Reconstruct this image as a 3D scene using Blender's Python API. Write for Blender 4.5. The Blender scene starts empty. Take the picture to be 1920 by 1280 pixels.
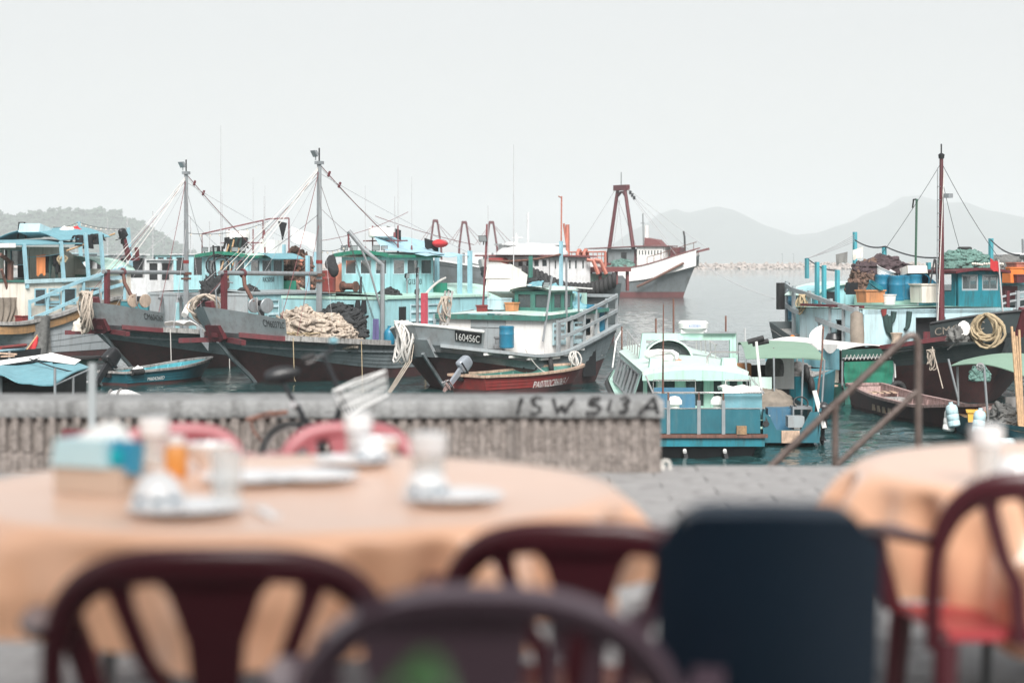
import bpy, math, random
from mathutils import Vector, Matrix, noise
from math import sin, cos, pi, radians, atan2, sqrt
random.seed(11)
SC = bpy.context.scene
C = SC.collection
CAMZ = 1.35; F = 3500.0; HZ = 490.0; ZW = -3.75      # promenade is z = 0, the harbour water lies at ZW
# ---------------------------------------------------------------- camera
cd = bpy.data.cameras.new('camera'); cam = bpy.data.objects.new('camera', cd); C.objects.link(cam)
cam.location = (0, 0, CAMZ); cam.rotation_euler = (radians(90), 0, 0)
cd.sensor_width = 36; cd.lens = 36*F/1920; cd.shift_y = -(640-HZ)/1920
cd.clip_start = .05; cd.clip_end = 20000
cd.dof.use_dof = True; cd.dof.focus_distance = 60; cd.dof.aperture_fstop = 1.6; cd.dof.aperture_blades = 9
SC.camera = cam
# ---------------------------------------------------------------- sky, sun, exposure
SUN_EL, SUN_AZ = 43, 175
world = bpy.data.worlds.new('World'); SC.world = world; world.use_nodes = True
wn = world.node_tree.nodes; wl = world.node_tree.links
bg = wn['Background']
sk = wn.new('ShaderNodeTexSky'); sk.sky_type = 'NISHITA'; sk.sun_disc = False
sk.sun_elevation = radians(SUN_EL); sk.sun_rotation = radians(SUN_AZ)
sk.air_density = 1.3; sk.dust_density = 2.0; sk.ozone_density = 1.0; sk.altitude = 0
hs = wn.new('ShaderNodeHueSaturation'); hs.inputs['Saturation'].default_value = .22
gm = wn.new('ShaderNodeGamma'); gm.inputs[1].default_value = .45          # high overcast evens the sky out
wl.new(sk.outputs[0], hs.inputs['Color']); wl.new(hs.outputs[0], gm.inputs[0]); wl.new(gm.outputs[0], bg.inputs[0])
bg.inputs[1].default_value = .085
sd = bpy.data.lights.new('sun', 'SUN'); sd.energy = 1.5; sd.angle = radians(28); sd.color = (1, .97, .93)
so = bpy.data.objects.new('sun', sd); C.objects.link(so)
dv = Vector((sin(radians(SUN_AZ))*cos(radians(SUN_EL)), cos(radians(SUN_AZ))*cos(radians(SUN_EL)), sin(radians(SUN_EL))))
so.rotation_euler = dv.to_track_quat('Z', 'Y').to_euler(); so.location = (0, 0, 60)
SC.view_settings.view_transform = 'Standard'; SC.view_settings.look = 'None'
SC.view_settings.exposure = 2.11; SC.view_settings.gamma = 1; SC.view_settings.use_curve_mapping = False
SC.cycles.use_denoising = True
SC.cycles.max_bounces = 6; SC.cycles.diffuse_bounces = 3; SC.cycles.glossy_bounces = 3; SC.cycles.transmission_bounces = 5
SC.cycles.transparent_max_bounces = 8; SC.cycles.volume_bounces = 2
SC.cycles.caustics_reflective = False; SC.cycles.caustics_refractive = False; SC.cycles.sample_clamp_indirect = 4
# ---------------------------------------------------------------- frames
def at(px, py, d): return Vector(((px-960)/F*d, d, CAMZ-(py-HZ)/F*d))
class Fr:
    """a boat's own frame: s runs aft from the stem, y across (the side we look at is -y), z up from the water"""
    def __init__(self, px, d, phi, m=1, z=ZW):
        p = radians(phi); self.m = m
        self.o = Vector(((px-960)/F*d, d, z)) if px is not None else Vector((0, 0, 0))
        self.A = Vector((m*sin(p), cos(p), 0)); self.Y = Vector((-m*cos(p), sin(p), 0)); self.Z = Vector((0, 0, 1))
        self.rot = atan2(self.A.y, self.A.x)
    def w(self, s, y, z): return self.o+self.A*s+self.Y*y+self.Z*z
    def _hit(self, px, py, n, c):
        r = Vector(((px-960)/F, 1, -(py-HZ)/F)); o = Vector((0, 0, CAMZ))-self.o
        t = (c-o.dot(n))/r.dot(n); q = o+r*t
        return Vector((q.dot(self.A), q.dot(self.Y), q.z))
    def S(self, px, py, c): return self._hit(px, py, self.A, c)     # on the plane s = c
    def B(self, px, py, c): return self._hit(px, py, self.Y, c)     # on the plane y = c
    def H(self, px, py, c): return self._hit(px, py, self.Z, c)     # on the plane z = c
    def D(self, px, py, d):
        q = at(px, py, d)-self.o
        return Vector((q.dot(self.A), q.dot(self.Y), q.z))
W = Fr(None, 0, 0); W.A = Vector((1, 0, 0)); W.Y = Vector((0, 1, 0)); W.rot = 0
V = Vector
# ---------------------------------------------------------------- materials
MT = {}
def pm(key, rgb, rough=.55, metal=0, var=.12, scale=2.0, bump=0.0, bscale=14, grime=None, gamt=.35, spec=.5, stretch=(1, 1, 1), coat=0, sheen=0):
    m = bpy.data.materials.new(key); m.use_nodes = True; MT[key] = m
    n = m.node_tree.nodes; l = m.node_tree.links; b = n['Principled BSDF']
    b.inputs['Roughness'].default_value = rough; b.inputs['Metallic'].default_value = metal
    b.inputs['Specular IOR Level'].default_value = spec
    if coat: b.inputs['Coat Weight'].default_value = coat; b.inputs['Coat Roughness'].default_value = .2
    tc = n.new('ShaderNodeTexCoord'); mp = n.new('ShaderNodeMapping'); mp.inputs['Scale'].default_value = stretch
    l.new(tc.outputs['Object'], mp.inputs[0])
    n1 = n.new('ShaderNodeTexNoise'); n1.inputs['Scale'].default_value = scale; n1.inputs['Detail'].default_value = 6
    n1.inputs['Roughness'].default_value = .65; l.new(mp.outputs[0], n1.inputs[0])
    mr = n.new('ShaderNodeMapRange'); mr.inputs[1].default_value = .3; mr.inputs[2].default_value = .7
    mr.inputs[3].default_value = 1-var; mr.inputs[4].default_value = 1+var; l.new(n1.outputs[0], mr.inputs[0])
    mu = n.new('ShaderNodeMix'); mu.data_type = 'RGBA'; mu.blend_type = 'MULTIPLY'; mu.inputs[0].default_value = 1
    mu.inputs[6].default_value = (*rgb, 1); l.new(mr.outputs[0], mu.inputs[7])
    out = mu.outputs[2]
    if grime:
        mp2 = n.new('ShaderNodeMapping'); mp2.inputs['Scale'].default_value = (1.6, 1.6, .35); l.new(tc.outputs['Object'], mp2.inputs[0])
        n2 = n.new('ShaderNodeTexNoise'); n2.inputs['Scale'].default_value = scale*1.7; n2.inputs['Detail'].default_value = 8
        n2.inputs['Roughness'].default_value = .72; l.new(mp2.outputs[0], n2.inputs[0])
        m2 = n.new('ShaderNodeMapRange'); m2.inputs[1].default_value = .47; m2.inputs[2].default_value = .72
        m2.inputs[3].default_value = 0; m2.inputs[4].default_value = gamt*2.1; m2.clamp = True; l.new(n2.outputs[0], m2.inputs[0])
        mx = n.new('ShaderNodeMix'); mx.data_type = 'RGBA'; l.new(m2.outputs[0], mx.inputs[0]); l.new(out, mx.inputs[6])
        mx.inputs[7].default_value = (*grime, 1); out = mx.outputs[2]
        mp4 = n.new('ShaderNodeMapping'); mp4.inputs['Scale'].default_value = (5, 5, .3); l.new(tc.outputs['Object'], mp4.inputs[0])   # run-down streaks
        n4 = n.new('ShaderNodeTexNoise'); n4.inputs['Scale'].default_value = 1.5; n4.inputs['Detail'].default_value = 5; l.new(mp4.outputs[0], n4.inputs[0])
        m4 = n.new('ShaderNodeMapRange'); m4.inputs[1].default_value = .56; m4.inputs[2].default_value = .72; m4.inputs[4].default_value = min(.6, gamt*1.5); l.new(n4.outputs[0], m4.inputs[0])
        mx4 = n.new('ShaderNodeMix'); mx4.data_type = 'RGBA'; l.new(m4.outputs[0], mx4.inputs[0]); l.new(out, mx4.inputs[6])
        mx4.inputs[7].default_value = (*[.45*q+.03 for q in grime], 1); out = mx4.outputs[2]
    l.new(out, b.inputs['Base Color'])
    if sheen: b.inputs['Sheen Weight'].default_value = sheen; b.inputs['Sheen Roughness'].default_value = .28
    if bump:
        n3 = n.new('ShaderNodeTexNoise'); n3.inputs['Scale'].default_value = bscale; n3.inputs['Detail'].default_value = 5; l.new(mp.outputs[0], n3.inputs[0])
        bp = n.new('ShaderNodeBump'); bp.inputs['Strength'].default_value = bump; bp.inputs['Distance'].default_value = .04
        l.new(n3.outputs[0], bp.inputs['Height']); l.new(bp.outputs[0], b.inputs['Normal'])
    return m
RUST = (.12, .05, .025); DIRT = (.07, .065, .055)
pm('hull_grey', (.215, .25, .265), .5, var=.1, scale=.7, grime=DIRT, gamt=.28, bump=.15, bscale=6)
pm('grey_paint', (.30, .335, .35), .5, var=.1, scale=1.2, grime=RUST, gamt=.16)
pm('grey_metal', (.27, .295, .31), .4, .3, var=.1, scale=3, grime=RUST, gamt=.18)
pm('wood_grey', (.33, .32, .31), .7, var=.25, scale=3, grime=DIRT, gamt=.5, stretch=(.4, 3, 3))
pm('hull_red', (.098, .043, .043), .6, var=.2, scale=.9, grime=(.04, .035, .035), gamt=.45, bump=.2)
pm('maroon', (.115, .022, .028), .5, var=.2, scale=2.5, grime=(.03, .02, .02), gamt=.3)
pm('red_paint', (.22, .03, .028), .5, var=.2, grime=DIRT, gamt=.2)
pm('salmon', (.42, .15, .11), .5, var=.2, grime=RUST, gamt=.25)
pm('pink', (.45, .07, .1), .5)
pm('cyan', (.31, .555, .595), .5, var=.06, scale=.9, grime=(.2, .3, .3), gamt=.3, bump=.1, bscale=5)
pm('cyan_dark', (.07, .33, .39), .5, var=.1, scale=1.2, grime=(.05, .15, .17), gamt=.35)
pm('cyan_pale', (.44, .61, .655), .5, var=.06, scale=.9, grime=(.25, .3, .3), gamt=.3)
pm('blue_post', (.30, .52, .60), .5, var=.1, grime=DIRT, gamt=.15)
pm('mint', (.40, .62, .54), .5, var=.08, scale=.8, grime=(.3, .36, .3), gamt=.3)
pm('mint_pale', (.52, .67, .62), .45, var=.06, scale=.8, grime=(.4, .38, .3), gamt=.3)
pm('green', (.022, .19, .125), .5, var=.15, grime=DIRT, gamt=.2)
pm('green_dull', (.045, .17, .14), .5, var=.15, grime=DIRT, gamt=.25)
pm('green_box', (.035, .10, .065), .6, var=.15, grime=DIRT, gamt=.3)
pm('white', (.79, .78, .76), .5, var=.05, scale=.8, grime=(.36, .3, .24), gamt=.14)
pm('hull_pale', (.40, .43, .45), .5, var=.08, scale=.8, grime=(.25, .25, .24), gamt=.3)
pm('white_clean', (.72, .72, .71), .4, var=.03)
pm('cream', (.72, .68, .60), .55, var=.06, scale=.8, grime=(.36, .28, .2), gamt=.25)
pm('teal', (.012, .108, .142), .5, var=.18, scale=1.6, grime=(.08, .17, .19), gamt=.18, coat=.1)
pm('teal_bright', (.014, .172, .22), .45, var=.14, scale=1.6, grime=(.02, .05, .05), gamt=.4)
pm('blue_panel', (.035, .13, .22), .55, var=.15, scale=2, grime=(.1, .17, .2), gamt=.3)
pm('blue_plastic', (.015, .165, .27), .4, var=.1, grime=(.05, .1, .12), gamt=.2)
pm('blue_tarp', (.125, .29, .34), .6, var=.15, scale=2.5, bump=.5, bscale=4, grime=(.2, .35, .4), gamt=.25)
pm('tarp_pale', (.33, .52, .60), .65, var=.12, scale=1.5, bump=.3, bscale=3, grime=DIRT, gamt=.12)
pm('green_tarp', (.018, .17, .11), .6, var=.15, scale=2, bump=.5, bscale=3, grime=(.03, .09, .05), gamt=.3)
pm('green_dark_tarp', (.02, .075, .06), .65, var=.2, scale=2, bump=.4, bscale=3)
pm('canopy_green', (.19, .30, .225), .65, var=.06, scale=1.2, bump=.12, bscale=3)
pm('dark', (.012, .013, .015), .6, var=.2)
pm('black_plastic', (.016, .017, .019), .38, var=.2, spec=.5)
pm('rubber', (.018, .018, .019), .75, var=.3, scale=6, grime=(.07, .07, .07), gamt=.25)
pm('rope', (.42, .36, .30), .85, var=.3, scale=9, bump=.5, bscale=40)
pm('rope_white', (.56, .54, .51), .8, var=.15, scale=9)
pm('rope_tan', (.38, .30, .19), .85, var=.25, scale=9)
pm('wire_red', (.17, .055, .06), .6); pm('wire_grey', (.40, .40, .41), .6); pm('wire_dark', (.03, .03, .035), .6)
pm('rust', (.16, .075, .055), .75, var=.35, scale=4, grime=(.05, .03, .025), gamt=.5)
pm('wood', (.27, .17, .09), .7, var=.3, scale=4, stretch=(.5, 4, 4), grime=DIRT, gamt=.3)
pm('wood_band', (.33, .19, .085), .6, var=.25, scale=3, stretch=(.4, 3, 3), grime=DIRT, gamt=.3)
pm('wood_pale', (.48, .34, .25), .7, var=.3, scale=5, grime=(.15, .1, .08), gamt=.4)
pm('wood_pink', (.36, .25, .235), .75, var=.3, scale=5, grime=(.13, .07, .06), gamt=.5)
pm('bamboo', (.42, .27, .15), .6, var=.3, scale=8)
pm('net_cream', (.46, .39, .32), .95, var=.35, scale=3.5, bump=1, bscale=10, grime=(.16, .12, .1), gamt=.6)
pm('net_dark', (.028, .03, .032), .95, var=.4, scale=4, bump=1, bscale=12)
pm('net_brown', (.065, .045, .05), .95, var=.4, scale=4, bump=1, bscale=12)
pm('net_green', (.13, .24, .21), .9, var=.3, scale=4, bump=1, bscale=12, grime=(.05, .09, .08), gamt=.5)
pm('net_rust', (.17, .105, .08), .95, var=.5, scale=6, bump=1, bscale=14, grime=(.03, .025, .02), gamt=.6)
pm('net_grey', (.13, .13, .125), .9, var=.4, scale=4, bump=1, bscale=12)
pm('orange', (.72, .20, .045), .5, var=.1); pm('orange_tub', (.52, .23, .10), .55, var=.12, grime=DIRT, gamt=.25)
pm('orange_cloth', (.80, .27, .10), .85, var=.08); pm('peach_dome', (.50, .20, .13), .7, var=.15)
pm('yellow', (.75, .43, .07), .55, var=.1); pm('purple_cloth', (.11, .10, .23), .9)
pm('cloth_black', (.014, .015, .017), .95, var=.3, scale=5); pm('cloth_green', (.02, .045, .042), .9, var=.3, scale=5)
pm('cloth_grey', (.19, .185, .18), .9, var=.15); pm('cloth_cream', (.66, .61, .54), .9, var=.08)
pm('cloth_white', (.78, .77, .75), .9, var=.06, scale=5); pm('cloth_red', (.45, .03, .035), .85)
pm('canvas_brown', (.20, .17, .14), .9, var=.25, scale=3, bump=.3)
pm('clay', (.42, .33, .26), .8, var=.2, grime=DIRT, gamt=.3)
pm('chrome', (.72, .68, .67), .25, .9, var=.06)
pm('silver_paint', (.30, .33, .37), .35, .3, var=.08)
pm('styrofoam', (.80, .78, .72), .8, var=.04, grime=(.45, .4, .32), gamt=.25)
pm('rail_brown', (.115, .09, .08), .36, .25, var=.25, scale=5, grime=(.05, .03, .025), gamt=.35, bump=.15, bscale=30)
pm('post_grey', (.33, .36, .37), .5, .3, var=.1)
pm('paving', (.265, .26, .258), .8, var=.14, scale=3, bump=.25, bscale=40, grime=(.15, .14, .14), gamt=.3)
pm('joint', (.13, .125, .12), .9, var=.2)
pm('concrete', (.235, .24, .24), .85, var=.16, scale=3.5, bump=.5, bscale=35, grime=(.09, .09, .088), gamt=.55)
pm('aggregate', (.235, .205, .188), .9, var=.28, scale=22, bump=.55, bscale=45, grime=(.07, .06, .052), gamt=.55)
pm('paint_black', (.016, .016, .017), .8, var=.5, scale=16, grime=(.16, .16, .16), gamt=.28)
pm('chair_maroon', (.072, .014, .020), .34, var=.06, coat=.15)
pm('chair_plum', (.16, .105, .13), .33, var=.06, coat=.15)
pm('chair_rose', (.37, .115, .13), .4, var=.05)
pm('seat_lit', (.42, .045, .055), .4, var=.05)  # maroon seat top as it looks when lit, put into the colour
pm('navy', (.008, .024, .045), .5, var=.1)
pm('tablecloth', (.80, .455, .285), .36, var=.06, scale=3, spec=.8, coat=.5, sheen=.5)
pm('porcelain', (.74, .75, .76), .15, var=.02, spec=.6)
pm('leaf', (.09, .30, .06), .4, var=.2, scale=14)
pm('sauce', (.62, .26, .06), .4); pm('tissue_blue', (.03, .26, .42), .4, var=.1); pm('tissue_teal', (.01, .42, .50), .4); pm('tissue_pale', (.47, .68, .74), .45)
pm('caddy', (.55, .45, .37), .5, var=.08)
pm('lamp_glass', (.30, .32, .33), .12, var=.1)
pm('letter_black', (.02, .022, .025), .6); pm('letter_white', (.80, .80, .78), .6); pm('letter_blue', (.10, .18, .42), .5)
pm('rock', (.38, .33, .30), .9, var=.35, scale=.35, bump=.4, bscale=1.5)
pm('woodland', (.045, .075, .05), .9, var=.45, scale=.06)
pm('hill_soil', (.06, .085, .06), .95, var=.3, scale=.02)
pm('mountain_green', (.06, .08, .07), .95, var=.3, scale=.006)
pm('far_white', (.62, .63, .635), .6, grime=RUST, gamt=.12); pm('far_grey', (.17, .19, .20), .6, var=.15, scale=.4, grime=DIRT, gamt=.3); pm('far_red', (.17, .06, .06), .6)
def glass(key, tint, mixw):
    m = bpy.data.materials.new(key); m.use_nodes = True; MT[key] = m; n = m.node_tree.nodes; l = m.node_tree.links
    b = n['Principled BSDF']; b.inputs['Base Color'].default_value = (*tint, 1); b.inputs['Roughness'].default_value = .06
    b.inputs['IOR'].default_value = 1.5
    tr = n.new('ShaderNodeBsdfTransparent'); mx = n.new('ShaderNodeMixShader'); mx.inputs[0].default_value = mixw
    l.new(tr.outputs[0], mx.inputs[1]); l.new(b.outputs[0], mx.inputs[2]); l.new(mx.outputs[0], n['Material Output'].inputs[0])
glass('window_glass', (.10, .12, .125), .55); glass('tumbler_glass', (.75, .78, .78), .35)
def water_mat():
    m = bpy.data.materials.new('sea_water'); m.use_nodes = True; MT['sea_water'] = m; n = m.node_tree.nodes; l = m.node_tree.links
    b = n['Principled BSDF']; b.inputs['Base Color'].default_value = (.012, .046, .047, 1); b.inputs['Roughness'].default_value = .03
    b.inputs['IOR'].default_value = 1.42
    tc = n.new('ShaderNodeTexCoord')
    prev = None
    for sc, st, dist, sx in ((.55, .14, .30, .75), (2.2, .26, .14, .6), (7, .36, .045, .7)):
        mp = n.new('ShaderNodeMapping'); mp.inputs['Scale'].default_value = (sx, 1.25, 1); mp.inputs['Rotation'].default_value = (0, 0, .22*sc)
        l.new(tc.outputs['Object'], mp.inputs[0])
        t = n.new('ShaderNodeTexNoise'); t.inputs['Scale'].default_value = sc; t.inputs['Detail'].default_value = 3; t.inputs['Distortion'].default_value = .6
        l.new(mp.outputs[0], t.inputs[0])
        bp = n.new('ShaderNodeBump'); bp.inputs['Strength'].default_value = st; bp.inputs['Distance'].default_value = dist
        l.new(t.outputs[0], bp.inputs['Height'])
        if prev: l.new(prev.outputs[0], bp.inputs['Normal'])
        prev = bp
    l.new(prev.outputs[0], b.inputs['Normal'])
water_mat()
# ---------------------------------------------------------------- mesh builder
class MB:
    def __init__(s): s.v = []; s.f = []
    def add(s, vs, fs):
        o = len(s.v); s.v += [V(p) for p in vs]; s.f += [tuple(i+o for i in f) for f in fs]; return s
    def box(s, c, d, rz=0, ry=0, rx=0, taper=1):
        R = Matrix.Rotation(rz, 3, 'Z') @ Matrix.Rotation(ry, 3, 'Y') @ Matrix.Rotation(rx, 3, 'X'); c = V(c); vs = []
        for z in (-.5, .5):
            k = taper if z > 0 else 1
            for x, y in ((-.5, -.5), (.5, -.5), (.5, .5), (-.5, .5)): vs.append(c+R @ V((x*d[0]*k, y*d[1]*k, z*d[2])))
        return s.add(vs, [(3, 2, 1, 0), (4, 5, 6, 7), (0, 1, 5, 4), (1, 2, 6, 5), (2, 3, 7, 6), (3, 0, 4, 7)])
    def bb(s, a, b):      # axis box between two corners
        a = V(a); b = V(b); return s.box((a+b)/2, [max(abs(q), .002) for q in (b-a)])
    def bar(s, p, q, w, h=None, up=(0, 0, 1)):
        p = V(p); q = V(q); h = h or w; t = (q-p).normalized(); u = V(up)
        if abs(t.dot(u)) > .98: u = V((1, 0, 0))
        a = t.cross(u).normalized(); b = a.cross(t)
        vs = [e+a*i*w/2+b*j*h/2 for e in (p, q) for i, j in ((-1, -1), (1, -1), (1, 1), (-1, 1))]
        return s.add(vs, [(3, 2, 1, 0), (4, 5, 6, 7), (0, 1, 5, 4), (1, 2, 6, 5), (2, 3, 7, 6), (3, 0, 4, 7)])
    def tube(s, pts, r, n=6, caps=True, closed=False):
        pts = [V(p) for p in pts]; N = len(pts); rr = r if isinstance(r, (list, tuple)) else [r]*N; vs = []; fs = []; pa = None
        for i, p in enumerate(pts):
            if closed: t = pts[(i+1) % N]-pts[i-1]
            else: t = pts[min(i+1, N-1)]-pts[max(i-1, 0)]
            t = t.normalized() if t.length > 1e-9 else V((0, 0, 1))
            if pa is None:
                u = V((0, 0, 1)) if abs(t.z) < .9 else V((1, 0, 0)); a = t.cross(u).normalized()
            else:
                a = pa-t*pa.dot(t); a = a.normalized() if a.length > 1e-6 else t.orthogonal().normalized()
            pa = a; b = t.cross(a)
            for k in range(n): vs.append(p+(a*cos(2*pi*k/n)+b*sin(2*pi*k/n))*rr[i])
        for i in range(N if closed else N-1):
            j = (i+1) % N
            for k in range(n): k2 = (k+1) % n; fs.append((i*n+k, i*n+k2, j*n+k2, j*n+k))
        if caps and not closed: fs += [tuple(range(n-1, -1, -1)), tuple((N-1)*n+k for k in range(n))]
        return s.add(vs, fs)
    def cyl(s, p, q, r, r2=None, n=10): return s.tube([p, q], [r, r if r2 is None else r2], n)
    def lathe(s, c, prof, n=16, axis=(0, 0, 1), sx=1):
        c = V(c); ax = V(axis).normalized(); a = ax.orthogonal().normalized(); b = ax.cross(a); vs = []; fs = []
        for r, z in prof:
            for k in range(n): vs.append(c+ax*z+(a*cos(2*pi*k/n)*sx+b*sin(2*pi*k/n))*r)
        for i in range(len(prof)-1):
            for k in range(n): k2 = (k+1) % n; fs.append((i*n+k, i*n+k2, (i+1)*n+k2, (i+1)*n+k))
        fs += [tuple(range(n-1, -1, -1)), tuple((len(prof)-1)*n+k for k in range(n))]
        return s.add(vs, fs)
    def grid(s, fn, nu, nv, cu=False):
        vs = []; fs = []
        for i in range(nu+(0 if cu else 1)):
            for j in range(nv+1): vs.append(V(fn(i/nu, j/nv)))
        m = nv+1
        for i in range(nu):
            i2 = (i+1) % nu if cu else i+1
            for j in range(nv): fs.append((i*m+j, i2*m+j, i2*m+j+1, i*m+j+1))
        return s.add(vs, fs)
    def lump(s, c, r, nu=28, nv=14, amp=.25, fr=2.0, seed=0, base=0, fold=0):
        """half-dome heap with a lumpy folded surface"""
        c = V(c)
        def fn(u, v):
            th = 2*pi*u; ph = v*pi/2
            d = V((cos(th)*cos(ph), sin(th)*cos(ph), sin(ph)))
            k = 1+amp*noise.fractal(d*fr+V((seed, seed*1.7, 0)), 1.0, 2.0, 4)
            if fold: k += fold*abs(noise.noise(d*fr*2.6+V((seed+9, 0, 0))))-fold*.4
            return c+V((d.x*r[0]*k, d.y*r[1]*k, max(base, d.z*r[2]*k)))
        return s.grid(fn, nu, nv, True)
    def ball(s, c, r, nu=12, nv=8):
        c = V(c); r = (r, r, r) if not hasattr(r, '__len__') else r
        return s.grid(lambda u, v: c+V((cos(2*pi*u)*sin(pi*v)*r[0], sin(2*pi*u)*sin(pi*v)*r[1], -cos(pi*v)*r[2])), nu, nv, True)
    def torus(s, c, R, r, axis=(0, 0, 1), n=16, m=8, sx=1):
        c = V(c); ax = V(axis).normalized(); a = ax.orthogonal().normalized(); b = ax.cross(a)
        return s.tube([c+(a*cos(2*pi*k/n)*sx+b*sin(2*pi*k/n))*R for k in range(n)], r, m, closed=True)
    def prism(s, poly, off):
        poly = [V(p) for p in poly]; off = V(off); n = len(poly)
        return s.add(poly+[p+off for p in poly], [tuple(range(n-1, -1, -1)), tuple(range(n, 2*n))]+[(i, (i+1) % n, n+(i+1) % n, n+i) for i in range(n)])
    def slab(s, q, t):   # four-cornered sheet with thickness t down its normal
        q = [V(p) for p in q]; nn = (q[1]-q[0]).cross(q[2]-q[0]).normalized(); return s.prism(q, -nn*t)
    def sheet(s, fn, nu, nv, t=.012):
        s.grid(fn, nu, nv)
        o = len(s.v)-(nu+1)*(nv+1); P = s.v[o:]
        m = nv+1; N = []
        for i in range(nu+1):
            for j in range(m):
                a = P[min(i+1, nu)*m+j]-P[max(i-1, 0)*m+j]; b = P[i*m+min(j+1, nv)]-P[i*m+max(j-1, 0)]
                q = a.cross(b); N.append(q.normalized() if q.length > 1e-9 else V((0, 0, 1)))
        o2 = len(s.v); s.v += [p-q*t for p, q in zip(P, N)]
        for i in range(nu):
            for j in range(nv): s.f.append((o2+i*m+j, o2+i*m+j+1, o2+(i+1)*m+j+1, o2+(i+1)*m+j))
        for i in range(nu):
            for j in (0, nv): s.f.append((o+i*m+j, o+(i+1)*m+j, o2+(i+1)*m+j, o2+i*m+j))
        for j in range(nv):
            for i in (0, nu): s.f.append((o+i*m+j, o+i*m+j+1, o2+i*m+j+1, o2+i*m+j))
        return s
ORG = {}
def mesh_of(name, mb, org, m, smooth=40):
    me = bpy.data.meshes.new(name)
    vs = [((p.x-org.x), (p.y-org.y)*m, p.z-org.z) for p in mb.v]
    fs = mb.f if m > 0 else [tuple(reversed(f)) for f in mb.f]
    me.from_pydata(vs, [], fs); me.update()
    if smooth:
        me.polygons.foreach_set('use_smooth', [True]*len(me.polygons)); me.set_sharp_from_angle(angle=radians(smooth))
    return me
def setp(o, label=None, cat=None, group=None, kind=None):
    if label: o['label'] = label
    if cat: o['category'] = cat
    if group: o['group'] = group
    if kind: o['kind'] = kind
def T(name, label, cat, fr=W, o=(0, 0, 0), group=None):
    e = bpy.data.objects.new(name, None); C.objects.link(e); e.empty_display_size = .2
    e.location = fr.w(*o); e.rotation_euler = (0, 0, fr.rot); setp(e, label, cat, group)
    ORG[e.name] = (fr, V(o)); return e
def P(name, mb, mat, parent, smooth=40, label=None):
    fr, org = ORG[parent.name]
    o = bpy.data.objects.new(name, mesh_of(name, mb, org, fr.m, smooth)); C.objects.link(o); o.data.materials.append(MT[mat])
    o.parent = parent; ORG[o.name] = (fr, org)
    if label: o['label'] = label
    return o
def ONE(name, mb, mat, label, cat, fr=W, o=(0, 0, 0), group=None, kind=None, smooth=40):
    ob = bpy.data.objects.new(name, mesh_of(name, mb, V(o), fr.m, smooth)); C.objects.link(ob); ob.data.materials.append(MT[mat])
    ob.location = fr.w(*o); ob.rotation_euler = (0, 0, fr.rot); setp(ob, label, cat, group, kind); ORG[ob.name] = (fr, V(o)); return ob
def copy_tree(o, parent=None):
    c = o.copy(); C.objects.link(c)
    if parent: c.parent = parent
    ORG[c.name] = ORG.get(o.name, (W, V((0, 0, 0))))
    for ch in list(o.children): copy_tree(ch, c)
    return c
def sag(a, b, d, n=8):
    a = V(a); b = V(b); return [a.lerp(b, i/n)-V((0, 0, d*4*(i/n)*(1-i/n))) for i in range(n+1)]
def TXT(name, text, mat, parent, p, right, up, size, width=None, off=.012, shear=0):
    """painted lettering as thin raised mesh: p = lower left, local frame points"""
    fr, org = ORG[parent.name]
    cu = bpy.data.curves.new(name, 'FONT'); cu.body = text; cu.size = 1; cu.extrude = .004; cu.shear = shear
    tmp = bpy.data.objects.new('tmp', cu); C.objects.link(tmp); bpy.context.view_layer.update()
    me = bpy.data.meshes.new_from_object(tmp); bpy.data.objects.remove(tmp); bpy.data.curves.remove(cu)
    xs = [v.co.x for v in me.vertices]; ys = [v.co.y for v in me.vertices]; w0 = max(xs)-min(xs); h0 = max(ys)-min(ys); x0 = min(xs); y0 = min(ys)
    R = V(right).normalized(); U = V(up); U = (U-R*U.dot(R)).normalized(); N = R.cross(U)*(1 if fr.m > 0 else -1); p = V(p)
    kx = (width or size*w0/h0)/w0; ky = size/h0
    for v in me.vertices:
        q = p+R*(v.co.x-x0)*kx+U*(v.co.y-y0)*ky+N*(off+v.co.z*.5)-org; v.co = (q.x, q.y*fr.m, q.z)
    o = bpy.data.objects.new(name, me); C.objects.link(o); me.materials.clear(); me.materials.append(MT[mat]); o.parent = parent
    ORG[o.name] = (fr, org); return o

def TXTM(name, text, mat, parent, fn, off=.03):
    """lettering laid onto a curved surface: fn(a, b) gives the point for a along the words and b up them"""
    fr, org = ORG[parent.name]
    cu = bpy.data.curves.new(name, 'FONT'); cu.body = text; cu.size = 1
    tmp = bpy.data.objects.new('tmp', cu); C.objects.link(tmp); bpy.context.view_layer.update()
    me = bpy.data.meshes.new_from_object(tmp); bpy.data.objects.remove(tmp); bpy.data.curves.remove(cu)
    xs = [v.co.x for v in me.vertices]; ys = [v.co.y for v in me.vertices]; x0, x1, y0, y1 = min(xs), max(xs), min(ys), max(ys)
    for v in me.vertices:
        a, b = (v.co.x-x0)/(x1-x0), (v.co.y-y0)/(y1-y0)
        p = fn(a, b); n = (fn(a+.02, b)-fn(a-.02, b)).cross(fn(a, b+.05)-fn(a, b-.05)).normalized()
        if n.y > 0: n = -n
        q = p+n*off-org; v.co = (q.x, q.y*fr.m, q.z)
    o = bpy.data.objects.new(name, me); C.objects.link(o); me.materials.clear(); me.materials.append(MT[mat]); o.parent = parent
    ORG[o.name] = (fr, org); return o
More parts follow.
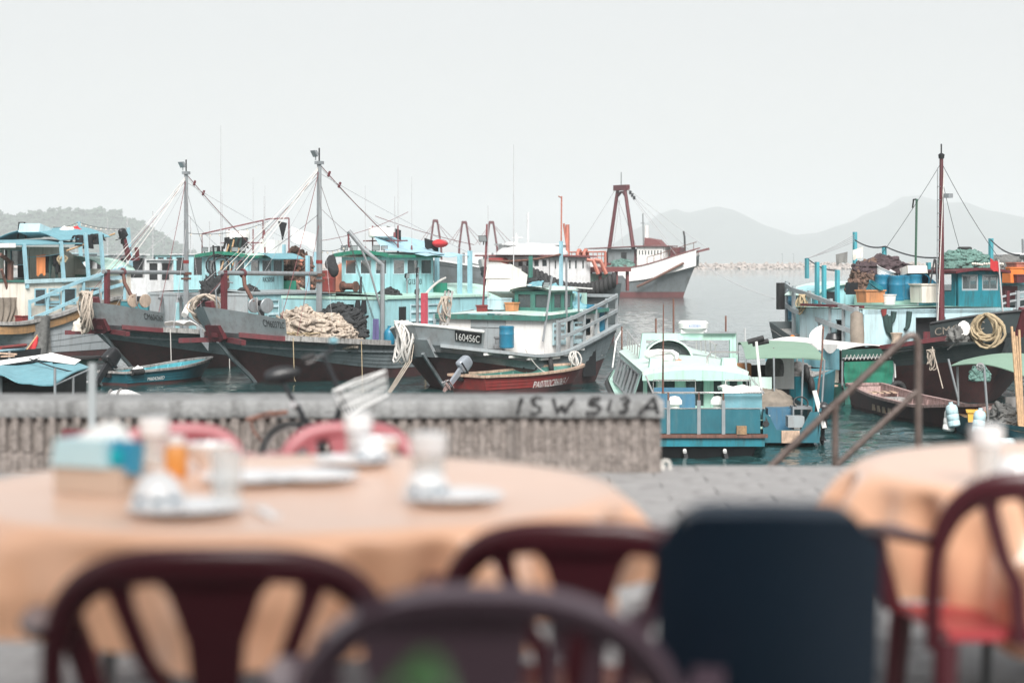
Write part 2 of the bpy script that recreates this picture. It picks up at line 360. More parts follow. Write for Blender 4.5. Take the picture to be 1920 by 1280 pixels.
# ---------------------------------------------------------------- the setting
def plane(name, x0, x1, y0, y1, z, mat, nx=1, ny=1):
    mb = MB().grid(lambda u, v: (x0+(x1-x0)*u, y0+(y1-y0)*v, z), nx, ny)
    return ONE(name, mb, mat, None, None, kind='structure', smooth=0)
wmb = MB()
NR, NC = 700, 340
def wy(u): return 36*(420/36)**u
def wave(u, v):
    y = wy(u); x = (v*2-1)*(y*.34+3); k = min(1, (60/y)**1.25)*min(1, u*14, (1-u)*5, v*30, (1-v)*30)
    p = V((x*.55, y*1.0, 0))
    h = .085*noise.noise(V((x*.32, y*.62, 1)))+.055*noise.noise(V((x*.8+3, y*1.7, 2)))+.045*noise.noise(V((x*1.7, y*2.9, 3)))+.014*noise.noise(V((x*4, y*6, 4)))
    return (x, y, ZW+h*k)
wmb.grid(wave, NR, NC)
# still sheet beyond and beside the rippled part
X0, X1 = [-(wy(q)*.34+3) for q in (0, 1)]
wmb.add([(-6500, 12.9, ZW), (6500, 12.9, ZW), (6500, 36, ZW), (-X0, 36, ZW), (X0, 36, ZW), (-6500, 36, ZW), (6500, 420, ZW), (-X1, 420, ZW), (X1, 420, ZW), (-6500, 420, ZW), (6500, 8400, ZW), (-6500, 8400, ZW)],
        [(0, 1, 2, 3, 4, 5), (3, 2, 6, 7), (5, 4, 8, 9), (9, 8, 7, 6, 10, 11)])
ONE('harbour_water', wmb, 'sea_water', None, None, kind='structure', smooth=180)
# promenade slab with a stair recess on its seaward edge, pavers laid on top
mb = MB(); mb.bb((-14, -9, -.30), (14, 12.35, -.012)); mb.bb((-14, 12.36, -5), (.98, 13.1, -.012)); mb.bb((2.62, 12.36, -5), (14, 13.1, -.012))
ONE('promenade', mb, 'joint', None, None, kind='structure', smooth=0)
prom = bpy.data.objects['promenade']; ORG['promenade'] = (W, V((0, 0, 0)))
mb = MB()
for k in range(6): mb.bb((2.6-.27*k-.27, 12.38, -5), (2.6-.27*k, 13.09, -.24*(k+1)))
ONE('landing_steps', mb, 'concrete', None, None, kind='structure', smooth=0)
rnd = random.Random(5); spots = []
PW, PL = .30, .60; j = 0
y = 12.34
while y > 2.2:
    i = 0; off = PL/2 if j % 2 else 0; hw = .34*y+1.2
    x = -math.ceil(hw/PL)*PL+off
    while x < hw:
        spots.append((x+PL/2, y-PW/2)); x += PL
    y -= PW; j += 1
def seen(x, y):
    px = 960+x/y*F; py = HZ+CAMZ/y*F
    if 1180 < px < 1600 and 870 < py < 1000: return 0
    if py > 1140 and (px < 260 or 950 < px < 1260 or 180 < px < 620): return 1
    return 3
spots.sort(key=lambda s: (seen(*s), s[1] if seen(*s) else -s[1]))
pmesh = []
for k in range(5):
    m = MB(); t = .0
    m.box((0, 0, -.03+rnd.uniform(-.002, .002)), (PL-.007, PW-.014, .06), rx=rnd.uniform(-.006, .006), ry=rnd.uniform(-.004, .004))
    me = mesh_of('paver', m, V((0, 0, 0)), 1, 0); me.materials.append(MT['paving']); pmesh.append(me)
mb = MB()
for k, (x, y) in enumerate(spots):
    if k < 300:
        o = bpy.data.objects.new('paver', pmesh[k % 5]); C.objects.link(o); o.location = (x, y, 0); o.parent = prom
    else: mb.box((x, y, -.03+rnd.uniform(-.002, .002)), (PL-.007, PW-.014, .06))
pr = P('paving', mb, 'paving', prom, 0); pr['kind'] = 'stuff'
# hills beyond the harbour
def profile(pts, x):
    for (a, ya), (b, yb) in zip(pts, pts[1:]):
        if a <= x <= b:
            t = (x-a)/(b-a); t = t*t*(3-2*t)*.35+t*.65; return ya+(yb-ya)*t
    return pts[0][1] if x < pts[0][0] else pts[-1][1]
def ridge(name, pts, d, depth, mat, rough, seed, n=160, extra=()):
    k = d/F; xs0, xs1 = pts[0][0], pts[-1][0]
    def fn(u, v):
        px = xs0+(xs1-xs0)*u; h = (HZ-profile(pts, px))*k+CAMZ
        w = 1-abs(2*v-1)**1.6; yy = d+depth*(v-.5)
        x = (px-960)*k
        h = (h-ZW)*w*(1+rough*noise.fractal(V((x/(d/20), yy/(d/20), seed)), 1, 2, 4)*(1 if v != .5 else .25))
        return (x, yy, ZW-1+h+1*w)
    ob = ONE(name, MB().grid(fn, n, 16), mat, None, None, kind='structure'); return fn
hill_pts = [(-420, 470), (-300, 430), (-160, 412), (0, 408), (60, 412), (120, 408), (215, 404), (232, 412), (255, 420), (300, 446), (350, 474), (380, 497)]
hf = ridge('wooded_hill', hill_pts, 2650, 350, 'hill_soil', .12, 3.1)
ridge('far_mountain', [(1060, 492), (1130, 468), (1200, 425), (1240, 400), (1262, 392), (1290, 398), (1345, 387), (1372, 392), (1440, 424), (1490, 440), (1530, 436), (1580, 420), (1640, 400), (1700, 378), (1735, 372), (1770, 380), (1810, 378), (1860, 394), (1920, 408), (2050, 440), (2250, 492)], 5700, 950, 'mountain_green', .16, 7.7, 240)
rr = random.Random(3); mb = MB()
for k in range(4200):
    u = rr.random(); v = rr.uniform(.02, .56); px = hill_pts[0][0]+(hill_pts[-1][0]-hill_pts[0][0])*u
    if px > 372: continue
    p = V(hf(u, v)); big = rr.random() < .16 and v > .36 and px < 240
    r = rr.uniform(2.2, 5.6)*(1.35 if big else 1); lift = r*(.9 if big else .25)
    if big: mb.cyl(p, p+V((0, 0, lift+r*.4)), .5, .3, 4)
    for q in range(3 if big else 2):
        c = p+V((rr.uniform(-r, r)*.8, rr.uniform(-1, 1)*r*.5, lift+rr.uniform(0, r*.9)))
        sd_ = rr.random()*50
        def fn(a, b):
            dd = V((cos(2*pi*a)*sin(pi*b), sin(2*pi*a)*sin(pi*b), -cos(pi*b)))
            return c+V((dd.x*1.15, dd.y, dd.z*.8))*r*(.6+.75*noise.noise(dd*2.1+V((sd_, 0, 0))))
        mb.grid(fn, 7, 5, True)
ONE('woodland', mb, 'woodland', 'dark trees growing over the hill', None, kind='stuff', smooth=60)
# breakwater of rubble
bwo = ONE('breakwater', MB().prism([(-1200, 1205, ZW-1), (-1200, 1218, ZW+3.6), (-1200, 1236, ZW+3.6), (-1200, 1250, ZW-1)], (2700, 0, 0)), 'rock', None, None, kind='structure', smooth=0)
mb = MB()
rows = 9
for i in range(1250):
    x = -520+1500*(i+rr.random())/1250
    for q in range(2):
        t = rr.random(); r = rr.uniform(.8, 1.7)
        c = V((x, 1205+13*t+rr.uniform(-1, 1), ZW+.1+3.9*t))
        mb.box(c, (r*1.5, r*1.2, r), rr.random()*3, rr.random(), rr.random(), .75)
ob = P('rubble', mb, 'rock', bwo, 0); ob['kind'] = 'stuff'
# two thin lamp posts on the breakwater
for k, px in enumerate((1467, 1488)):
    e = T('lamp_post', ('thin lamp post on the breakwater, left one of the pair', 'thin lamp post on the breakwater, right one of the pair')[k], 'lamp post', W, ((px-960)/F*1225, 1225, ZW+3.6), 'lamp posts on the breakwater')
    x, y, z = ORG[e.name][1]
    P('pole', MB().cyl((x, y, z), (x, y, z+6.4), .16, .12, 6), 'far_grey', e); P('lamp_head', MB().box((x-.4, y, z+6.4), (1.0, .4, .25)), 'far_grey', e)
# harbour air
def haze(x0, x1, y0, y1, z0, z1, dens):
    mb = MB().bb((x0, y0, z0), (x1, y1, z1))
    m = bpy.data.materials.new('haze_air'); m.use_nodes = True; n = m.node_tree.nodes; n.remove(n['Principled BSDF'])
    v = n.new('ShaderNodeVolumePrincipled'); v.inputs['Color'].default_value = (.955, .985, 1, 1); v.inputs['Density'].default_value = dens; v.inputs['Anisotropy'].default_value = .0
    m.node_tree.links.new(v.outputs[0], n['Material Output'].inputs['Volume']); MT['haze_air'] = m
    ONE('haze', mb, 'haze_air', 'pale sea haze over the whole harbour', None, kind='stuff', smooth=0)
haze(-6600, 6600, -60, 8600, -6.2, 250, .0003)
# ---------------------------------------------------------------- parapet wall with graffiti
WD = 11.96; WX = .955
e = T('parapet_wall', 'low ribbed concrete sea wall with black spray painted letters', 'wall', W, (-3, WD, 0))
mb = MB()
x = -9.0; rq = random.Random(2)
pts = []
while x < WX-.02:
    w = rq.uniform(.070, .092)
    pts += [(x, 0), (x+w*.12, -.035-rq.uniform(0, .012)), (x+w*.62, -.035-rq.uniform(0, .012)), (x+w*.74, 0)]; x += w
pts.append((WX, 0)); pts = [p for p in pts if p[0] <= WX]
zs = [0, .045, .10, .128, .132, .17, .24, .30, .355]
def rib(u, v):
    i = min(int(round(u*(len(pts)-1))), len(pts)-1); j = int(round(v*(len(zs)-1))); x, dy = pts[i]; z = zs[j]
    wob = .03*noise.noise(V((x*1.3, 0, 2)))
    k = 1.0 if z > .13 else .45+.5*noise.noise(V((x*2, z*9, 5)))
    k *= (1.1-.62*max(0, min(1, (x+2.6)/3)))*(1 if z > .24 else .8)
    y = WD+dy*k-(.012 if z < .13 else 0)+.012*noise.noise(V((x*9, z*12, 1)))
    return (x, y, z+(wob if .05 < z < .3 else 0))
mb.grid(rib, len(pts)-1, len(zs)-1)
mb.bb((-9, WD+.005, 0), (WX, WD+.6, .354))
P('ribbed_face', mb, 'aggregate', e, 0)
mb = MB()
def cop(u, v):
    x = -9+(WX+.012+9)*u
    prof = [(WD+.63, .352), (WD-.045, .352), (WD-.05, .36), (WD-.05, .445), (WD-.042, .456), (WD-.03, .46), (WD+.62, .462), (WD+.63, .455)]
    y, z = prof[int(round(v*7))]
    q = .006*noise.noise(V((x*3, y*5, z*9)))
    return (x, y+q, z+q*.6)
mb.grid(cop, 220, 7)
pr_ = [(WD+.63, .352), (WD-.045, .352), (WD-.05, .36), (WD-.05, .445), (WD-.042, .456), (WD-.03, .46), (WD+.62, .462), (WD+.63, .455)]
mb.prism([(WX+.012, a, b) for a, b in pr_], (.004, 0, 0))
P('coping', mb, 'concrete', e, 50)
# graffiti strokes, hand drawn, as flat paint just off the coping face
def strokes(px, chars):
    mb = MB()
    for pts_, r in chars:
        q = []
        for i in range(len(pts_)-1):
            for t in range(4): q.append(V(pts_[i]).lerp(V(pts_[i+1]), t/4) if len(pts_[i]) == 2 else None)
        q.append(V(pts_[-1])); n = len(q); L = []; R = []
        for i, p in enumerate(q):
            t = (q[min(i+1, n-1)]-q[max(i-1, 0)]).normalized(); nn = V((-t.y, t.x)); k = r*(1+.22*math.sin(i*2.1+p.x)); L.append(p+nn*k); R.append(p-nn*k)
        vs = []
        for a, b in zip(L, R):
            for c in (a, b):
                vs.append(at(c.x, c.y, WD-.0575))
        mb.add(vs, [(2*i, 2*i+1, 2*i+3, 2*i+2) for i in range(n-1)])
    return mb
G = [([(979, 745), (975, 757), (970, 776)], 3.6),
     ([(1017, 747), (1006, 745), (997, 750), (1001, 757), (1012, 763), (1012, 771), (1003, 776), (994, 774)], 3.4),
     ([(1037, 746), (1041, 760), (1045, 774), (1054, 760), (1059, 774), (1068, 758), (1077, 746)], 3.2),
     ([(1126, 747), (1109, 748), (1105, 758), (1118, 758), (1125, 765), (1119, 774), (1098, 775)], 4.0),
     ([(1146, 748), (1142, 762), (1141, 770)], 3.0),
     ([(1163, 748), (1174, 745), (1180, 751), (1170, 758), (1177, 765), (1172, 772), (1161, 772)], 3.6),
     ([(1198, 777), (1211, 762), (1226, 745), (1230, 760), (1234, 776)], 3.4), ([(1209, 765), (1230, 764)], 3.0)]
P('graffiti', strokes(0, G), 'paint_black', e, 0)
# white mooring loop at the wall's foot
p = W.H(1247, 880, 0); mb = MB()
mb.tube([p+V((x, 0, z)) for x, z in ((-.035, .0), (-.03, .035), (-.005, .06), (.022, .055), (.032, .03), (.03, 0))], .011, 7); mb.box(p+V((-.028, 0, .018)), (.05, .03, .036))
ONE('mooring_loop', mb, 'rope_white', 'small white loop fixed to the ground at the wall end', 'mooring loop', W, p)
# low sign on a flat grey post
p = W.D(173, 880, 10.6)
e = T('low_sign', 'flat grey post with dark red plate before the ribbed wall', 'sign', W, (p.x, 10.6, 0))
P('post', MB().bb((p.x-.02, 10.59, 0), (p.x+.02, 10.61, CAMZ-(680-HZ)/F*10.6)), 'post_grey', e)
a = at(110, 806, 10.5); b = at(236, 850, 10.5)
P('plate', MB().bb((a.x, 10.57, b.z), (b.x, 10.585, a.z)), 'maroon', e)
# stair handrail
e = T('stair_handrail', 'brown painted pipe handrail sloping down beside the landing steps', 'handrail', W, (2.73, 12.6, 0)); D = 12.6
def rp(px, py): return at(px, py, D)
top = rp(1722, 620)
mb = MB(); pts = [rp(1440, 880), rp(1567, 757), rp(1690, 640)]
for a in range(7):
    t = a/6; A_, B_, C_ = rp(1690, 640), rp(1719, 611), rp(1722, 652); pts.append(A_*(1-t)**2+B_*2*t*(1-t)+C_*t*t)
pts += [rp(1722, 700), V((top.x, D, 0))]
P('top_rail', mb.tube(pts, .026, 12), 'rail_brown', e, 60)
P('lower_rail', MB().tube([rp(1720, 733), rp(1560, 880)], .022, 10), 'rail_brown', e, 60)
q = rp(1566, 760); P('post', MB().tube([q, V((q.x, D, -1.1))], .024, 10), 'rail_brown', e, 60)
P('weld_collar', MB().tube([q+V((0, 0, .006)), q-V((0, 0, .03))], .03, 10), 'rail_brown', e, 60)
P('base_plate', MB().cyl((top.x, D, 0), (top.x, D, .012), .07, None, 16), 'rail_brown', e)
# ---------------------------------------------------------------- chairs
def make_chair(name, label, group, mat, style=0, seatmat=None, sw=1.0, hh=1.0):
    e = T(name, label, 'chair', W, (0, 0, 0), group)
    H = .84*hh; hw = .262*sw
    def yb(x, z): return -.20-.055*(1-(x/hw)**2)-(z-.42)*.16
    n = 34; path = []
    for i in range(n+1):
        a = pi*i/n; c, s = cos(a), sin(a)
        ex = .62 if style == 0 else .8
        x = -hw*math.copysign(abs(c)**ex, c); z = .52*hh+(H-.52*hh-.012)*abs(s)**(.62 if style == 0 else .85)
        path.append((x, z))
    path = [(-hw*.97, .40)]+[(-hw*.99, .46)]+path+[(hw*.99, .46)]+[(hw*.97, .40)]
    mb = MB(); vs = []; m = len(path)
    for i, (x, z) in enumerate(path):
        x0, z0 = path[max(i-1, 0)]; x1, z1 = path[min(i+1, m-1)]
        t = V((x1-x0, z1-z0)).normalized(); nx, nz = t.y, -t.x       # inward
        if i in (0, m-1): pass
        w = .030+.034*max(0, (z-.62*hh)/(H-.62*hh)) if style == 0 else .05
        dd = 1 if style == 0 else 1.7; prof = [(.010, -.020*dd), (-.004, 0), (.010, .018*dd), (w*.6, .02*dd), (w, .010), (w, -.010), (w*.6, -.018*dd)]
        for a, b in prof: vs.append(V((x+nx*a, yb(x, z)+b, z+nz*a)))
    k = 7; fs = []
    for i in range(m-1):
        for j in range(k): fs.append((i*k+j, i*k+(j+1) % k, (i+1)*k+(j+1) % k, (i+1)*k+j))
    mb.add(vs, fs); P('back_frame', mb, mat, e, 70)
    def strip(name_, pts2, th=.014):
        mb = MB(); vs = []
        for (x, z, w) in pts2:
            for dx, dy in ((-w/2, -th), (-w/2, th), (w/2, th), (w/2, -th)): vs.append(V((x+dx, yb(x, z)+dy*.6, z)))
        fs = [(i*4+j, i*4+(j+1) % 4, (i+1)*4+(j+1) % 4, (i+1)*4+j) for i in range(len(pts2)-1) for j in range(4)]
        mb.add(vs, fs); return P(name_, mb, mat, e, 50)
    if style == 0:
        strip('splat', [(0, H-.05, .20*sw), (0, H-.10, .135*sw), (0, H-.19, .085*sw), (0, H-.30, .07*sw), (0, .42, .06*sw)])
        for q in (-1, 1): strip('slat', [(q*.150*sw, H-.05, .05), (q*.135*sw, H-.12, .034), (q*.105*sw, H-.22, .032), (q*.075*sw, .56, .032), (q*.06*sw, .42, .032)])
    else:
        strip('splat', [(-.05*sw, H-.03, .22*sw), (-.05*sw, H-.14, .20*sw), (-.04*sw, H-.3, .14*sw), (-.02*sw, .42, .1)])
        for x in (.085, .135, .185): strip('slat', [(x*sw+.01, H-.05, .04), (x*sw, H-.14, .022), (x*sw*.85, H-.26, .02), (x*sw*.7, .42, .02)])
        strip('slat', [(-.2*sw, H-.1, .04), (-.19*sw, H-.2, .022), (-.14*sw, .42, .02)])
    mb = MB()
    def seat(u, v):
        y = -.23+.46*v; w = (.215+.02*v)*sw; x = (2*u-1)*w
        z = .425-.018*(1-(2*u-1)**2)*(1-abs(2*v-1)**2)-(.02*max(0, v-.85)/.15)
        return (x, y, z)
    mb.sheet(seat, 12, 10, -.022); P('seat', mb, seatmat or mat, e, 50)
    for sx in (-1, 1):
        for sy, y0, y1 in ((-1, -.21, -.27), (1, .20, .235)):
            a = V((sx*.215*sw, y0, .42)); b = V((sx*.245*sw, y1, 0)); mb = MB(); mb.tube([a, (a+b)/2, b], [.03, .026, .021], 8); P('leg', mb, mat, e, 60)
        mb = MB(); pts3 = [V((sx*hw*.96, yb(hw*.9, .66), .66)), V((sx*(hw+.025), -.12, .655)), V((sx*(hw+.035), .05, .65)), V((sx*(hw+.03), .17, .63)), V((sx*(hw+.01), .215, .55)), V((sx*.235*sw, .21, .42))]
        vs = []; fs = []
        for i, p in enumerate(pts3):
            w = (.022, .027, .028, .027, .024, .022)[i]; h = .011
            t = (pts3[min(i+1, 5)]-pts3[max(i-1, 0)]).normalized(); u = t.cross(V((1, 0, 0))).normalized()
            for dx, dz in ((-1, -1), (-1, 1), (1, 1), (1, -1)): vs.append(p+V((dx*w, 0, 0))+u*dz*h)
        fs = [(i*4+j, i*4+(j+1) % 4, (i+1)*4+(j+1) % 4, (i+1)*4+j) for i in range(5) for j in range(4)]
        mb.add(vs, fs); P('arm', mb, mat, e, 60)
    return e
def put(o, px, d, rz):
    o.location = ((px-960)/F*d, d, 0); o.rotation_euler = (0, 0, radians(rz)); return o
cg = 'plastic armchairs round the tables'
c0 = make_chair('plastic_armchair', 'dark maroon plastic armchair directly before the left banquet table', cg, 'chair_maroon')
c0.scale = (1.25, 1, 1); put(c0, 434, 3.72, 3)
c1 = copy_tree(c0); c1.scale = (1.16, 1, 1); put(c1, 1112, 4.05, -6); c1['label'] = 'dark maroon plastic armchair between left table and navy chair'
c2 = copy_tree(c0); put(c2, 1900, 4.72, 3); c2.scale = (1.08, 1, 1.035); c2['label'] = 'maroon plastic armchair at the right table, its seat coloured red as if lit'
for ch in c2.children:
    if ch.name.startswith('seat'): ch.data = ch.data.copy(); ch.data.materials.clear(); ch.data.materials.append(MT['seat_lit'])
c3 = make_chair('plastic_armchair', 'plum purple plastic chair with a rounded slatted back, nearest of all', cg, 'chair_plum', 1, None, 1.25, 1.03); put(c3, 932, 3.18, -3)
c4 = make_chair('plastic_armchair', 'rose red plastic armchair behind the bicycle side of the table', cg, 'chair_rose', 0, None, 1.0, .93); put(c4, 632, 6.42, 176)
c4['label'] = 'rose red plastic armchair beyond the table, below the bicycle basket'
c5 = copy_tree(c4); put(c5, 322, 6.36, 187); c5['label'] = 'rose red plastic armchair beyond the table, behind the tissue caddy'
# navy chair with a tall closed back
e = T('navy_chair', 'dark navy chair with a tall closed back in the foreground', 'chair', W, (0, 0, 0))
mb = MB()
def nb(u, v):
    x = (2*u-1)*.150*(1+.05*v); z = .40+.545*v
    cx = abs(2*u-1); z = min(z, .945-.03*max(0, (cx-.55)/.45)**2.4-.006*cx)
    return (x, -.20-.05*(1-cx**2)-.11*v, z)
mb.sheet(nb, 24, 18, -.07); P('backrest', mb, 'navy', e, 60)
mb = MB(); mb.sheet(lambda u, v: ((2*u-1)*.22, -.22+.46*v, .43-.02*(1-(2*u-1)**2)), 8, 8, -.04); P('seat', mb, 'navy', e, 50)
for sx in (-1, 1):
    for y0, y1 in ((-.2, -.26), (.19, .22)): P('leg', MB().tube([(sx*.2, y0, .42), (sx*.225, y1, 0)], [.024, .02], 8), 'navy', e, 60)
put(e, 1412, 3.52, -3)
# ---------------------------------------------------------------- banquet tables
def table(name, label, clabel, cx, cy, R, hem, seed):
    e = T(name, label, 'table', W, (cx, cy, 0), 'round banquet tables')
    P('tabletop', MB().lathe((cx, cy, 0), [(R-.01, .715), (R, .722), (R, .738), (R-.01, .745)], 48), 'wood', e)
    for a in (45, 135, 225, 315):
        q = V((cos(radians(a)), sin(radians(a)), 0)); c = V((cx, cy, 0)); P('leg', MB().tube([c+q*.62*R+V((0, 0, .715)), c+q*.66*R], .018, 8), 'grey_metal', e)
    mb = MB(); nu, nr = 300, 30; ph = seed
    def cl(u, v):
        a = 2*pi*u
        if v < .5:
            r = R*.99*v/.5; z = .7475+.0018*noise.noise(V((r*cos(a)*4, r*sin(a)*4, seed)))
            return (cx+r*cos(a), cy+r*sin(a), z)
        t = (v-.5)/.5; s = t*(.752-hem(a))
        f = sin(12*a+ph+1.8*sin(3*a+ph))*.95+.5*sin(23*a+2.2*ph+sin(5*a))+.5*noise.noise(V((cos(a)*5, sin(a)*5, t*2+seed)))
        k = min(1, max(0, s-.004)/.16)**.9
        rr_ = R+.016*min(1, s/.03)+(.004+.105*k*(.30+f*.62))*min(1, s/.05)
        z = .747-max(0, s-.012*(1-math.exp(-s/.015)))
        return (cx+rr_*cos(a), cy+rr_*sin(a), z)
    mb.grid(cl, nu, nr, True)
    ONE('tablecloth', mb, 'tablecloth', clabel, 'tablecloth', W, (cx, cy, .747), 'peach tablecloths', smooth=70)
TX, TY = (540-960)/F*4.96, 4.96
table('banquet_table', 'big round banquet table laid with crockery, left of the navy chair', 'peach satin cloth over the large crockery laden table', TX, TY, .868, lambda a: .49+.03*sin(2*a+1), 1.3)
table('banquet_table', 'round banquet table on the right, partly outside the picture', 'peach orange cloth over the round table by the handrail', 1.87, 5.42, .85, lambda a: .36+.07*sin(4*a-.4), 4.1)
TZ = .749
def tp(px, py): return W.H(px, py, TZ)
# things on the left table
p = tp(196, 921); e = T('tissue_caddy', 'tan box holding blue packs of paper tissue, on left table', 'tissue box', W, p); R_ = -.42
P('tray', MB().box(p+V((0, 0, .035)), (.21, .15, .07), R_), 'caddy', e)
P('tissue_pack', MB().box(p+V((-.03, -.005, .105)), (.17, .13, .07), R_, taper=.9), 'tissue_pale', e)
q = MB(); q.box(p+V((.055, -.055, .095)), (.12, .035, .085), R_-.1, rx=-.15); k_ = P('label_pack', q, 'tissue_blue', e)
P('label_spot', MB().lathe(p+V((.048, -.077, .10)), [(.022, 0), (.022, .004)], 14, (-.46, -.88, 0)), 'tissue_teal', k_)
mb = MB()
def tis(u, v): a = (u-.5)*2; return p+V((-.0+a*.085*(1-v*.55)+.01*v, .035*(v-.5)+.015*sin(a*5), .135+v*.05*(1-abs(a)*.3)))
P('tissue', mb.sheet(tis, 12, 6, .01), 'cloth_white', e, 60)
def tumbler(px, py, r, h, label, lid=True, base=None):
    p = tp(px, py); e = T('glass_tumbler', label, 'glass', W, p, 'glasses on the tables')
    P('glass_body', MB().lathe(p, [(r*.82, .001), (r*.84, .012), (r*.9, h*.5), (r, h), (r*.95, h), (r*.85, h*.5), (r*.78, .014)], 24), 'tumbler_glass', e, 50)
    if lid: P('paper_cap', MB().lathe(p+V((0, 0, h-.045)), [(r*1.02, 0), (r*1.06, .04), (r*1.02, .05), (r*.5, .053)], 24), 'porcelain', e, 40)
tumbler(290, 872, .042, .135, 'white capped glass between the tissue box and sauce bottle')
tumbler(672, 862, .042, .135, 'white capped glass at the far table edge below the bicycle')
tumbler(803, 940, .045, .165, 'tall white capped glass beside the teacup and saucer')
tumbler(425, 948, .043, .14, 'clear uncapped glass beside the overturned bowl', False)
def dish(px, py, r, label, cup=None, cr=.05, ch=.06, off=(0, 0)):
    p = tp(px, py); o = ONE('saucer', MB().lathe(p, [(r*.55, .001), (r*.62, .004), (r*.9, .016), (r, .020), (r*.98, .023), (r*.6, .010), (r*.1, .008)], 36), 'porcelain', label, 'plate', W, p, 'white plates on the left table')
    if cup:
        c = p+V((off[0], off[1], .011)); m = MB().lathe(c, [(cr, 0), (cr*1.02, .006), (cr*.93, ch*.45), (cr*.62, ch*.86), (cr*.46, ch*.9), (cr*.44, ch), (cr*.36, ch), (cr*.34, ch*.9), (.004, ch*.88)], 32)
        b = T('rice_bowl', cup, 'bowl', W, c, 'bowls turned over on saucers'); P('bowl_body', m, 'porcelain', b, 50)
        mm = MB()
        for a in (-2.1, -1.4, -.8): mm.box(c+V((cos(a)*cr*.97, sin(a)*cr*.97, ch*.3)), (.022, .006, .014), a+pi/2)
        P('printed_mark', mm, 'blue_panel', b)
dish(350, 962, .14, 'white plate under the overturned bowl nearest the tissue box', 'white bowl overturned on the plate nearest the tissue box', .066, .085, (-.07, .01))
dish(850, 941, .128, 'white plate under the overturned bowl beside the tall capped glass', 'white bowl overturned on the plate beside the tall capped glass', .056, .075, (-.065, .0))
dish(660, 872, .115, 'white plate at the far side, before the rose chair', 'small white bowl overturned on the far plate', .05, .06, (.06, 0))
dish(470, 905, .14, 'white plate in the middle of the left table')
dish(585, 902, .13, 'white plate overlapping nothing, between the middle plate and tall glass')
bpy.data.objects['saucer.004']['label'] = 'white plate between the middle plate and the tall capped glass'
p = tp(330, 893); e = T('sauce_bottle', 'orange sauce bottle with white cap on left table', 'bottle', W, p)
P('bottle_body', MB().lathe(p, [(.03, 0), (.032, .01), (.032, .075), (.02, .09)], 18), 'sauce', e); P('cap', MB().lathe(p+V((0, 0, .09)), [(.024, 0), (.024, .02), (.02, .024)], 16), 'white_clean', e)
for k, (px, py, l) in enumerate(((392, 880, 'white bowl standing right of the orange sauce bottle'), (705, 868, 'white bowl standing beyond the far plate'))):
    p = tp(px, py); ONE('rice_bowl', MB().lathe(p, [(.03, 0), (.032, .012), (.058, .04), (.072, .075), (.068, .075), (.05, .04), (.01, .018)], 28), 'porcelain', l, 'bowl', W, p, 'upright bowls on the left table')
p = tp(500, 965); ONE('chopstick_sleeve', MB().box(p+V((0, 0, .004)), (.03, .20, .006), .35), 'porcelain', 'white paper chopstick sleeve lying on the peach cloth', 'chopstick sleeve', W, p)
# things on the right table
tumbler(1850, 905, .043, .15, 'grey tinted capped glass on the right table')
p = tp(1905, 910); ONE('rice_bowl', MB().lathe(p, [(.066, 0), (.067, .006), (.06, .04), (.04, .07), (.03, .072), (.028, .08), (.004, .08)], 28), 'porcelain', 'white bowl turned over on the right table', 'bowl', W, p)
# leafy plant near the lens
e = T('potted_plant', 'green arching plant leaf in front of the plum chair', 'plant', W, (-.08, 1.62, 0))
P('pot', MB().lathe((-.08, 1.62, 0), [(.11, 0), (.15, .24), (.16, .24), (.16, .27), (.13, .27), (.125, .22)], 24), 'clay', e)
P('stem', MB().tube([(-.08, 1.62, .2), (-.075, 1.61, .6), (-.03, 1.61, .9)], .008, 6), 'leaf', e)
def leaf(pts_, w):
    m = MB(); n = 10; vs = []
    for i in range(n+1):
        t = i/n; a, b, c = [V(q) for q in pts_]; p = a*(1-t)**2+b*2*t*(1-t)+c*t*t; k = w*sin(pi*min(1, t*.92+.06))**.8
        tg = (b-a)*(1-t)+(c-b)*t; s_ = tg.cross(V((0, 1, .25))).normalized()
        s_ = V((s_.x*.25, .85, .5)).normalized()
        vs += [p-s_*k, p+V((0, 0, -k*.25)), p+s_*k]
    return m.add(vs, [(i*3+j, i*3+j+1, (i+1)*3+j+1, (i+1)*3+j) for i in range(n) for j in (0, 1)])
P('leaf', leaf([(-.035, 1.61, .88), (-.045, 1.61, 1.062), (-.118, 1.60, .965)], .024), 'leaf', e, 60)
P('leaf', leaf([(-.03, 1.61, .88), (.06, 1.58, .95), (.10, 1.55, .90)], .022), 'leaf', e, 60)
P('leaf', leaf([(-.05, 1.61, .78), (-.16, 1.63, .93), (-.24, 1.62, .84)], .022), 'leaf', e, 60)
# ---------------------------------------------------------------- folding bicycle leaning at the wall
BD = 11.15
pm('bike_dark', (.03, .032, .036), .35, .4)
e = T('folding_bicycle', 'small dark folding bicycle with white wire basket beside the sea wall', 'bicycle', W, ((600-960)/F*BD, BD, 0))
def b(px, py, dd=0): return at(px, py, BD+dd)
sc = BD/F; gz = 0
RW = .20; hr = b(548, 850); hr.z = RW; hf_ = b(706, 850); hf_.z = RW
for nm, h in (('wheel', hr), ('wheel', hf_)):
    w_ = P(nm, MB().torus(h, RW-.02, .02, (0, 1, 0), 36, 8), 'rubber', e, 60)
    m = MB().torus(h, RW-.043, .008, (0, 1, 0), 36, 6); P('rim', m, 'chrome', w_, 60)
    m = MB()
    for k in range(14): a = 2*pi*k/14; m.tube([h+V((cos(a)*.018, .02*(-1)**k, sin(a)*.018)), h+V((cos(a)*(RW-.045), 0, sin(a)*(RW-.045)))], .0013, 3)
    m.cyl(h-V((0, .05, 0)), h+V((0, .05, 0)), .015); P('spokes', m, 'chrome', w_)
bbk = b(600, 838)
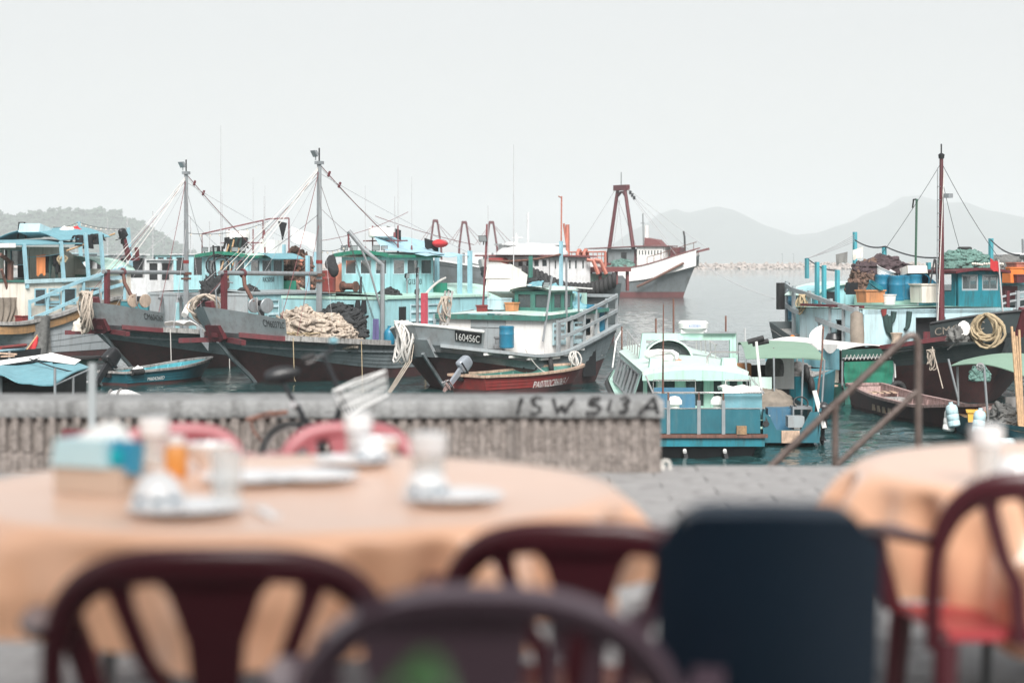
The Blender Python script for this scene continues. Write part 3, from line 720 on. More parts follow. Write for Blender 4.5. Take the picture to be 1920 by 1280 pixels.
fr_ = MB(); fr_.tube([b(556, 757), b(578, 800), bbk], .017, 8); fr_.tube([bbk, b(628, 795), b(644, 752)], .022, 8); fr_.tube([b(578, 800), b(628, 800)], .018, 8)
for s in (-.045, .045): fr_.tube([bbk+V((0, s*.6, 0)), hr+V((0, s, 0))], .009, 6); fr_.tube([b(567, 775, s*.4), hr+V((0, s, 0))], .008, 6)
P('frame', fr_, 'bike_dark', e, 60)
fk = MB(); fk.tube([b(634, 728), b(652, 770)], .02, 8)
for s in (-.05, .05): fk.tube([b(652, 770, s*.5), b(668, 792, s), hf_+V((0, s, 0))], .01, 6)
P('fork', fk, 'bike_dark', e, 60)
P('handlebar_stem', MB().tube([b(652, 770), b(634, 728), b(617, 690), b(606, 668)], .014, 8), 'bike_dark', e, 60)
hb = P('handlebar', MB().tube([b(604, 671, -.20), b(603, 668, -.12), b(606, 664), b(620, 660, .12), b(627, 642, .18)], .011, 8), 'black_plastic', e, 60)
P('grip', MB().tube([b(565, 673, -.21), b(590, 666, -.19)], .017, 8), 'rubber', hb); P('grip', MB().tube([b(622, 655, .16), b(627, 636, .2)], .017, 8), 'rubber', hb)
P('brake_lever', MB().tube([b(600, 667, -.15), b(585, 677, -.2), b(575, 680, -.23)], .006, 5), 'chrome', hb)
P('bell', MB().lathe(b(625, 642, .15), [(.03, 0), (.03, .014), (.018, .028), (.003, .032)], 14), 'blue_tarp', hb)
P('saddle', MB().grid(lambda u, v: b(497, 712)+V((v*.215, 0, 0))+V((0, cos(2*pi*u)*(.085-.05*v**.8)*(sin(pi*min(1, v*.9+.08))**.4), sin(2*pi*u)*(.058-.018*v)*(sin(pi*min(1, v*.9+.08))**.4)+.055*v*(1-.35*v)+.01)), 18, 12, True), 'black_plastic', e, 60)
P('seat_post', MB().tube([b(527, 712), b(556, 762)], .014, 8), 'bike_dark', e, 60); P('seat_clamp', MB().cyl(b(548, 758, -.03), b(560, 762, .03), .024), 'chrome', e, 40)
rk = MB(); rk.tube([b(462, 787), b(500, 775), b(540, 772)], .014, 6); rk.tube([b(470, 787, -.05), b(540, 775, -.05)], .005, 5); rk.tube([b(470, 787, .05), b(540, 775, .05)], .005, 5)
rk.tube([b(470, 787), b(474, 806), b(492, 828)], .008, 5); P('rear_rack', rk, 'rust', e, 60)
fd = MB()
for k in range(14):
    a0 = radians(35+125*k/14); a1 = radians(35+125*(k+1)/14); R1 = RW+.02
    fd.bar(hr+V((-cos(a0)*R1*-1, 0, sin(a0)*R1)), hr+V((cos(a1)*R1, 0, sin(a1)*R1)), .045, .004, (0, 0, 1))
P('mudguard', fd, 'black_plastic', e, 60)
cr = MB(); cr.torus(bbk, .06, .006, (0, 1, 0), 20, 5); cr.bar(bbk+V((-.0, -.05, 0)), bbk+V((.09, -.05, .06)), .014); cr.box(bbk+V((.09, -.09, .06)), (.07, .08, .02)); P('crank', cr, 'dark', e)
bk = MB(); a0, a1, a2, a3 = b(644, 723), b(704, 704), b(708, 750), b(668, 772)     # side outline, extruded across
hwk = .11
nr_ = 7
def side(t, s): return (a0.lerp(a1, t)).lerp(a3.lerp(a2, t), s)
for yy in (-hwk, hwk):
    o_ = V((yy*.5, yy, yy*.22))
    for s in (0, .33, .66, 1): bk.tube([side(0, s)+o_, side(1, s)+o_], .005 if s in (0, 1) else .002, 4)
    for k in range(nr_+1): bk.tube([side(k/nr_, 0)+o_, side(k/nr_, 1)+o_], .002, 4)
for t in (0, 1):
    for s in (0, .33, .66, 1): bk.tube([side(t, s)+V((-hwk*.5, -hwk, -hwk*.22)), side(t, s)+V((hwk*.5, hwk, hwk*.22))], .005 if s in (0, 1) else .002, 4)
    for k in range(1, 7): yy = -hwk+2*hwk*k/7; o_ = V((yy*.5, yy, yy*.22)); bk.tube([side(t, 0)+o_, side(t, 1)+o_], .002, 4)
for k in range(1, 7): yy = -hwk+2*hwk*k/7; o_ = V((yy*.5, yy, yy*.22)); bk.tube([side(0, 1)+o_, side(1, 1)+o_], .002, 4)
P('basket', bk, 'white_clean', e, 60)
# unseen building added behind the camera, sized to shade the chairs and left table
e = T('shade_building', 'unseen building with a flat awning, added to shade the near chairs and left table', 'building', W, (0, -2.6, 0))
P('wall', MB().bb((-7, -2.8, 0), (2.0, -2.6, 8.0)), 'concrete', e, 0)
P('awning', MB().slab([(-7, -2.58, 3.1), (1.7, -2.58, 3.1), (1.7, .8, 2.85), (-7, .8, 2.85)], .03), 'green_dark_tarp', e, 0)
for x in (-3.4, 1.6): P('awning_post', MB().cyl((x, .7, 0), (x, .7, 2.83), .03), 'grey_metal', e)
# ---------------------------------------------------------------- boat building kit
def lin(pts, x): 
    for (a, ya), (b_, yb_) in zip(pts, pts[1:]):
        if x <= b_: return ya+(yb_-ya)*max(0, min(1, (x-a)/(b_-a)))
    return pts[-1][1]
def smo(pts, x): return (lin(pts, x-.5)+2*lin(pts, x)+lin(pts, x+.5))/4
class Hull:
    def __init__(s, L, B, sheer, rake, ue=.3, p=.75, wl=.86, we=.5, stern=.8, zp=None, aft=.3, bot=-.5, wp=1.0, vflare=.8):
        s.L, s.B, s.sheer, s.rake, s.ue, s.p, s.wl, s.we, s.stern, s.aft, s.bot, s.wp, s.vf = L, B, sheer, rake, ue, p, wl, we, stern, aft, bot, wp, vflare
        s.zp = zp or (lambda x: .35)
    def taper(s, u): return 1-(1-s.stern)*max(0, (u-.55)/.45)**1.6
    def bg(s, u): return s.B/2*sin(pi/2*min(1, u/s.ue))**s.p*s.taper(u) if u > 0 else 0
    def bw(s, u): return s.B/2*s.wl*sin(pi/2*min(1, u/s.we))**s.wp*s.taper(u) if u > 0 else 0
    def z(s, x): return smo(s.sheer, x)
    def pt(s, u, v, side, out=0):
        xt = s.L*u; xb = s.rake+(s.L-s.rake-s.aft)*u; zt = s.z(xt)
        z = s.bot+(zt-s.bot)*v; k = v**s.vf
        x = xb+(xt-xb)*(v**1.15); b = s.bw(u)+(s.bg(u)-s.bw(u))*k
        return V((x, side*(b+out), z))
    def vz(s, u, z):
        return (z-s.bot)/(s.z(s.L*u)-s.bot)
    def us(s, n=30): return [(i/n)**1.5 for i in range(n+1)]
    def build(s, root, up='hull_grey', low='hull_red', planks=7, deck='wood_grey', deckz=-.22, transom=True):
        U = s.us(); mu = MB(); ml = MB(); n = len(U)
        for side in (-1, 1):
            ml.grid(lambda a, b_: s.pt(U[int(round(a*(n-1)))], b_*s.vz(U[int(round(a*(n-1)))], s.zp(s.L*U[int(round(a*(n-1)))])), side), n-1, 5)
            for k in range(planks):
                def fn(a, b_):
                    u = U[int(round(a*(n-1)))]; v0 = s.vz(u, s.zp(s.L*u)); v = v0+(1-v0)*(k+b_)/planks
                    return s.pt(u, v, side, .02*(1-b_))
                mu.grid(fn, n-1, 2)
        if transom:
            for mb, lo, hi in ((ml, 0, None), (mu, None, 1)):
                m = 8; L_, R_ = [], []
                for i in range(m+1):
                    vp = s.vz(1, s.zp(s.L)); a = 0 if lo == 0 else vp; b_ = vp if hi is None else 1; v = a+(b_-a)*i/m
                    L_.append(s.pt(1, v, -1)); R_.append(s.pt(1, v, 1))
                mb.add(L_+R_, [(i, i+1, m+2+i, m+1+i) for i in range(m)])
        P('hull', mu, up, root, 35); P('hull_bottom', ml, low, root, 60)
        if deck:
            md = MB(); md.grid(lambda a, b_: (lambda q: V((q.x, (2*b_-1)*abs(q.y), q.z+deckz)))(s.pt(max(.02, a), .98, -1)), 24, 6); P('deck', md, deck, root, 30)
    def rail(s, root, name, mat, u0, u1, w=.12, h=.10, side=-1, dz=0, v=1, n=24, out=.04):
        mb = MB(); pts = [s.pt(u0+(u1-u0)*i/n, v, side, out)+V((0, 0, dz)) for i in range(n+1)]; vs = []; fs = []
        for i, p in enumerate(pts):
            t = (pts[min(i+1, n)]-pts[max(i-1, 0)]).normalized(); a = t.cross(V((0, 0, 1))).normalized()
            for j, k in ((-1, -1), (-1, 1), (1, 1), (1, -1)): vs.append(p+a*j*w/2+V((0, 0, k*h/2)))
        for i in range(n): fs += [(i*4+j, i*4+(j+1) % 4, i*4+4+(j+1) % 4, i*4+4+j) for j in range(4)]
        mb.add(vs, fs+[(0, 1, 2, 3), (n*4+3, n*4+2, n*4+1, n*4)]); return P(name, mb, mat, root, 30)
    def bulwark(s, root, mat, ub, h0, h1, t=.07, cut=True, name='bow_bulwark', cap=None, us_=0):
        mb = MB(); n = 14; tops = []
        for side in (-1, 1):
            for k in (0, t):
                def fn(a, b_):
                    u = us_+(ub-us_)*a; q = s.pt(u, 1, side); q2 = s.pt(u, .9, side); d = (q-q2); d = d/max(d.z, .05)
                    h = h0+(h1-h0)*a; p = q+V((d.x*.5, d.y, 1))*h*b_
                    p.y = side*max(0, abs(p.y)-k); return p
                mb.grid(fn, n, 3)
            def top(a, b_):
                u = us_+(ub-us_)*a; q = s.pt(u, 1, side); q2 = s.pt(u, .9, side); d = (q-q2); d = d/max(d.z, .05); h = h0+(h1-h0)*a; p = q+V((d.x*.5, d.y, 1))*h
                p.y = side*max(0, abs(p.y)-t*b_); return p
            mb.grid(top, n, 1); tops.append([top(i/n, .5) for i in range(n+1)])
            e0 = [top(1, 0), top(1, 1)]; q = s.pt(ub, 1, side); mb.add([e0[0], e0[1], V((q.x, side*(abs(q.y)-t), q.z)), q], [(0, 1, 2, 3)])
        P(name, mb, mat, root, 40)
        if cap:
            for tp_ in tops: P('bulwark_cap', MB().tube([p+V((0, 0, .02)) for p in tp_], .055, 6), cap, root, 50)
        return tops
def bul(H, ub, h0, h1, side=-1):
    def fn(u, b_):
        u = max(.002, u); q = H.pt(u, 1, side); q2 = H.pt(u, .9, side); d = (q-q2); d = d/max(d.z, .05); h = h0+(h1-h0)*u/ub; return q+V((d.x*.5, d.y, 1))*h*b_
    return fn
def wallw(mb, a, b_, z0, z1, ws=(), zl=0, zh=0, th=.06):
    """a wall between two plan points with window openings ws = [(t0, t1)] from zl to zh"""
    a = V((a[0], a[1], 0)); b_ = V((b_[0], b_[1], 0)); d = b_-a; L = d.length; t = d/L; n = V((-t.y, t.x, 0))*th
    def blk(t0, t1, lo, hi):
        q = a+t*L*t0; r = a+t*L*t1
        mb.prism([q+V((0, 0, lo)), r+V((0, 0, lo)), r+V((0, 0, hi)), q+V((0, 0, hi))], n)
    if not ws: blk(0, 1, z0, z1); return
    blk(0, 1, z0, zl); blk(0, 1, zh, z1); c = 0
    for t0, t1 in ws: blk(c, t0, zl, zh); c = t1
    blk(c, 1, zl, zh)
def windows(root, a, b_, ws, zl, zh, frame='white', th=.06, fw=.05, pane='window_glass', outward=-1, split=False):
    a = V((a[0], a[1], 0)); b_ = V((b_[0], b_[1], 0)); d = b_-a; L = d.length; t = d/L; n = V((-t.y, t.x, 0))
    for t0, t1 in ws:
        q = a+t*L*t0; r = a+t*L*t1; mb = MB(); o = n*(-.012)
        for p0, p1, lo, hi in ((q, q+t*fw, zl, zh), (r-t*fw, r, zl, zh), (q+t*fw, r-t*fw, zl, zl+fw), (q+t*fw, r-t*fw, zh-fw, zh)):
            mb.prism([p0+o+V((0, 0, lo)), p1+o+V((0, 0, lo)), p1+o+V((0, 0, hi)), p0+o+V((0, 0, hi))], n*(th*.7))
        if split:
            c = (q+r)/2; mb.prism([c-t*fw/2+o+V((0, 0, zl+fw)), c+t*fw/2+o+V((0, 0, zl+fw)), c+t*fw/2+o+V((0, 0, zh-fw)), c-t*fw/2+o+V((0, 0, zh-fw))], n*(th*.6))
        w = P('window', mb, frame, root, 0)
        P('pane', MB().prism([q+t*fw+n*.02+V((0, 0, zl+fw)), r-t*fw+n*.02+V((0, 0, zl+fw)), r-t*fw+n*.02+V((0, 0, zh-fw)), q+t*fw+n*.02+V((0, 0, zh-fw))], n*.012), pane, w, 0)
def flood(root, p, d=(-.6, -.75, -.3), s=.34, mat='dark'):
    p = V(p); d = V(d).normalized(); r = d.cross(V((0, 0, 1))).normalized(); u = r.cross(d); mb = MB()
    vs = []
    for k, w, h in ((0, .5, .36), (.30, .36, .22)):
        for i, j in ((-1, -1), (1, -1), (1, 1), (-1, 1)): vs.append(p+d*(.12-k)*s+r*i*w*s+u*j*h*s)
    mb.add(vs, [(0, 1, 2, 3), (7, 6, 5, 4), (0, 4, 5, 1), (1, 5, 6, 2), (2, 6, 7, 3), (3, 7, 4, 0)])
    mb.cyl(p-d*.1*s, p-V((0, 0, .75*s))-d*.1*s, .03*s*2)
    f = P('floodlight', mb, mat, root, 20)
    P('lens', MB().prism([p+d*.125*s+r*i*.43*s+u*j*.29*s for i, j in ((-1, -1), (1, -1), (1, 1), (-1, 1))], d*.012), 'lamp_glass', f, 0)
def antenna(root, p, h, r=.022, mat='wire_grey', base='wire_red'):
    p = V(p); a = P('antenna', MB().tube([p, p+V((0, 0, h*.3)), p+V((0, 0, h))], [r, r*.8, r*.35], 5), mat, root)
    if base: P('antenna_base', MB().cyl(p, p+V((0, 0, h*.12)), r*1.9), base, a)
def coil(label, fr, c, w, h, n=9, r=.03, mat='rope', seed=0, ax=(0, -1, 0), dep=.3, tail=.0, cat='rope', group='rope coils hung on the boats'):
    """hanging rope coil: many uneven loops"""
    rq = random.Random(seed); mb = MB(); c = V(c); ax = V(ax).normalized(); side = ax.cross(V((0, 0, 1))).normalized(); pts = []
    for k in range(n):
        kw = rq.uniform(.55, 1.05); kh = rq.uniform(.6, 1.05); off = rq.uniform(-.1, .1); dp = rq.uniform(-.5, .5)*dep; m = 14
        for i in range(m):
            a = 2*pi*i/m+rq.uniform(-.06, .06)
            x = sin(a)*w/2*kw*(1-.35*max(0, cos(a)))+off*w; z = cos(a)*h/2*kh-(1-kh)*-h/2*.9
            pts.append(c+side*x+V((0, 0, z-h/2))+ax*(dp+.25*dep*sin(a*2+k)))
    mb.tube(pts, r, 5)
    if tail: mb.tube([c+V((0, 0, -h*.8)), c+side*w*.2+V((0, 0, -h-tail*.5)), c+side*w*.1+V((0, 0, -h-tail))], r, 5)
    return ONE('rope_coil', mb, mat, label, cat, fr, c, group, smooth=60)
def heap(label, fr, c, r, mat, seed=0, amp=.3, fr_=2.2, fold=.25, name='net_heap', cat='fishing net', group=None, nu=56, nv=26):
    mb = MB(); c = V(c)
    if cat != 'fishing net': return ONE(name, mb.lump(c, r, nu, nv, amp, fr_, seed, -9, fold), mat, label, cat, fr, c, group, smooth=80)
    mb.lump(c, [q*.93 for q in r], 30, 14, amp*.8, fr_*.8, seed, -9, fold*.5); rq = random.Random(seed*7+1)
    def surf(th, ph, k):
        d = V((cos(th)*cos(ph), sin(th)*cos(ph), sin(ph))); k *= 1+amp*.8*noise.fractal(d*fr_*.8+V((seed, seed*1.7, 0)), 1.0, 2.0, 4)
        return c+V((d.x*r[0]*k, d.y*r[1]*k, max(-.05, d.z*r[2]*k)))
    sz = (r[0]+r[1]+r[2])/3
    for j in range(int(46+26*min(sz, 1.4))):          # gathered folds of mesh lying over the heap
        th = rq.random()*2*pi; ph = rq.uniform(.05, 1.25); dth = rq.uniform(-.32, .32); dph = rq.uniform(-.16, .16); f = rq.uniform(0, 6); pts = []; w = rq.uniform(.035, .085)*min(1.2, .5+sz*.5); n = 11; rad = []
        for i in range(n):
            pts.append(surf(th, min(1.5, max(0, ph)), .93+.05*sin(f+i*.9))); rad.append(w*(.45+.75*sin(pi*(i+.6)/n))*(1+.3*sin(i*2.3+f)))
            th += dth*.45+.22*sin(f+i*1.1)/max(.35, cos(ph)); ph += dph*.6+.10*sin(f*2+i*1.4)
        mb.tube(pts, rad, 6)
    return ONE(name, mb, mat, label, cat, fr, c, group, smooth=75)
def barrel(label, fr, c, r=.29, h=.88, mat='blue_plastic', tilt=None, group='blue plastic barrels', open_=True):
    c = V(c); ax = V(tilt or (0, 0, 1)).normalized(); e = T('barrel', label, 'barrel', fr, c, group)
    pr = [(r*.9, 0), (r*.97, .03), (r, .1*h), (r*.985, .12*h), (r, .14*h), (r, .62*h), (r*1.025, .64*h), (r*1.025, .67*h), (r, .69*h), (r, .92*h), (r*1.03, .94*h), (r*1.03, h)]
    if open_: pr += [(r*.94, h), (r*.92, .2*h)]
    P('barrel_body', MB().lathe(c, pr, 22, ax), mat, e, 40)
    if not open_: P('lid', MB().lathe(c+ax*h, [(r*.96, 0), (r*.96, .03), (r*.5, .035)], 22, ax), mat, e, 40)
    return e
def tub(label, fr, c, d, mat, taper=1.15, rz=0, name='tub', cat='tub', group=None, lip=.05, hollow=True):
    c = V(c); e = T(name, label, cat, fr, c, group); mb = MB(); w, l, h = d
    def ring(k, z, q=1): return [c+Matrix.Rotation(rz, 3, 'Z') @ V((x*w/2*k*q, y*l/2*k*q, z)) for x, y in ((-1, -1), (1, -1), (1, 1), (-1, 1))]
    vs = ring(1, 0)+ring(taper, h); fs = [(3, 2, 1, 0)]+[(i, (i+1) % 4, 4+(i+1) % 4, 4+i) for i in range(4)]
    if hollow: vs += ring(taper, h, .92)+ring(1, .06, .92); fs += [(4+i, 4+(i+1) % 4, 8+(i+1) % 4, 8+i) for i in range(4)]+[(8+i, 8+(i+1) % 4, 12+(i+1) % 4, 12+i) for i in range(4)]+[(12, 13, 14, 15)]
    else: fs.append((4, 5, 6, 7))
    mb.add(vs, fs); P('tub_body', mb, mat, e, 0)
    if lip:
        m2 = MB(); R = ring(taper*1.03, h-.01)
        for i in range(4): m2.bar(R[i], R[(i+1) % 4], lip, lip)
        P('rim', m2, mat, e, 0)
    return e
def crate(label, fr, c, d, mat, rz=0, name='box', cat='box', group=None, tilt=0, lid=None):
    c = V(c); e = T(name, label, cat, fr, c, group); P('box_body', MB().box(c+V((0, 0, d[2]/2)), d, rz, tilt), mat, e, 0)
    if lid: P('lid', MB().box(c+V((0, 0, d[2]+.03)), (d[0]*1.04, d[1]*1.04, .06), rz, tilt), lid, e, 0)
    return e
def basket(label, fr, c, r, h, mat, group=None, tilt=None, sx=1, name='basket', cat='basket'):
    c = V(c); e = T(name, label, cat, fr, c, group); ax = tilt or (0, 0, 1)
    pr = [(r*.8, 0)]
    for k in range(5): t = k/5; pr += [(r*(.8+.2*t)*1.0, h*t+.01), (r*(.82+.2*t)*1.02, h*(t+.1)), (r*(.8+.2*t), h*(t+.16))]
    pr += [(r, h*.93), (r*1.07, h*.94), (r*1.07, h), (r*.97, h), (r*.78, h*.12)]
    P('basket_body', MB().lathe(c, pr, 20, ax, sx), mat, e, 30); return e
def cloth(name, label, cat, fr, a, b_, drop, mat, group=None, n=10, m=8, wave=.05, seed=0, swing=0, taper=0, kind=None):
    """cloth hung from a line between a and b"""
    a = V(a); b_ = V(b_); d = (b_-a); nn = d.cross(V((0, 0, 1))).normalized()
    def fn(u, v):
        w = u+(.5-u)*taper*v
        return a+d*w+V((0, 0, -drop*v*(1+.08*sin(u*9+seed))))+nn*(wave*sin(u*11+seed+v*1.5)*(.3+v)+swing*v)
    return ONE(name, MB().sheet(fn, n, m, .015), mat, label, cat, fr, a, group, smooth=70)
def pants(label, fr, a, w, h, mat, group, seed=0, cat='trousers', along=(0, 1, 0)):
    a = V(a); t = V(along).normalized(); nn = t.cross(V((0, 0, 1))); mb = MB()
    def leg(s):
        def fn(u, v):
            ww = w*(.5-.24*v); x = s*(w*.25+w*.12*v)+(u-.5)*ww; return a+t*x+V((0, 0, -h*(.28+.72*v)))+nn*(.05*sin(u*6+seed+s)+.04*v)
        return fn
    mb.sheet(lambda u, v: a+t*(u-.5)*w+V((0, 0, -h*.32*v))+nn*.04*sin(u*7+seed), 8, 3, .03); mb.sheet(leg(-1), 5, 8, .03); mb.sheet(leg(1), 5, 8, .03)
    return ONE('trousers', mb, mat, label, cat, fr, a, group, smooth=60)
def shirt(label, fr, a, w, h, mat, group, seed=0, along=(0, 1, 0), cat='shirt'):
    a = V(a); t = V(along).normalized(); nn = t.cross(V((0, 0, 1))); mb = MB()
    mb.sheet(lambda u, v: a+t*(u-.5)*w*(1-.1*sin(pi*v))+V((0, 0, -h*v-(.06*abs(u-.5))))+nn*.06*sin(u*8+seed+2*v), 8, 8, .03)
    for s in (-1, 1): mb.sheet(lambda u, v: a+t*s*(w*.45+.16*w*v+u*.14)+V((0, 0, -h*.6*v-.02-u*.03))+nn*.05*sin(5*v+seed), 4, 6, .03)
    return ONE('shirt', mb, mat, label, cat, fr, a, group, smooth=60)
def tyre(fr, c, R, r, ax, label, group, mat='rubber', mb=None):
    return ONE('tyre', MB().torus(c, R-r, r, ax, 18, 8), mat, label, 'tyre', fr, c, group, smooth=70)
def outboard(label, fr, p, k=1.0, cowl='black_plastic', leg='black_plastic', tilt=.5, yaw=0, low=None):
    """outboard motor: p is the clamp point on the transom; tilt lifts the leg aft (+s)"""
    p = V(p); e = T('outboard_motor', label, 'outboard motor', fr, p)
    R = Matrix.Rotation(yaw, 3, 'Z') @ Matrix.Rotation(-tilt, 3, 'Y')
    def q(x, y, z): return p+R @ V((x*k, y*k, z*k))
    mb = MB()
    def cw(u, v):
        a = 2*pi*u; w = (1-abs(2*v-1)**7); cxx = .16+.03*v
        x = cos(a); y = sin(a); sx = math.copysign(abs(x)**.5, x)*.29*(.62+.38*w)*(1-.25*v); sy = math.copysign(abs(y)**.5, y)*.16*(.6+.4*w)
        return q(cxx+sx-.06*v, sy, .16+.56*v)
    mb.grid(cw, 20, 12, True); mb.add([cw(i/20, 0) for i in range(20)], [tuple(range(20))]); mb.add([cw(i/20, 1) for i in range(20)], [tuple(range(20))])
    P('cowl', mb, cowl, e, 60)
    P('cowl_band', MB().add([q(x, y, z) for z in (.22, .27) for x, y in ((-.13, -.165), (.38, -.165), (.38, .165), (-.13, .165))], [(3, 2, 1, 0), (4, 5, 6, 7), (0, 1, 5, 4), (1, 2, 6, 5), (2, 3, 7, 6), (3, 0, 4, 7)]), 'dark', e, 0)
    mm = MB(); mm.add([q(x, y, z) for z, s in ((-.62, .8), (.2, 1)) for x, y in ((.1-.08*s, -.06*s), (.1+.12*s, -.06*s), (.1+.12*s, .06*s), (.1-.08*s, .06*s))], [(3, 2, 1, 0), (4, 5, 6, 7), (0, 1, 5, 4), (1, 2, 6, 5), (2, 3, 7, 6), (3, 0, 4, 7)])
    P('leg', mm, leg, e, 0)
    m3 = MB(); m3.tube([q(-.06, 0, -.68), q(.1, 0, -.7), q(.3, 0, -.7)], [.02*k, .075*k, .055*k], 8); m3.add([q(.05, -.01, -.72), q(.26, -.01, -.72), q(.2, -.01, -.98), q(.1, -.01, -.95), q(.05, .01, -.72), q(.26, .01, -.72), q(.2, .01, -.98), q(.1, .01, -.95)], [(0, 1, 2, 3), (7, 6, 5, 4), (0, 4, 5, 1), (1, 5, 6, 2), (2, 6, 7, 3), (3, 7, 4, 0)])
    m3.add([q(-.05, -.1, -.56), q(.32, -.1, -.56), q(.32, .1, -.56), q(-.05, .1, -.56), q(-.05, -.1, -.58), q(.32, -.1, -.58), q(.32, .1, -.58), q(-.05, .1, -.58)], [(0, 1, 2, 3), (7, 6, 5, 4), (0, 4, 5, 1), (1, 5, 6, 2), (2, 6, 7, 3), (3, 7, 4, 0)])
    P('gearcase', m3, low or leg, e, 40)
    m4 = MB()
    for a in (0, 2.1, 4.2): m4.add([q(.33, 0, -.7), q(.34, cos(a)*.14-sin(a)*.05, -.7+sin(a)*.14+cos(a)*.05), q(.36, cos(a)*.16, -.7+sin(a)*.16), q(.34, cos(a)*.12+sin(a)*.05, -.7+sin(a)*.12-cos(a)*.05)], [(0, 1, 2, 3)])
    m4.cyl(q(.28, 0, -.7), q(.38, 0, -.7), .04*k); P('propeller', m4, 'chrome', e, 40)
    m5 = MB(); m5.box(q(-.05, 0, .0), (.1*k, .22*k, .3*k), yaw); m5.tube([q(-.1, .02, .2), q(-.5, .04, .26)], .025*k, 6); P('clamp', m5, 'dark', e, 40)
    return e
def louvre(root, a, b_, z0, z1, mat, slats=3, off=.03):
    a = V((a[0], a[1], 0)); b_ = V((b_[0], b_[1], 0)); t = (b_-a).normalized(); n = V((-t.y, t.x, 0))*-off; mb = MB()
    for p0, p1, lo, hi in ((a, a+t*.07, z0, z1), (b_-t*.07, b_, z0, z1), (a+t*.07, b_-t*.07, z0, z0+.07), (a+t*.07, b_-t*.07, z1-.07, z1)):
        mb.prism([p0+n+V((0, 0, lo)), p1+n+V((0, 0, lo)), p1+n+V((0, 0, hi)), p0+n+V((0, 0, hi))], n)
    sh = P('shutter', mb, mat, root, 0)
    for k in range(slats):
        z = z0+(z1-z0)*(k+.7)/(slats+.4); P('slat', MB().prism([a+t*.07+n*1.0+V((0, 0, z)), b_-t*.07+n+V((0, 0, z)), b_-t*.07+n*2+V((0, 0, z-.12)), a+t*.07+n*2+V((0, 0, z-.12))], -n*.6), mat, sh, 0)
def rails(root, pts, z_off, mat, w=.09, h=.12, posts=(), pm_='grey_paint', name='railing', pz=0):
    """plank rails through pts at each z offset, with posts at the given indexes"""
    for zo in z_off:
        mb = MB()
        for i in range(len(pts)-1): mb.bar(V(pts[i])+V((0, 0, zo)), V(pts[i+1])+V((0, 0, zo)), w, h)
        P(name, mb, mat, root, 0)
    for i in posts:
        p = V(pts[i]); P('rail_post', MB().bar(p+V((0, .04, -pz)), p+V((0, .04, max(z_off)+.1)), .09, .09), pm_, root, 0)
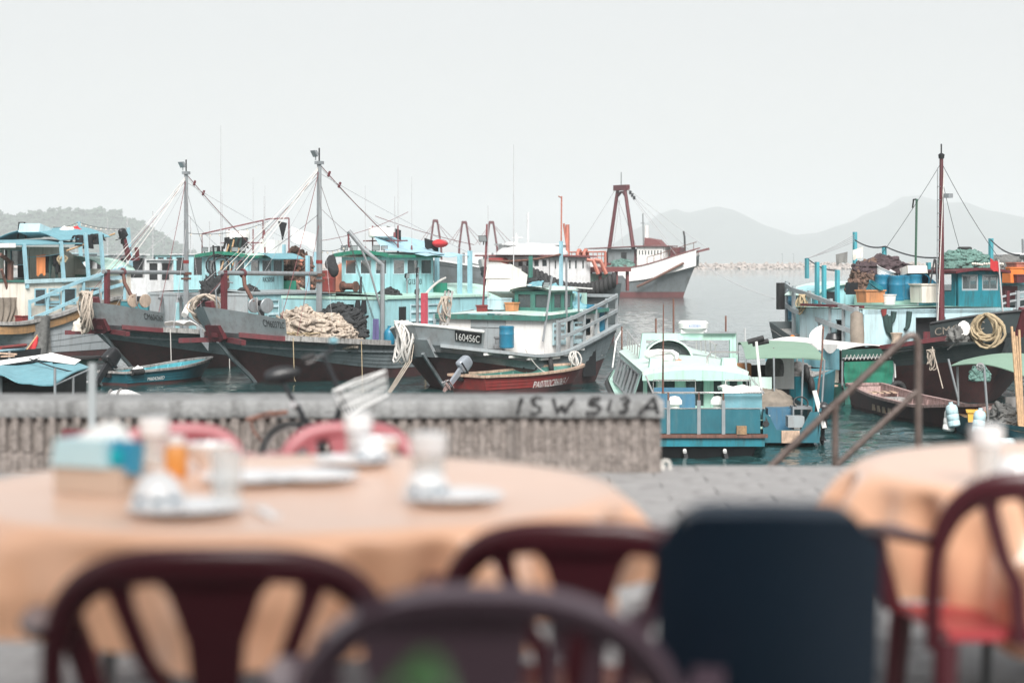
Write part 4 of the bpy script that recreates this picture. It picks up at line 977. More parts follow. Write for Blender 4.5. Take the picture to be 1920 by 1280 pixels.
# ---------------------------------------------------------------- two grey hulled fishing boats of one build
def junk(fr, label, house, wheel, text_bow, text_wheel, first):
    e = T('fishing_boat', label, 'fishing boat', fr, (0, 0, 0), 'grey hulled fishing boats moored bow on')
    H = Hull(17.5, 6.6, [(-1, 2.3), (0, 2.2), (1.6, 1.97), (3.3, 1.84), (6.7, 1.62), (9.5, 1.47), (12, 1.5), (15, 1.75), (18, 2.1)], 2.9, .30, .72, .84, .50, .8,
             lambda s: .42+1.05*max(0, 1-s/7.5)**1.7, .8)
    H.build(e)
    H.bulwark(e, 'grey_paint', .115, 1.05, .78)
    H.rail(e, 'rub_rail', 'maroon', .028, .108, .16, .2, -1, -.05, out=.08); H.rail(e, 'rub_rail', 'maroon', .028, .108, .16, .2, 1, -.05, out=.08)
    H.rail(e, 'gunwale', 'wood_grey', .108, 1, .24, .22, -1, -.02, out=.03); H.rail(e, 'gunwale', 'wood_grey', .108, 1, .24, .22, 1, -.02, out=.03)
    H.rail(e, 'strake', 'hull_grey', .02, .9, .07, .09, -1, 0, .80, out=.03)
    P('stem_post', MB().bar((-.30, 0, 3.45), (.12, 0, 2.0), .34, .2, (1, 0, 0)), 'maroon', e, 0)
    P('stem_block', MB().prism([(-.2, -.38, 2.46), (-.2, .38, 2.46), (.1, .42, 1.9), (.22, 0, 1.72), (.1, -.42, 1.9)], (.25, 0, .02)), 'maroon', e, 0)
    P('stem_bar', MB().tube([(.22, 0, 1.8), (1.0, 0, 1.1), (2.1, 0, .3), (2.9, 0, -.4)], .09, 6), 'hull_grey', e)
    for y in (-1.15, 1.2): P('cathead', MB().bar((.55, y*.2, 1.86), (-.15, y*1.55, 1.8), .2, .2), 'maroon', e, 0)
    # drain holes along the topsides
    for k, u in enumerate((.2, .26, .32, .38, .43, .47, .52, .57, .63, .7)):
        q = H.pt(u, .78, -1, .012); P('drain_hole', MB().box(q, (.16, .03, .07)), 'dark', e, 0)
    # deckhouse
    b, s0, s1, z0, z1 = 2.98, 7.6, 15.2, 1.2, 3.55
    mb = MB(); wallw(mb, (s0, b), (s0, -b), z0, z1-.03, ((.46, .70),), 2.35, 3.2, -.08); P('deckhouse_front', mb, house, e, 0)
    P('hatchway', MB().bb((s0+.1, b-.46*2*b, 2.3), (s0+.5, b-.70*2*b, 3.25)), 'dark', e, 0)
    for t0, t1 in ((.05, .2), (.22, .44), (.73, .94)):
        y0, y1 = b-t0*2*b, b-t1*2*b; mb = MB(); o = s0-.02
        for a_, c_ in (((o, y0, 1.4), (o-.05, y1, 1.48)), ((o, y0, 3.12), (o-.05, y1, 3.2)), ((o, y0, 1.48), (o-.05, y0-.08, 3.12)), ((o, y1+.08, 1.48), (o-.05, y1, 3.12))): mb.bb(a_, c_)
        P('panel_moulding', mb, house, e, 0)
    P('deckhouse_wall', MB().bb((s0+.01, -b, z0), (s1, -b+.08, z1-.03)), 'cyan', e, 0)
    P('deckhouse_wall', MB().bb((s0+.01, b-.08, z0), (s1, b, z1-.03)), 'cyan', e, 0); P('deckhouse_wall', MB().bb((s1-.08, -b+.09, z0), (s1, b-.09, z1-.03)), 'cyan', e, 0)
    mb = MB(); mb.grid(lambda u, v: (s0-.12+(s1-s0+.2)*u, (2*v-1)*(b+.08), z1+.14*(1-(2*v-1)**2)), 6, 12); mb.bb((s0-.12, -b-.08, z1-.13), (s0-.04, b+.08, z1)); mb.bb((s0-.04, -b-.08, z1-.10), (s1+.08, -b-.01, z1))
    P('deckhouse_roof', mb, house if house != 'cyan' else 'mint', e, 40)
    for k in range(2): louvre(e, (9.2+k*1.25, -b), (10.2+k*1.25, -b), 1.9, 3.2, 'cyan_pale', 3)
    P('doorway', MB().bb((8.45, -b-.004, 1.5), (8.95, -b-.02, 3.1)), 'dark', e, 0)
    # wheelhouse
    wb, w0, w1, wz0, wz1 = 1.41, 9.83, 13.0, 3.6, 5.3
    mb = MB(); fw = ((.06, .31), (.375, .625), (.69, .94)); sw = ((.04, .32), (.36, .64), (.69, .96))
    wallw(mb, (w0, wb), (w0, -wb), wz0, wz1, fw, 4.5, 5.2, -.06); wallw(mb, (w0+.06, -wb), (w1, -wb), wz0, wz1, sw, 4.5, 5.2, .06)
    wallw(mb, (w1, -wb+.06), (w1, wb), wz0, wz1, ((.2, .45), (.55, .85)), 4.4, 5.2, .06); wallw(mb, (w1, wb-.06), (w0+.06, wb), wz0, wz1, sw, 4.5, 5.2, .06)
    P('wheelhouse', mb, wheel, e, 0)
    windows(e, (w0, wb), (w0, -wb), fw, 4.5, 5.2, 'cyan_pale', -.05, .055); windows(e, (w0+.06, -wb), (w1, -wb), sw, 4.5, 5.2, 'cyan_pale', .05, .05)
    mb = MB()
    for t in (.4, .66): mb.sheet(lambda u, v: (w0+.06+(w1-w0)*(t+.2*u+.015*v), -wb+.2+.02*sin(u*16), 5.2-.68*v), 14, 3, .01)
    P('curtain', mb, 'cloth_grey', e, 60); P('dashboard', MB().bb((w0+.1, -wb+.1, 4.2), (w0+.6, wb-.1, 4.46)), 'wood', e, 0); P('instrument', MB().bb((w0+.2, -.5, 4.46), (w0+.45, -.1, 4.7)), 'dark', e, 0)
    mb = MB(); mb.grid(lambda u, v: (w0-.42+(w1-w0+.75)*u, (2*v-1)*(wb+.22), wz1+.08+.16*(1-(2*v-1)**2)), 6, 14); mb.grid(lambda u, v: (w0-.42+(w1-w0+.75)*u, (2*v-1)*(wb+.22), wz1+.005+.1*(1-(2*v-1)**2)), 6, 14)
    rf = P('wheelhouse_roof', mb, 'mint', e, 40)
    mb = MB()
    mb.grid(lambda u, v: (w0-.43-.0*v, (2*u-1)*(wb+.23), wz1-.03+.17*v+.16*(1-(2*u-1)**2)), 14, 1); mb.grid(lambda u, v: (w0-.43+(w1-w0+.77)*u, -wb-.23, wz1-.03+.13*v), 8, 1)
    P('roof_edge', mb, 'green', rf, 0)
    for y, s_ in ((1.1, .34), (.55, .36), (-.75, .36), (-1.25, .3)): flood(e, (w0-.25, y, wz1+.42), s=s_)
    # mast, boom and rigging
    ms, mt = 6.57, 9.45
    P('mast', MB().tube([(ms, 0, 1.3), (ms, 0, 5.0), (ms, 0, mt)], [.15, .135, .10], 6), 'grey_metal', e, 20)
    P('mast_cap', MB().box((ms, 0, mt), (.3, .3, .14)), 'grey_metal', e, 0); P('mast_pole', MB().tube([(ms, 0, mt), (ms, 0, mt+.65)], .035, 6), 'dark', e); P('mast_band', MB().cyl((ms, 0, 5.0), (ms, 0, 5.16), .15, None, 6), 'red_paint', e, 20)
    flood(e, (ms-.16, .12, mt+.42), (-.75, .3, -.45), .44, 'grey_metal')
    P('boom', MB().tube([(ms-.1, 0, 4.55), (.35, .05, 4.62)], .1, 10), 'grey_metal', e, 50); P('boom_bracket', MB().box((ms, 0, 4.5), (.42, .36, .14)), 'rust', e, 0); P('boom_bracket', MB().box((ms, 0, 4.25), (.36, .34, .1)), 'rust', e, 0)
    P('boom_post', MB().bar((.62, .05, 2.6), (.62, .05, 4.72), .2, .2), 'maroon', e, 0)
    P('boom_strap', MB().torus((1.75, .04, 4.6), .15, .06, (1, 0, 0), 10, 6), 'maroon', e)
    for z_, a_, r_, m_ in ((9.3, (.45, .05, 4.66), .022, 'rope_white'), (9.25, (1.6, .3, 4.72), .03, 'rope_white'), (9.2, (1.75, .04, 4.75), .028, 'rope_white'), (9.1, (.2, 1.2, 3.2), .02, 'wire_red'), (9.15, (2.2, -1.7, 2.7), .024, 'wire_red'), (9.2, (-.2, .3, 4.3), .012, 'wire_grey'), (8.9, (3.5, 2.6, 2.0), .012, 'wire_grey'), (8.8, (4.5, -2.6, 1.9), .010, 'wire_grey')):
        P('stay', MB().tube(sag((ms, 0, z_), a_, .12, 6), r_*.62, 4), m_, e)
    P('stay', MB().tube(sag((ms, 0, 9.4), (w0+1.2, -.9, wz1+.5), .1, 6), .022, 4), 'wire_red', e)
    for t in (.12, .25): q = V((ms, 0, 9.4)).lerp(V((w0+1.2, -.9, wz1+.5)), t); P('stay_block', MB().box(q, (.08, .08, .26), 0, .5), 'maroon', e, 0)
    P('stay', MB().tube(sag((ms, 0, 9.3), (14.5, 1.6, 6.0), .2, 6), .01, 4), 'wire_grey', e)
    # line hauler on the foredeck
    P('hauler_arm', MB().tube([(1.75, 0, 4.5), (1.7, -.1, 4.1), (1.9, -.2, 3.7), (1.95, -.35, 3.4)], .09, 7), 'rust', e, 60)
    for k, y in enumerate((-.3, -1.0)):
        w_ = P('hauler_wheel', MB().lathe((2.0, y-.12, 3.25), [(.08, 0), (.30, .01), (.32, .03), (.16, .05), (.16, .07), (.32, .09), (.30, .12), (.08, .13)], 22, (0.25, 1, 0.05)), 'clay' if not first else 'grey_metal', e, 40)
    P('hauler_motor', MB().tube([(2.05, -.62, 3.35), (2.05, -.85, 3.35)], .13, 8), 'dark', e, 40); P('guard_hoop', MB().tube([(.5, .3, 2.9), (.4, .32, 3.9), (.7, .2, 4.3), (1.1, 0, 4.2)], .03, 6), 'grey_metal', e)
    P('guard_hoop', MB().tube([(1.75, -.75, 3.6), (1.7, -.8, 3.1), (1.9, -.85, 2.8), (2.2, -.9, 2.8)], .028, 6), 'chrome', e)
    # davit on the near side
    if first:
        P('davit', MB().tube([(7.35, -2.95, 1.2), (7.35, -2.95, 4.95), (6.9, -2.3, 5.6), (6.5, -1.75, 6.42)], .1, 8), 'grey_metal', e, 40)
        P('davit_strut', MB().tube([(7.5, -2.9, 2.6), (7.0, -2.45, 4.9), (6.75, -2.1, 5.95)], .05, 6), 'grey_metal', e, 40)
        for dx in (0, .06): P('davit_rope', MB().tube(sag((6.5, -1.72+dx, 6.3), (7.2, -2.6+dx, 2.6), .1, 6), .016, 4), 'wire_dark', e)
        P('davit_hook', MB().tube([(6.5, -1.75, 6.4), (6.48, -1.75, 5.9), (6.55, -1.75, 5.7)], .04, 5), 'wire_red', e)
    # radar, gantry and aerials above the wheelhouse
    for y in (-.75, .75): P('gantry_post', MB().tube([(11.2, y, 5.4), (11.2, y, 6.75)], .035, 6), 'wire_red', e)
    P('gantry_bar', MB().tube([(11.2, -1.3, 6.05), (11.2, 1.3, 6.05)], .035, 6), 'wire_red', e)
    mb = MB(); mb.lathe((11.2, .2, 6.1), [(.12, 0), (.14, .08), (.5, .1), (.62, .16), (.62, .5), (.58, .56), (.2, .58)], 22, (0, 0, 1)); P('radar', mb, 'white', e, 35)
    for s_, y, h in ((10.9, .95, 3.2), (11.2, -.75, 4.0), (11.9, -1.0, 3.6)): antenna(e, (s_, y, 5.4), h)
    # aft cabin with rounded roof, awning posts
    mb = MB(); n = 12
    def af(u, v):
        a = pi*v; return (13.6+3.6*u, -2.4*cos(a), 2.9+1.15*sin(a)**.55)
    mb.grid(af, 4, 16); P('aft_roof', mb, 'mint', e, 50)
    P('aft_cabin', MB().prism([(13.9, -2.25*cos(pi*k/16), 2.86+1.1*sin(pi*k/16)**.55) for k in range(17)]+[(13.9, 2.25, 1.6), (13.9, -2.25, 1.6)], (2.9, 0, 0)), 'cyan_dark', e, 0)
    P('aft_window', MB().bb((13.86, -1.9, 2.8), (13.89, -1.0, 3.5)), 'dark', e, 0); P('aft_window', MB().bb((14.4, -2.27, 2.2), (15.6, -2.29, 2.9)), 'dark', e, 0)
    P('aft_coaming', MB().bb((13.2, -2.0, 3.56), (13.3, 1.6, 4.1)), 'green', e, 0)
    for s_, y, h in ((13.6, -2.5, 5.4), (14.6, -2.35, 5.6), (15.4, .2, 6.0), (13.4, 2.5, 5.6)): P('awning_post', MB().bar((s_, y, 2.8), (s_, y, h), .17, .17), 'blue_post', e, 0)
    pts = [H.pt(u, 1, -1)+V((0, .1, 0)) for u in (.62, .70, .78, .86, .93, 1)]; rails(e, pts, (.55, 1.15), 'grey_paint', posts=range(6))
    bf = bul(H, .115, 1.05, .78); TXTM('registration', text_bow, 'letter_black', e, lambda a, b_: bf(.074+.038*a, .50+.33*b_), .03)
    TXT('registration', text_wheel, 'letter_black', e, (11.1, -wb-.002, 4.05), (1, 0, 0), (0, 0, 1), .24, 1.0, .012)
    # hung mooring lines
    for u, l in ((.12, 1.7), (.30, 1.9), (.55, 1.4)):
        q = H.pt(u, 1, -1, .2); P('hanging_line', MB().tube([q, q+V((0, -.03, -l*.5)), q+V((.05, -.02, -l)), q+V((.1, -.04, -l-.1))], .022, 5), 'rope_tan' if first else 'rope_white', e)
    return e, H
J2 = Fr(402, 77, 35); J1 = Fr(186, 86, 27)
b2, H2 = junk(J2, 'grey fishing boat with a cream net heap before its pale turquoise wheelhouse', 'cyan', 'cyan', 'CM60372C', 'G13303', True)
b1, H1 = junk(J1, 'smaller looking grey fishing boat with grey deckhouse, behind the blue dinghy', 'grey_paint', 'cyan', 'CM604260', 'RK5058', False)
# ---- gear aboard the nearer boat
d = lambda px, py, c: J2.H(px, py, c)
zd = 1.85
g = 'nets heaped on the fishing boats'
c = J2.S(622, 628, 5.2)
heap('cream fishing net heaped on the foredeck of the nearest grey boat', J2, (5.0, -.85, 1.45), (1.25, 2.35, 1.55), 'net_cream', 3, .32, 2.6, .34, group=g)
heap('lower cream net heap at the near edge, beside the davit foot', J2, (5.4, -2.1, 1.45), (1.1, 1.15, .95), 'net_cream', 8, .35, 2.8, .34, group=g)
heap('black fishing net lying on top behind the cream heap', J2, (6.15, -1.3, 1.9), (.75, 1.7, 1.25), 'net_dark', 5, .3, 2.6, .3, group=g)
heap('black net tucked under the cream heap by the green box', J2, (4.6, .9, 1.5), (.8, 1.0, .95), 'net_dark', 15, .3, 2.6, .3, group=g)
for k in range(7):
    q = V((4.4+.2*k, -2.6+.55*(k % 4), 2.35-.1*(k % 3)))
mb = MB(); rq = random.Random(4)
for k in range(9):
    q = V((3.6+rq.random()*.9, -.6-rq.random()*1.5, 1.75)); mb.tube([q+V((rq.uniform(-.4, .4), rq.uniform(-.6, .6), .35*sin(i*1.3+k)*.4+.2)) for i in range(7)], .025, 5)
ONE('rope_tangle', mb, 'rope_tan', 'tangle of tan rope before the cream net heap', 'rope', J2, (3.9, -1.2, 1.7), smooth=60)
crate('green fish box with tapered sides beside the cream net', J2, (3.3, .55, 1.6), (.8, 1.5, 1.1), 'green_box', name='fish_box', cat='fish box')
crate('tan board leaning on the turquoise deckhouse front', J2, (7.25, .75, 1.6), (.06, 1.5, 1.25), 'clay', name='board', cat='board', tilt=.12)
P_ = J2.S(692, 560, 7.45)
barrel('red oil drum standing on the turquoise deckhouse roof', J2, (9.3, 1.85, 3.7), .36, .95, 'red_paint', None, None, False)
ONE('covered_winch', MB().lump((11.4, 2.2, 3.6), (1.1, 1.0, 1.65), 24, 12, .08, 2, 4), 'peach_dome', 'dull orange dome cover beside the red drum', 'cover', J2, (11.4, 2.2, 3.6), smooth=70)
mb = MB(); c0_ = V((6.95, -.45, 4.75)); mb.grid(lambda u, v: c0_+V((cos(2*pi*u)*.26*sin(pi*v)**.6, sin(2*pi*u)*.3*sin(pi*v)**.6+.1*sin(v*5), .65-1.0*v+.1*noise.noise(V((u*6, v*5, 2))))), 16, 12, True); ONE('hung_net', mb, 'net_dark', 'black net bundle hung beside the nearest mast', 'fishing net', J2, (6.95, -.35, 5.6), smooth=70)
e = T('water_bottle', 'blue water jug standing at the turquoise deckhouse side', 'water jug', J2, (7.45, -3.25, 1.6)); P('jug_body', MB().lathe((7.45, -3.25, 1.5), [(.22, 0), (.24, .05), (.24, .5), (.2, .6), (.08, .72), (.08, .8)], 16), 'blue_plastic', e)
crate('dark red board standing upright at the gunwale', J2, (8.35, -3.2, 1.5), (.06, .55, .75), 'maroon', name='board', cat='board')
e = T('work_gloves', 'pair of dark work gloves hung on the turquoise deckhouse', 'gloves', J2, (7.55, -1.6, 3.3))
for y in (-1.45, -1.8): P('glove', MB().tube([(7.5, y, 3.4), (7.47, y, 3.1), (7.46, y-.05, 2.85)], [.1, .15, .12], 7), 'cloth_black', e, 60)
cloth('towel', 'purple cloth hanging on the davit rope', 'cloth', J2, (7.2, -2.55, 2.6), (7.2, -2.85, 2.6), 1.15, 'purple_cloth', None, 4, 6)
tq = [J2.B(698, 437, .5), J2.B(800, 452, 1.4), J2.B(834, 476, -1.9), J2.B(724, 470, -1.5)]; mb = MB(); mb.sheet(lambda u, v: tq[0].lerp(tq[1], u).lerp(tq[3].lerp(tq[2], u), v)+V((0, 0, -.12*sin(pi*v)+.03*sin(u*12))), 12, 8, .02); ONE('tarpaulin', mb, 'tarp_pale', 'pale blue tarpaulin stretched over the turquoise wheelhouse', 'tarpaulin', J2, (10.6, 0, 6), smooth=60)
mb = MB(); mb.sheet(lambda u, v: (11.3+3.2*u, -1.6-.75*v, 5.45-.12*v+.05*sin(u*9)), 10, 4, .02); ONE('side_awning', mb, 'tarp_pale', 'narrow pale awning along the near side of the wheelhouse', 'awning', J2, (11.3, -1.6, 5.4), smooth=60)
for k, (s_, y, z_) in enumerate(((11.8, .4, 6.75), (13.5, -.5, 6.2))):
    cloth('laundry', ('black cloth pegged above the pale tarpaulin, upper one', 'black cloth pegged above the pale tarpaulin, lower one')[k], 'laundry', J2, (s_, y, z_), (s_+.7, y-.3, z_-.2), .45, 'cloth_black', None, 4, 4)
ONE('cushion', MB().ball((14.2, -.9, 5.95), (.5, .3, .2)), 'cloth_red', 'red cushion lying on the pale blue tarpaulin', 'cushion', J2, (14.2, -.9, 5.9), smooth=80)
P('laundry_line', MB().tube(sag((11.2, .6, 7.2), (16.8, -1.0, 5.9), .1, 8), .014, 4), 'wire_red', b2); P('laundry_line', MB().tube(sag((6.57, 0, 6.0), (12.4, -.4, 7.4), .2, 8), .012, 4), 'wire_red', b2)
# searchlights on poles at the near side
for k, (s_, y, z_) in enumerate(((10.6, -1.75, 4.45), (9.6, -3.1, 3.75))):
    P('searchlight_pole', MB().cyl((s_, y, 2.2), (s_, y, z_-.15), .04), 'grey_metal', b2); flood(b2, (s_, y, z_), (.2, -.9, -.1), .36)
coil('thick rope coil hung on the stem beside the second grey bow', J2, J2.D(386, 552, 78.2), 1.5, 1.25, 15, .045, seed=3, ax=(-.8, -.6, 0), dep=.5)
# ---- gear aboard the other one
coil('rope coil hung on the bow of the boat behind the blue dinghy', J1, J1.D(160, 546, 84.6), 1.0, 1.9, 15, .045, seed=6, ax=(-.6, .5, 0), dep=.5)
P('deckhouse_door', MB().bb((7.5, 1.35, 1.5), (7.57, .1, 3.05)), 'cyan', b1, 0)
for y in (1.9, .75): P('vent_pipe', MB().tube([(7.2, y, 1.5), (7.15, y, 3.2), (6.9, y-.1, 3.4), (6.75, y-.15, 3.25)], .09, 8), 'grey_metal', b1, 60)
e = T('anchor', 'grey stock anchor hanging over the boat side between the grey bows', 'anchor', J1, (3.6, -3.0, 2.0))
P('shank', MB().tube([(3.2, -2.6, 2.5), (4.3, -3.7, 1.5)], .06, 6), 'grey_metal', e); P('fluke', MB().prism([(3.3, -3.2, 2.0), (3.75, -3.45, 1.55), (3.6, -3.5, .9), (3.25, -3.35, 1.35)], (.06, .02, 0)), 'grey_metal', e, 0); P('stock', MB().tube([(2.7, -2.8, 2.6), (3.3, -2.6, 3.0)], .15, 7), 'white', e)
crate('white foam box on the side deck behind the second bow', J1, (6.2, -2.6, 1.75), (.8, 1.3, .45), 'styrofoam', name='foam_box', cat='foam box')
e = T('clay_stove', 'small clay stove by the dark hatch of the grey deckhouse', 'stove', J1, (7.0, -1.6, 1.9)); P('stove_body', MB().lathe((7.0, -1.6, 1.9), [(.25, 0), (.28, .1), (.2, .35), (.3, .7), (.26, .7), (.1, .5)], 16), 'clay', e)
mb = MB(); mb.sheet(lambda u, v: (3.6+1.9*u, -2.1+1.3*v, 2.15+.12*sin(u*7+v*3)), 8, 6, .02); ONE('plastic_sheet', mb, 'cloth_white', 'crumpled white sheet on the foredeck beside the mast', 'plastic sheet', J1, (3.6, -2, 2), smooth=70)
heap('rust brown net heap with floats behind the far wheelhouse', J1, (14.6, -1.2, 3.2), (1.2, 1.3, 2.6), 'net_rust', 12, .15, 3, .3, group=g)
mb = MB(); rq = random.Random(8)
for k in range(16): a = rq.uniform(-2.6, -.6); h = rq.uniform(.3, 1.9); mb.ball((14.6+cos(a)*1.15, -1.2+sin(a)*1.25*(1-h*.2), 3.3+h), .10, 8, 6)
fo = ONE('net_floats', mb, 'peach_dome', 'small round floats strewn over the rust brown net', 'floats', J1, (14.6, -1.2, 3.3), kind='stuff')
gl = 'dark work clothes hung above the far wheelhouse'
for k, (y, h) in enumerate(((.3, 1.3), (-.1, 1.5), (-.5, 1.2), (1.0, .95))):
    shirt(('dark oilskin hanging under the radar, left of the poles', 'long dark oilskin hanging under the radar in the middle', 'dark oilskin hanging right of the radar', 'dark jacket hanging alone left of the radar')[k], J1, (10.6, y, 6.35 if k < 3 else 5.9), .42, h*.75, 'cloth_black' if k != 1 else 'cloth_green', gl, k)
for k, y in enumerate((-.25, .05, -.6)): P('bamboo_pole', MB().tube([(8.6-k*.2, y-.4, 3.6), (10.7, y+.3, 6.3-.2*k)], .04, 5), 'bamboo', b1)
P('roof_frame', MB().tube([(9.9, 1.5, 5.4), (9.9, 1.5, 6.5), (12.6, -.8, 7.3), (13.5, -1.4, 7.35)], .04, 5), 'wire_red', b1); P('roof_frame', MB().tube([(12.3, -.6, 5.4), (12.3, -.6, 7.25)], .04, 5), 'wire_red', b1); P('roof_frame', MB().tube([(13.5, -1.4, 5.4), (13.5, -1.4, 7.35)], .04, 5), 'wire_red', b1)
cloth('laundry', 'black pennant like cloth hung on the red roof frame', 'laundry', J1, (13.0, -1.05, 7.2), (13.4, -1.35, 7.1), .9, 'cloth_black', None, 4, 5, taper=.9)
cloth('flag', 'white flag drooping beside the red roof frame', 'flag', J1, (13.55, -1.5, 6.9), (14.6, -2.3, 6.5), .75, 'cloth_white', None, 8, 5)
crate('grey white chest on the far wheelhouse roof', J1, (12.6, -.9, 5.5), (.7, .9, .7), 'white', name='chest', cat='chest')
mb = MB(); mb.sheet(lambda u, v: (10.6+2.9*u, -1.45-.9*v, 5.5-.3*v*v), 8, 5, .03); ONE('side_awning', mb, 'blue_tarp', 'blue curved awning on the far wheelhouse', 'awning', J1, (11, -1.5, 5.4), smooth=60)
heap('tangled cables and gear heaped on the grey deckhouse roof', J1, (7.6, -.9, 3.5), (.55, .6, .9), 'net_dark', 33, .5, 3, .4, 'gear_heap', 'gear')
e = T('cable_reel', 'wire cable reel with cage behind the far mast', 'reel', J1, (8.3, .2, 3.6))
P('reel_cage', MB().torus((8.3, -.6, 4.9), .55, .04, (0.7, .7, 0), 14, 5).torus((8.3, -.9, 4.8), .5, .04, (0.7, .7, 0), 14, 5).tube([(8.3, -.6, 3.6), (8.1, -.5, 5.9)], .05, 5), 'dark', e); P('drum', MB().cyl((8.1, -.3, 4.0), (8.4, -1.2, 4.0), .28, None, 12), 'rust', e)
e = T('winch', 'dark rusty winch on the deckhouse roof behind the nearest mast', 'winch', J2, (7.9, -.8, 3.6))
P('winch_drum', MB().cyl((8.2, 0, 3.98), (8.2, -.7, 3.98), .15, None, 12).cyl((8.2, .0, 3.98), (8.2, .05, 3.98), .24, None, 14).cyl((8.2, -.75, 3.98), (8.2, -.7, 3.98), .24, None, 14), 'rust', e, 40); P('winch_frame', MB().bb((7.8, -.7, 3.6), (8.6, .1, 3.75)).tube([(7.9, -1.2, 3.6), (7.9, -1.3, 4.4), (7.5, -1.6, 4.3), (7.4, -1.7, 3.7)], .05, 6), 'dark', e, 40)
# ================================================================ white house boat with green trim (third grey bow)
B3 = Fr(787, 73, 35)
e = T('fishing_boat', 'grey hulled boat with white deckhouse, green roof edge and green wheelhouse', 'fishing boat', B3, (0, 0, 0), 'grey hulled fishing boats moored bow on')
H3 = Hull(10.6, 6.1, [(-1, 1.95), (0, 1.9), (1, 1.68), (3.5, 1.33), (5.5, 1.36), (7.4, 1.75), (10.6, 2.4)], 2.0, .32, .75, .84, .5, .84, lambda s: .62+.75*max(0, 1-s/6)**1.7+.08*max(0, s-6), 1.6)
H3.build(e); tops = H3.bulwark(e, 'grey_paint', .13, .75, .72, cap='white')
H3.rail(e, 'gunwale', 'grey_paint', .03, 1, .26, .12, -1, 0, out=.06); H3.rail(e, 'gunwale', 'grey_paint', .03, 1, .26, .12, 1, 0, out=.06)
P('stem_plate', MB().prism([(-.12, -.45, 2.05), (-.12, .45, 2.05), (.35, .5, 1.35), (.35, -.5, 1.35)], (.2, 0, 0)), 'grey_paint', e, 0)
P('stem_bar', MB().tube([(.2, 0, 1.5), (.9, 0, .8), (1.6, 0, .1), (2.0, 0, -.4)], .08, 6), 'hull_grey', e)
for u in (.14, .22, .3, .38, .46, .54, .64): q = H3.pt(u, .97, -1, .06); P('bracket', MB().bar(q+V((-.25, 0, -.07)), q+V((.3, 0, -.07)), .1, .09), 'white', e, 0)
for u in (.2, .27, .34, .41, .48, .56): q = H3.pt(u, .72, -1, .012); P('drain_hole', MB().box(q, (.1, .03, .05)), 'dark', e, 0)
q = H3.pt(.80, .55, -1, .03); P('fender_board', MB().box(q, (.95, .06, 1.1)), 'dark', e, 0)
bf0 = bul(H3, .13, .75, .72); P('number_board', MB().sheet(lambda u, v: bf0(.062+.06*u, .36+.54*v)+V((-.02, -.045, 0)), 8, 3, .02), 'dark', e, 30)
bf = bul(H3, .13, .75, .72); TXTM('registration', '160456C', 'letter_white', e, lambda a, b_: bf(.066+.052*a, .44+.38*b_), .07)
s0, b, z0, z1 = 4.8, 2.62, 1.1, 2.74
mb = MB(); wallw(mb, (s0, b), (s0, -b), z0, z1); wallw(mb, (s0+.06, -b), (9.4, -b+.1), z0, z1+.25, ((.38, .56), (.66, .80)), 2.0, 2.7, .06); wallw(mb, (s0+.06, b), (9.4, b-.1), z0, z1, (), th=-.06); wallw(mb, (9.4, -b+.1), (9.4, b-.1), z0, z1, (), th=.06)
P('deckhouse', mb, 'white', e, 0)
y0, y1 = B3.S(884, 620, s0).y, B3.S(948, 620, s0).y
for a_, c_ in ((y0, (y0+y1)/2+.01), ((y0+y1)/2-.01, y1)):
    dr = P('door', MB().bb((s0-.05, a_, 1.2), (s0-.012, c_, 2.68)), 'grey_paint', e, 0)
    P('door_batten', MB().bb((s0-.08, a_-.02, 2.38), (s0-.052, c_+.02, 2.44)), 'grey_paint', dr, 0); P('door_batten', MB().bb((s0-.08, a_-.02, 1.5), (s0-.052, c_+.02, 1.56)), 'grey_paint', dr, 0)
rf = MB(); rf.grid(lambda u, v: (s0-.15+4.9*u, (2*v-1)*(b+.12), 2.86+.10*(1-(2*v-1)**2)+.22*u), 8, 12); P('roof', rf, 'mint_pale', e, 40)
P('roof_edge', MB().bb((s0-.2, -b-.14, 2.70), (s0-.1, b+.14, 2.9)), 'green_dull', e, 0); P('roof_edge', MB().bar((s0-.1, -b-.13, 2.82), (s0+4.7, -b-.13, 3.06), .06, .16), 'green_dull', e, 0)
for k in range(2): louvre(e, (5.35+k*1.55, -b-.02), (6.3+k*1.5, -b-.02), 1.7, 2.6, 'cyan_pale', 3)
# green wheelhouse
wy0, wy1, ws0, ws1 = 0.05, -1.78, 6.6, 8.2
mb = MB(); fw = ((.06, .47), (.53, .94)); sw = ((.06, .46), (.54, .94))
wallw(mb, (ws0, wy0), (ws0, wy1), 2.9, 3.86, fw, 3.12, 3.78, -.05); wallw(mb, (ws0+.05, wy1), (ws1, wy1), 2.9, 3.86, sw, 3.12, 3.78, .05); wallw(mb, (ws1, wy1), (ws1, wy0), 2.9, 3.86, fw, 3.2, 3.7, .05); wallw(mb, (ws1, wy0), (ws0+.05, wy0), 2.9, 3.86, sw, 3.2, 3.7, .05)
P('wheelhouse', mb, 'green_dull', e, 0); windows(e, (ws0, wy0), (ws0, wy1), fw, 3.12, 3.78, 'green_dull', -.04, .06); windows(e, (ws0+.05, wy1), (ws1, wy1), sw, 3.12, 3.78, 'green_dull', .04, .05)
mb = MB(); mb.grid(lambda u, v: (ws0-.25+2.1*u, .2-2.15*v, 3.9+.16*(1-(2*v-1)**2)), 4, 10); mb.grid(lambda u, v: (ws0-.25+2.1*u, .2-2.15*v, 3.85+.14*(1-(2*v-1)**2)), 4, 10); P('wheelhouse_roof', mb, 'mint_pale', e, 40)
flood(e, (6.5, -1.55, 4.15), (-.2, -.9, -.3), .36)
P('hatch_coaming', MB().bb((8.6, -1.6, 3.05), (9.6, 1.0, 3.75)), 'mint', e, 0)
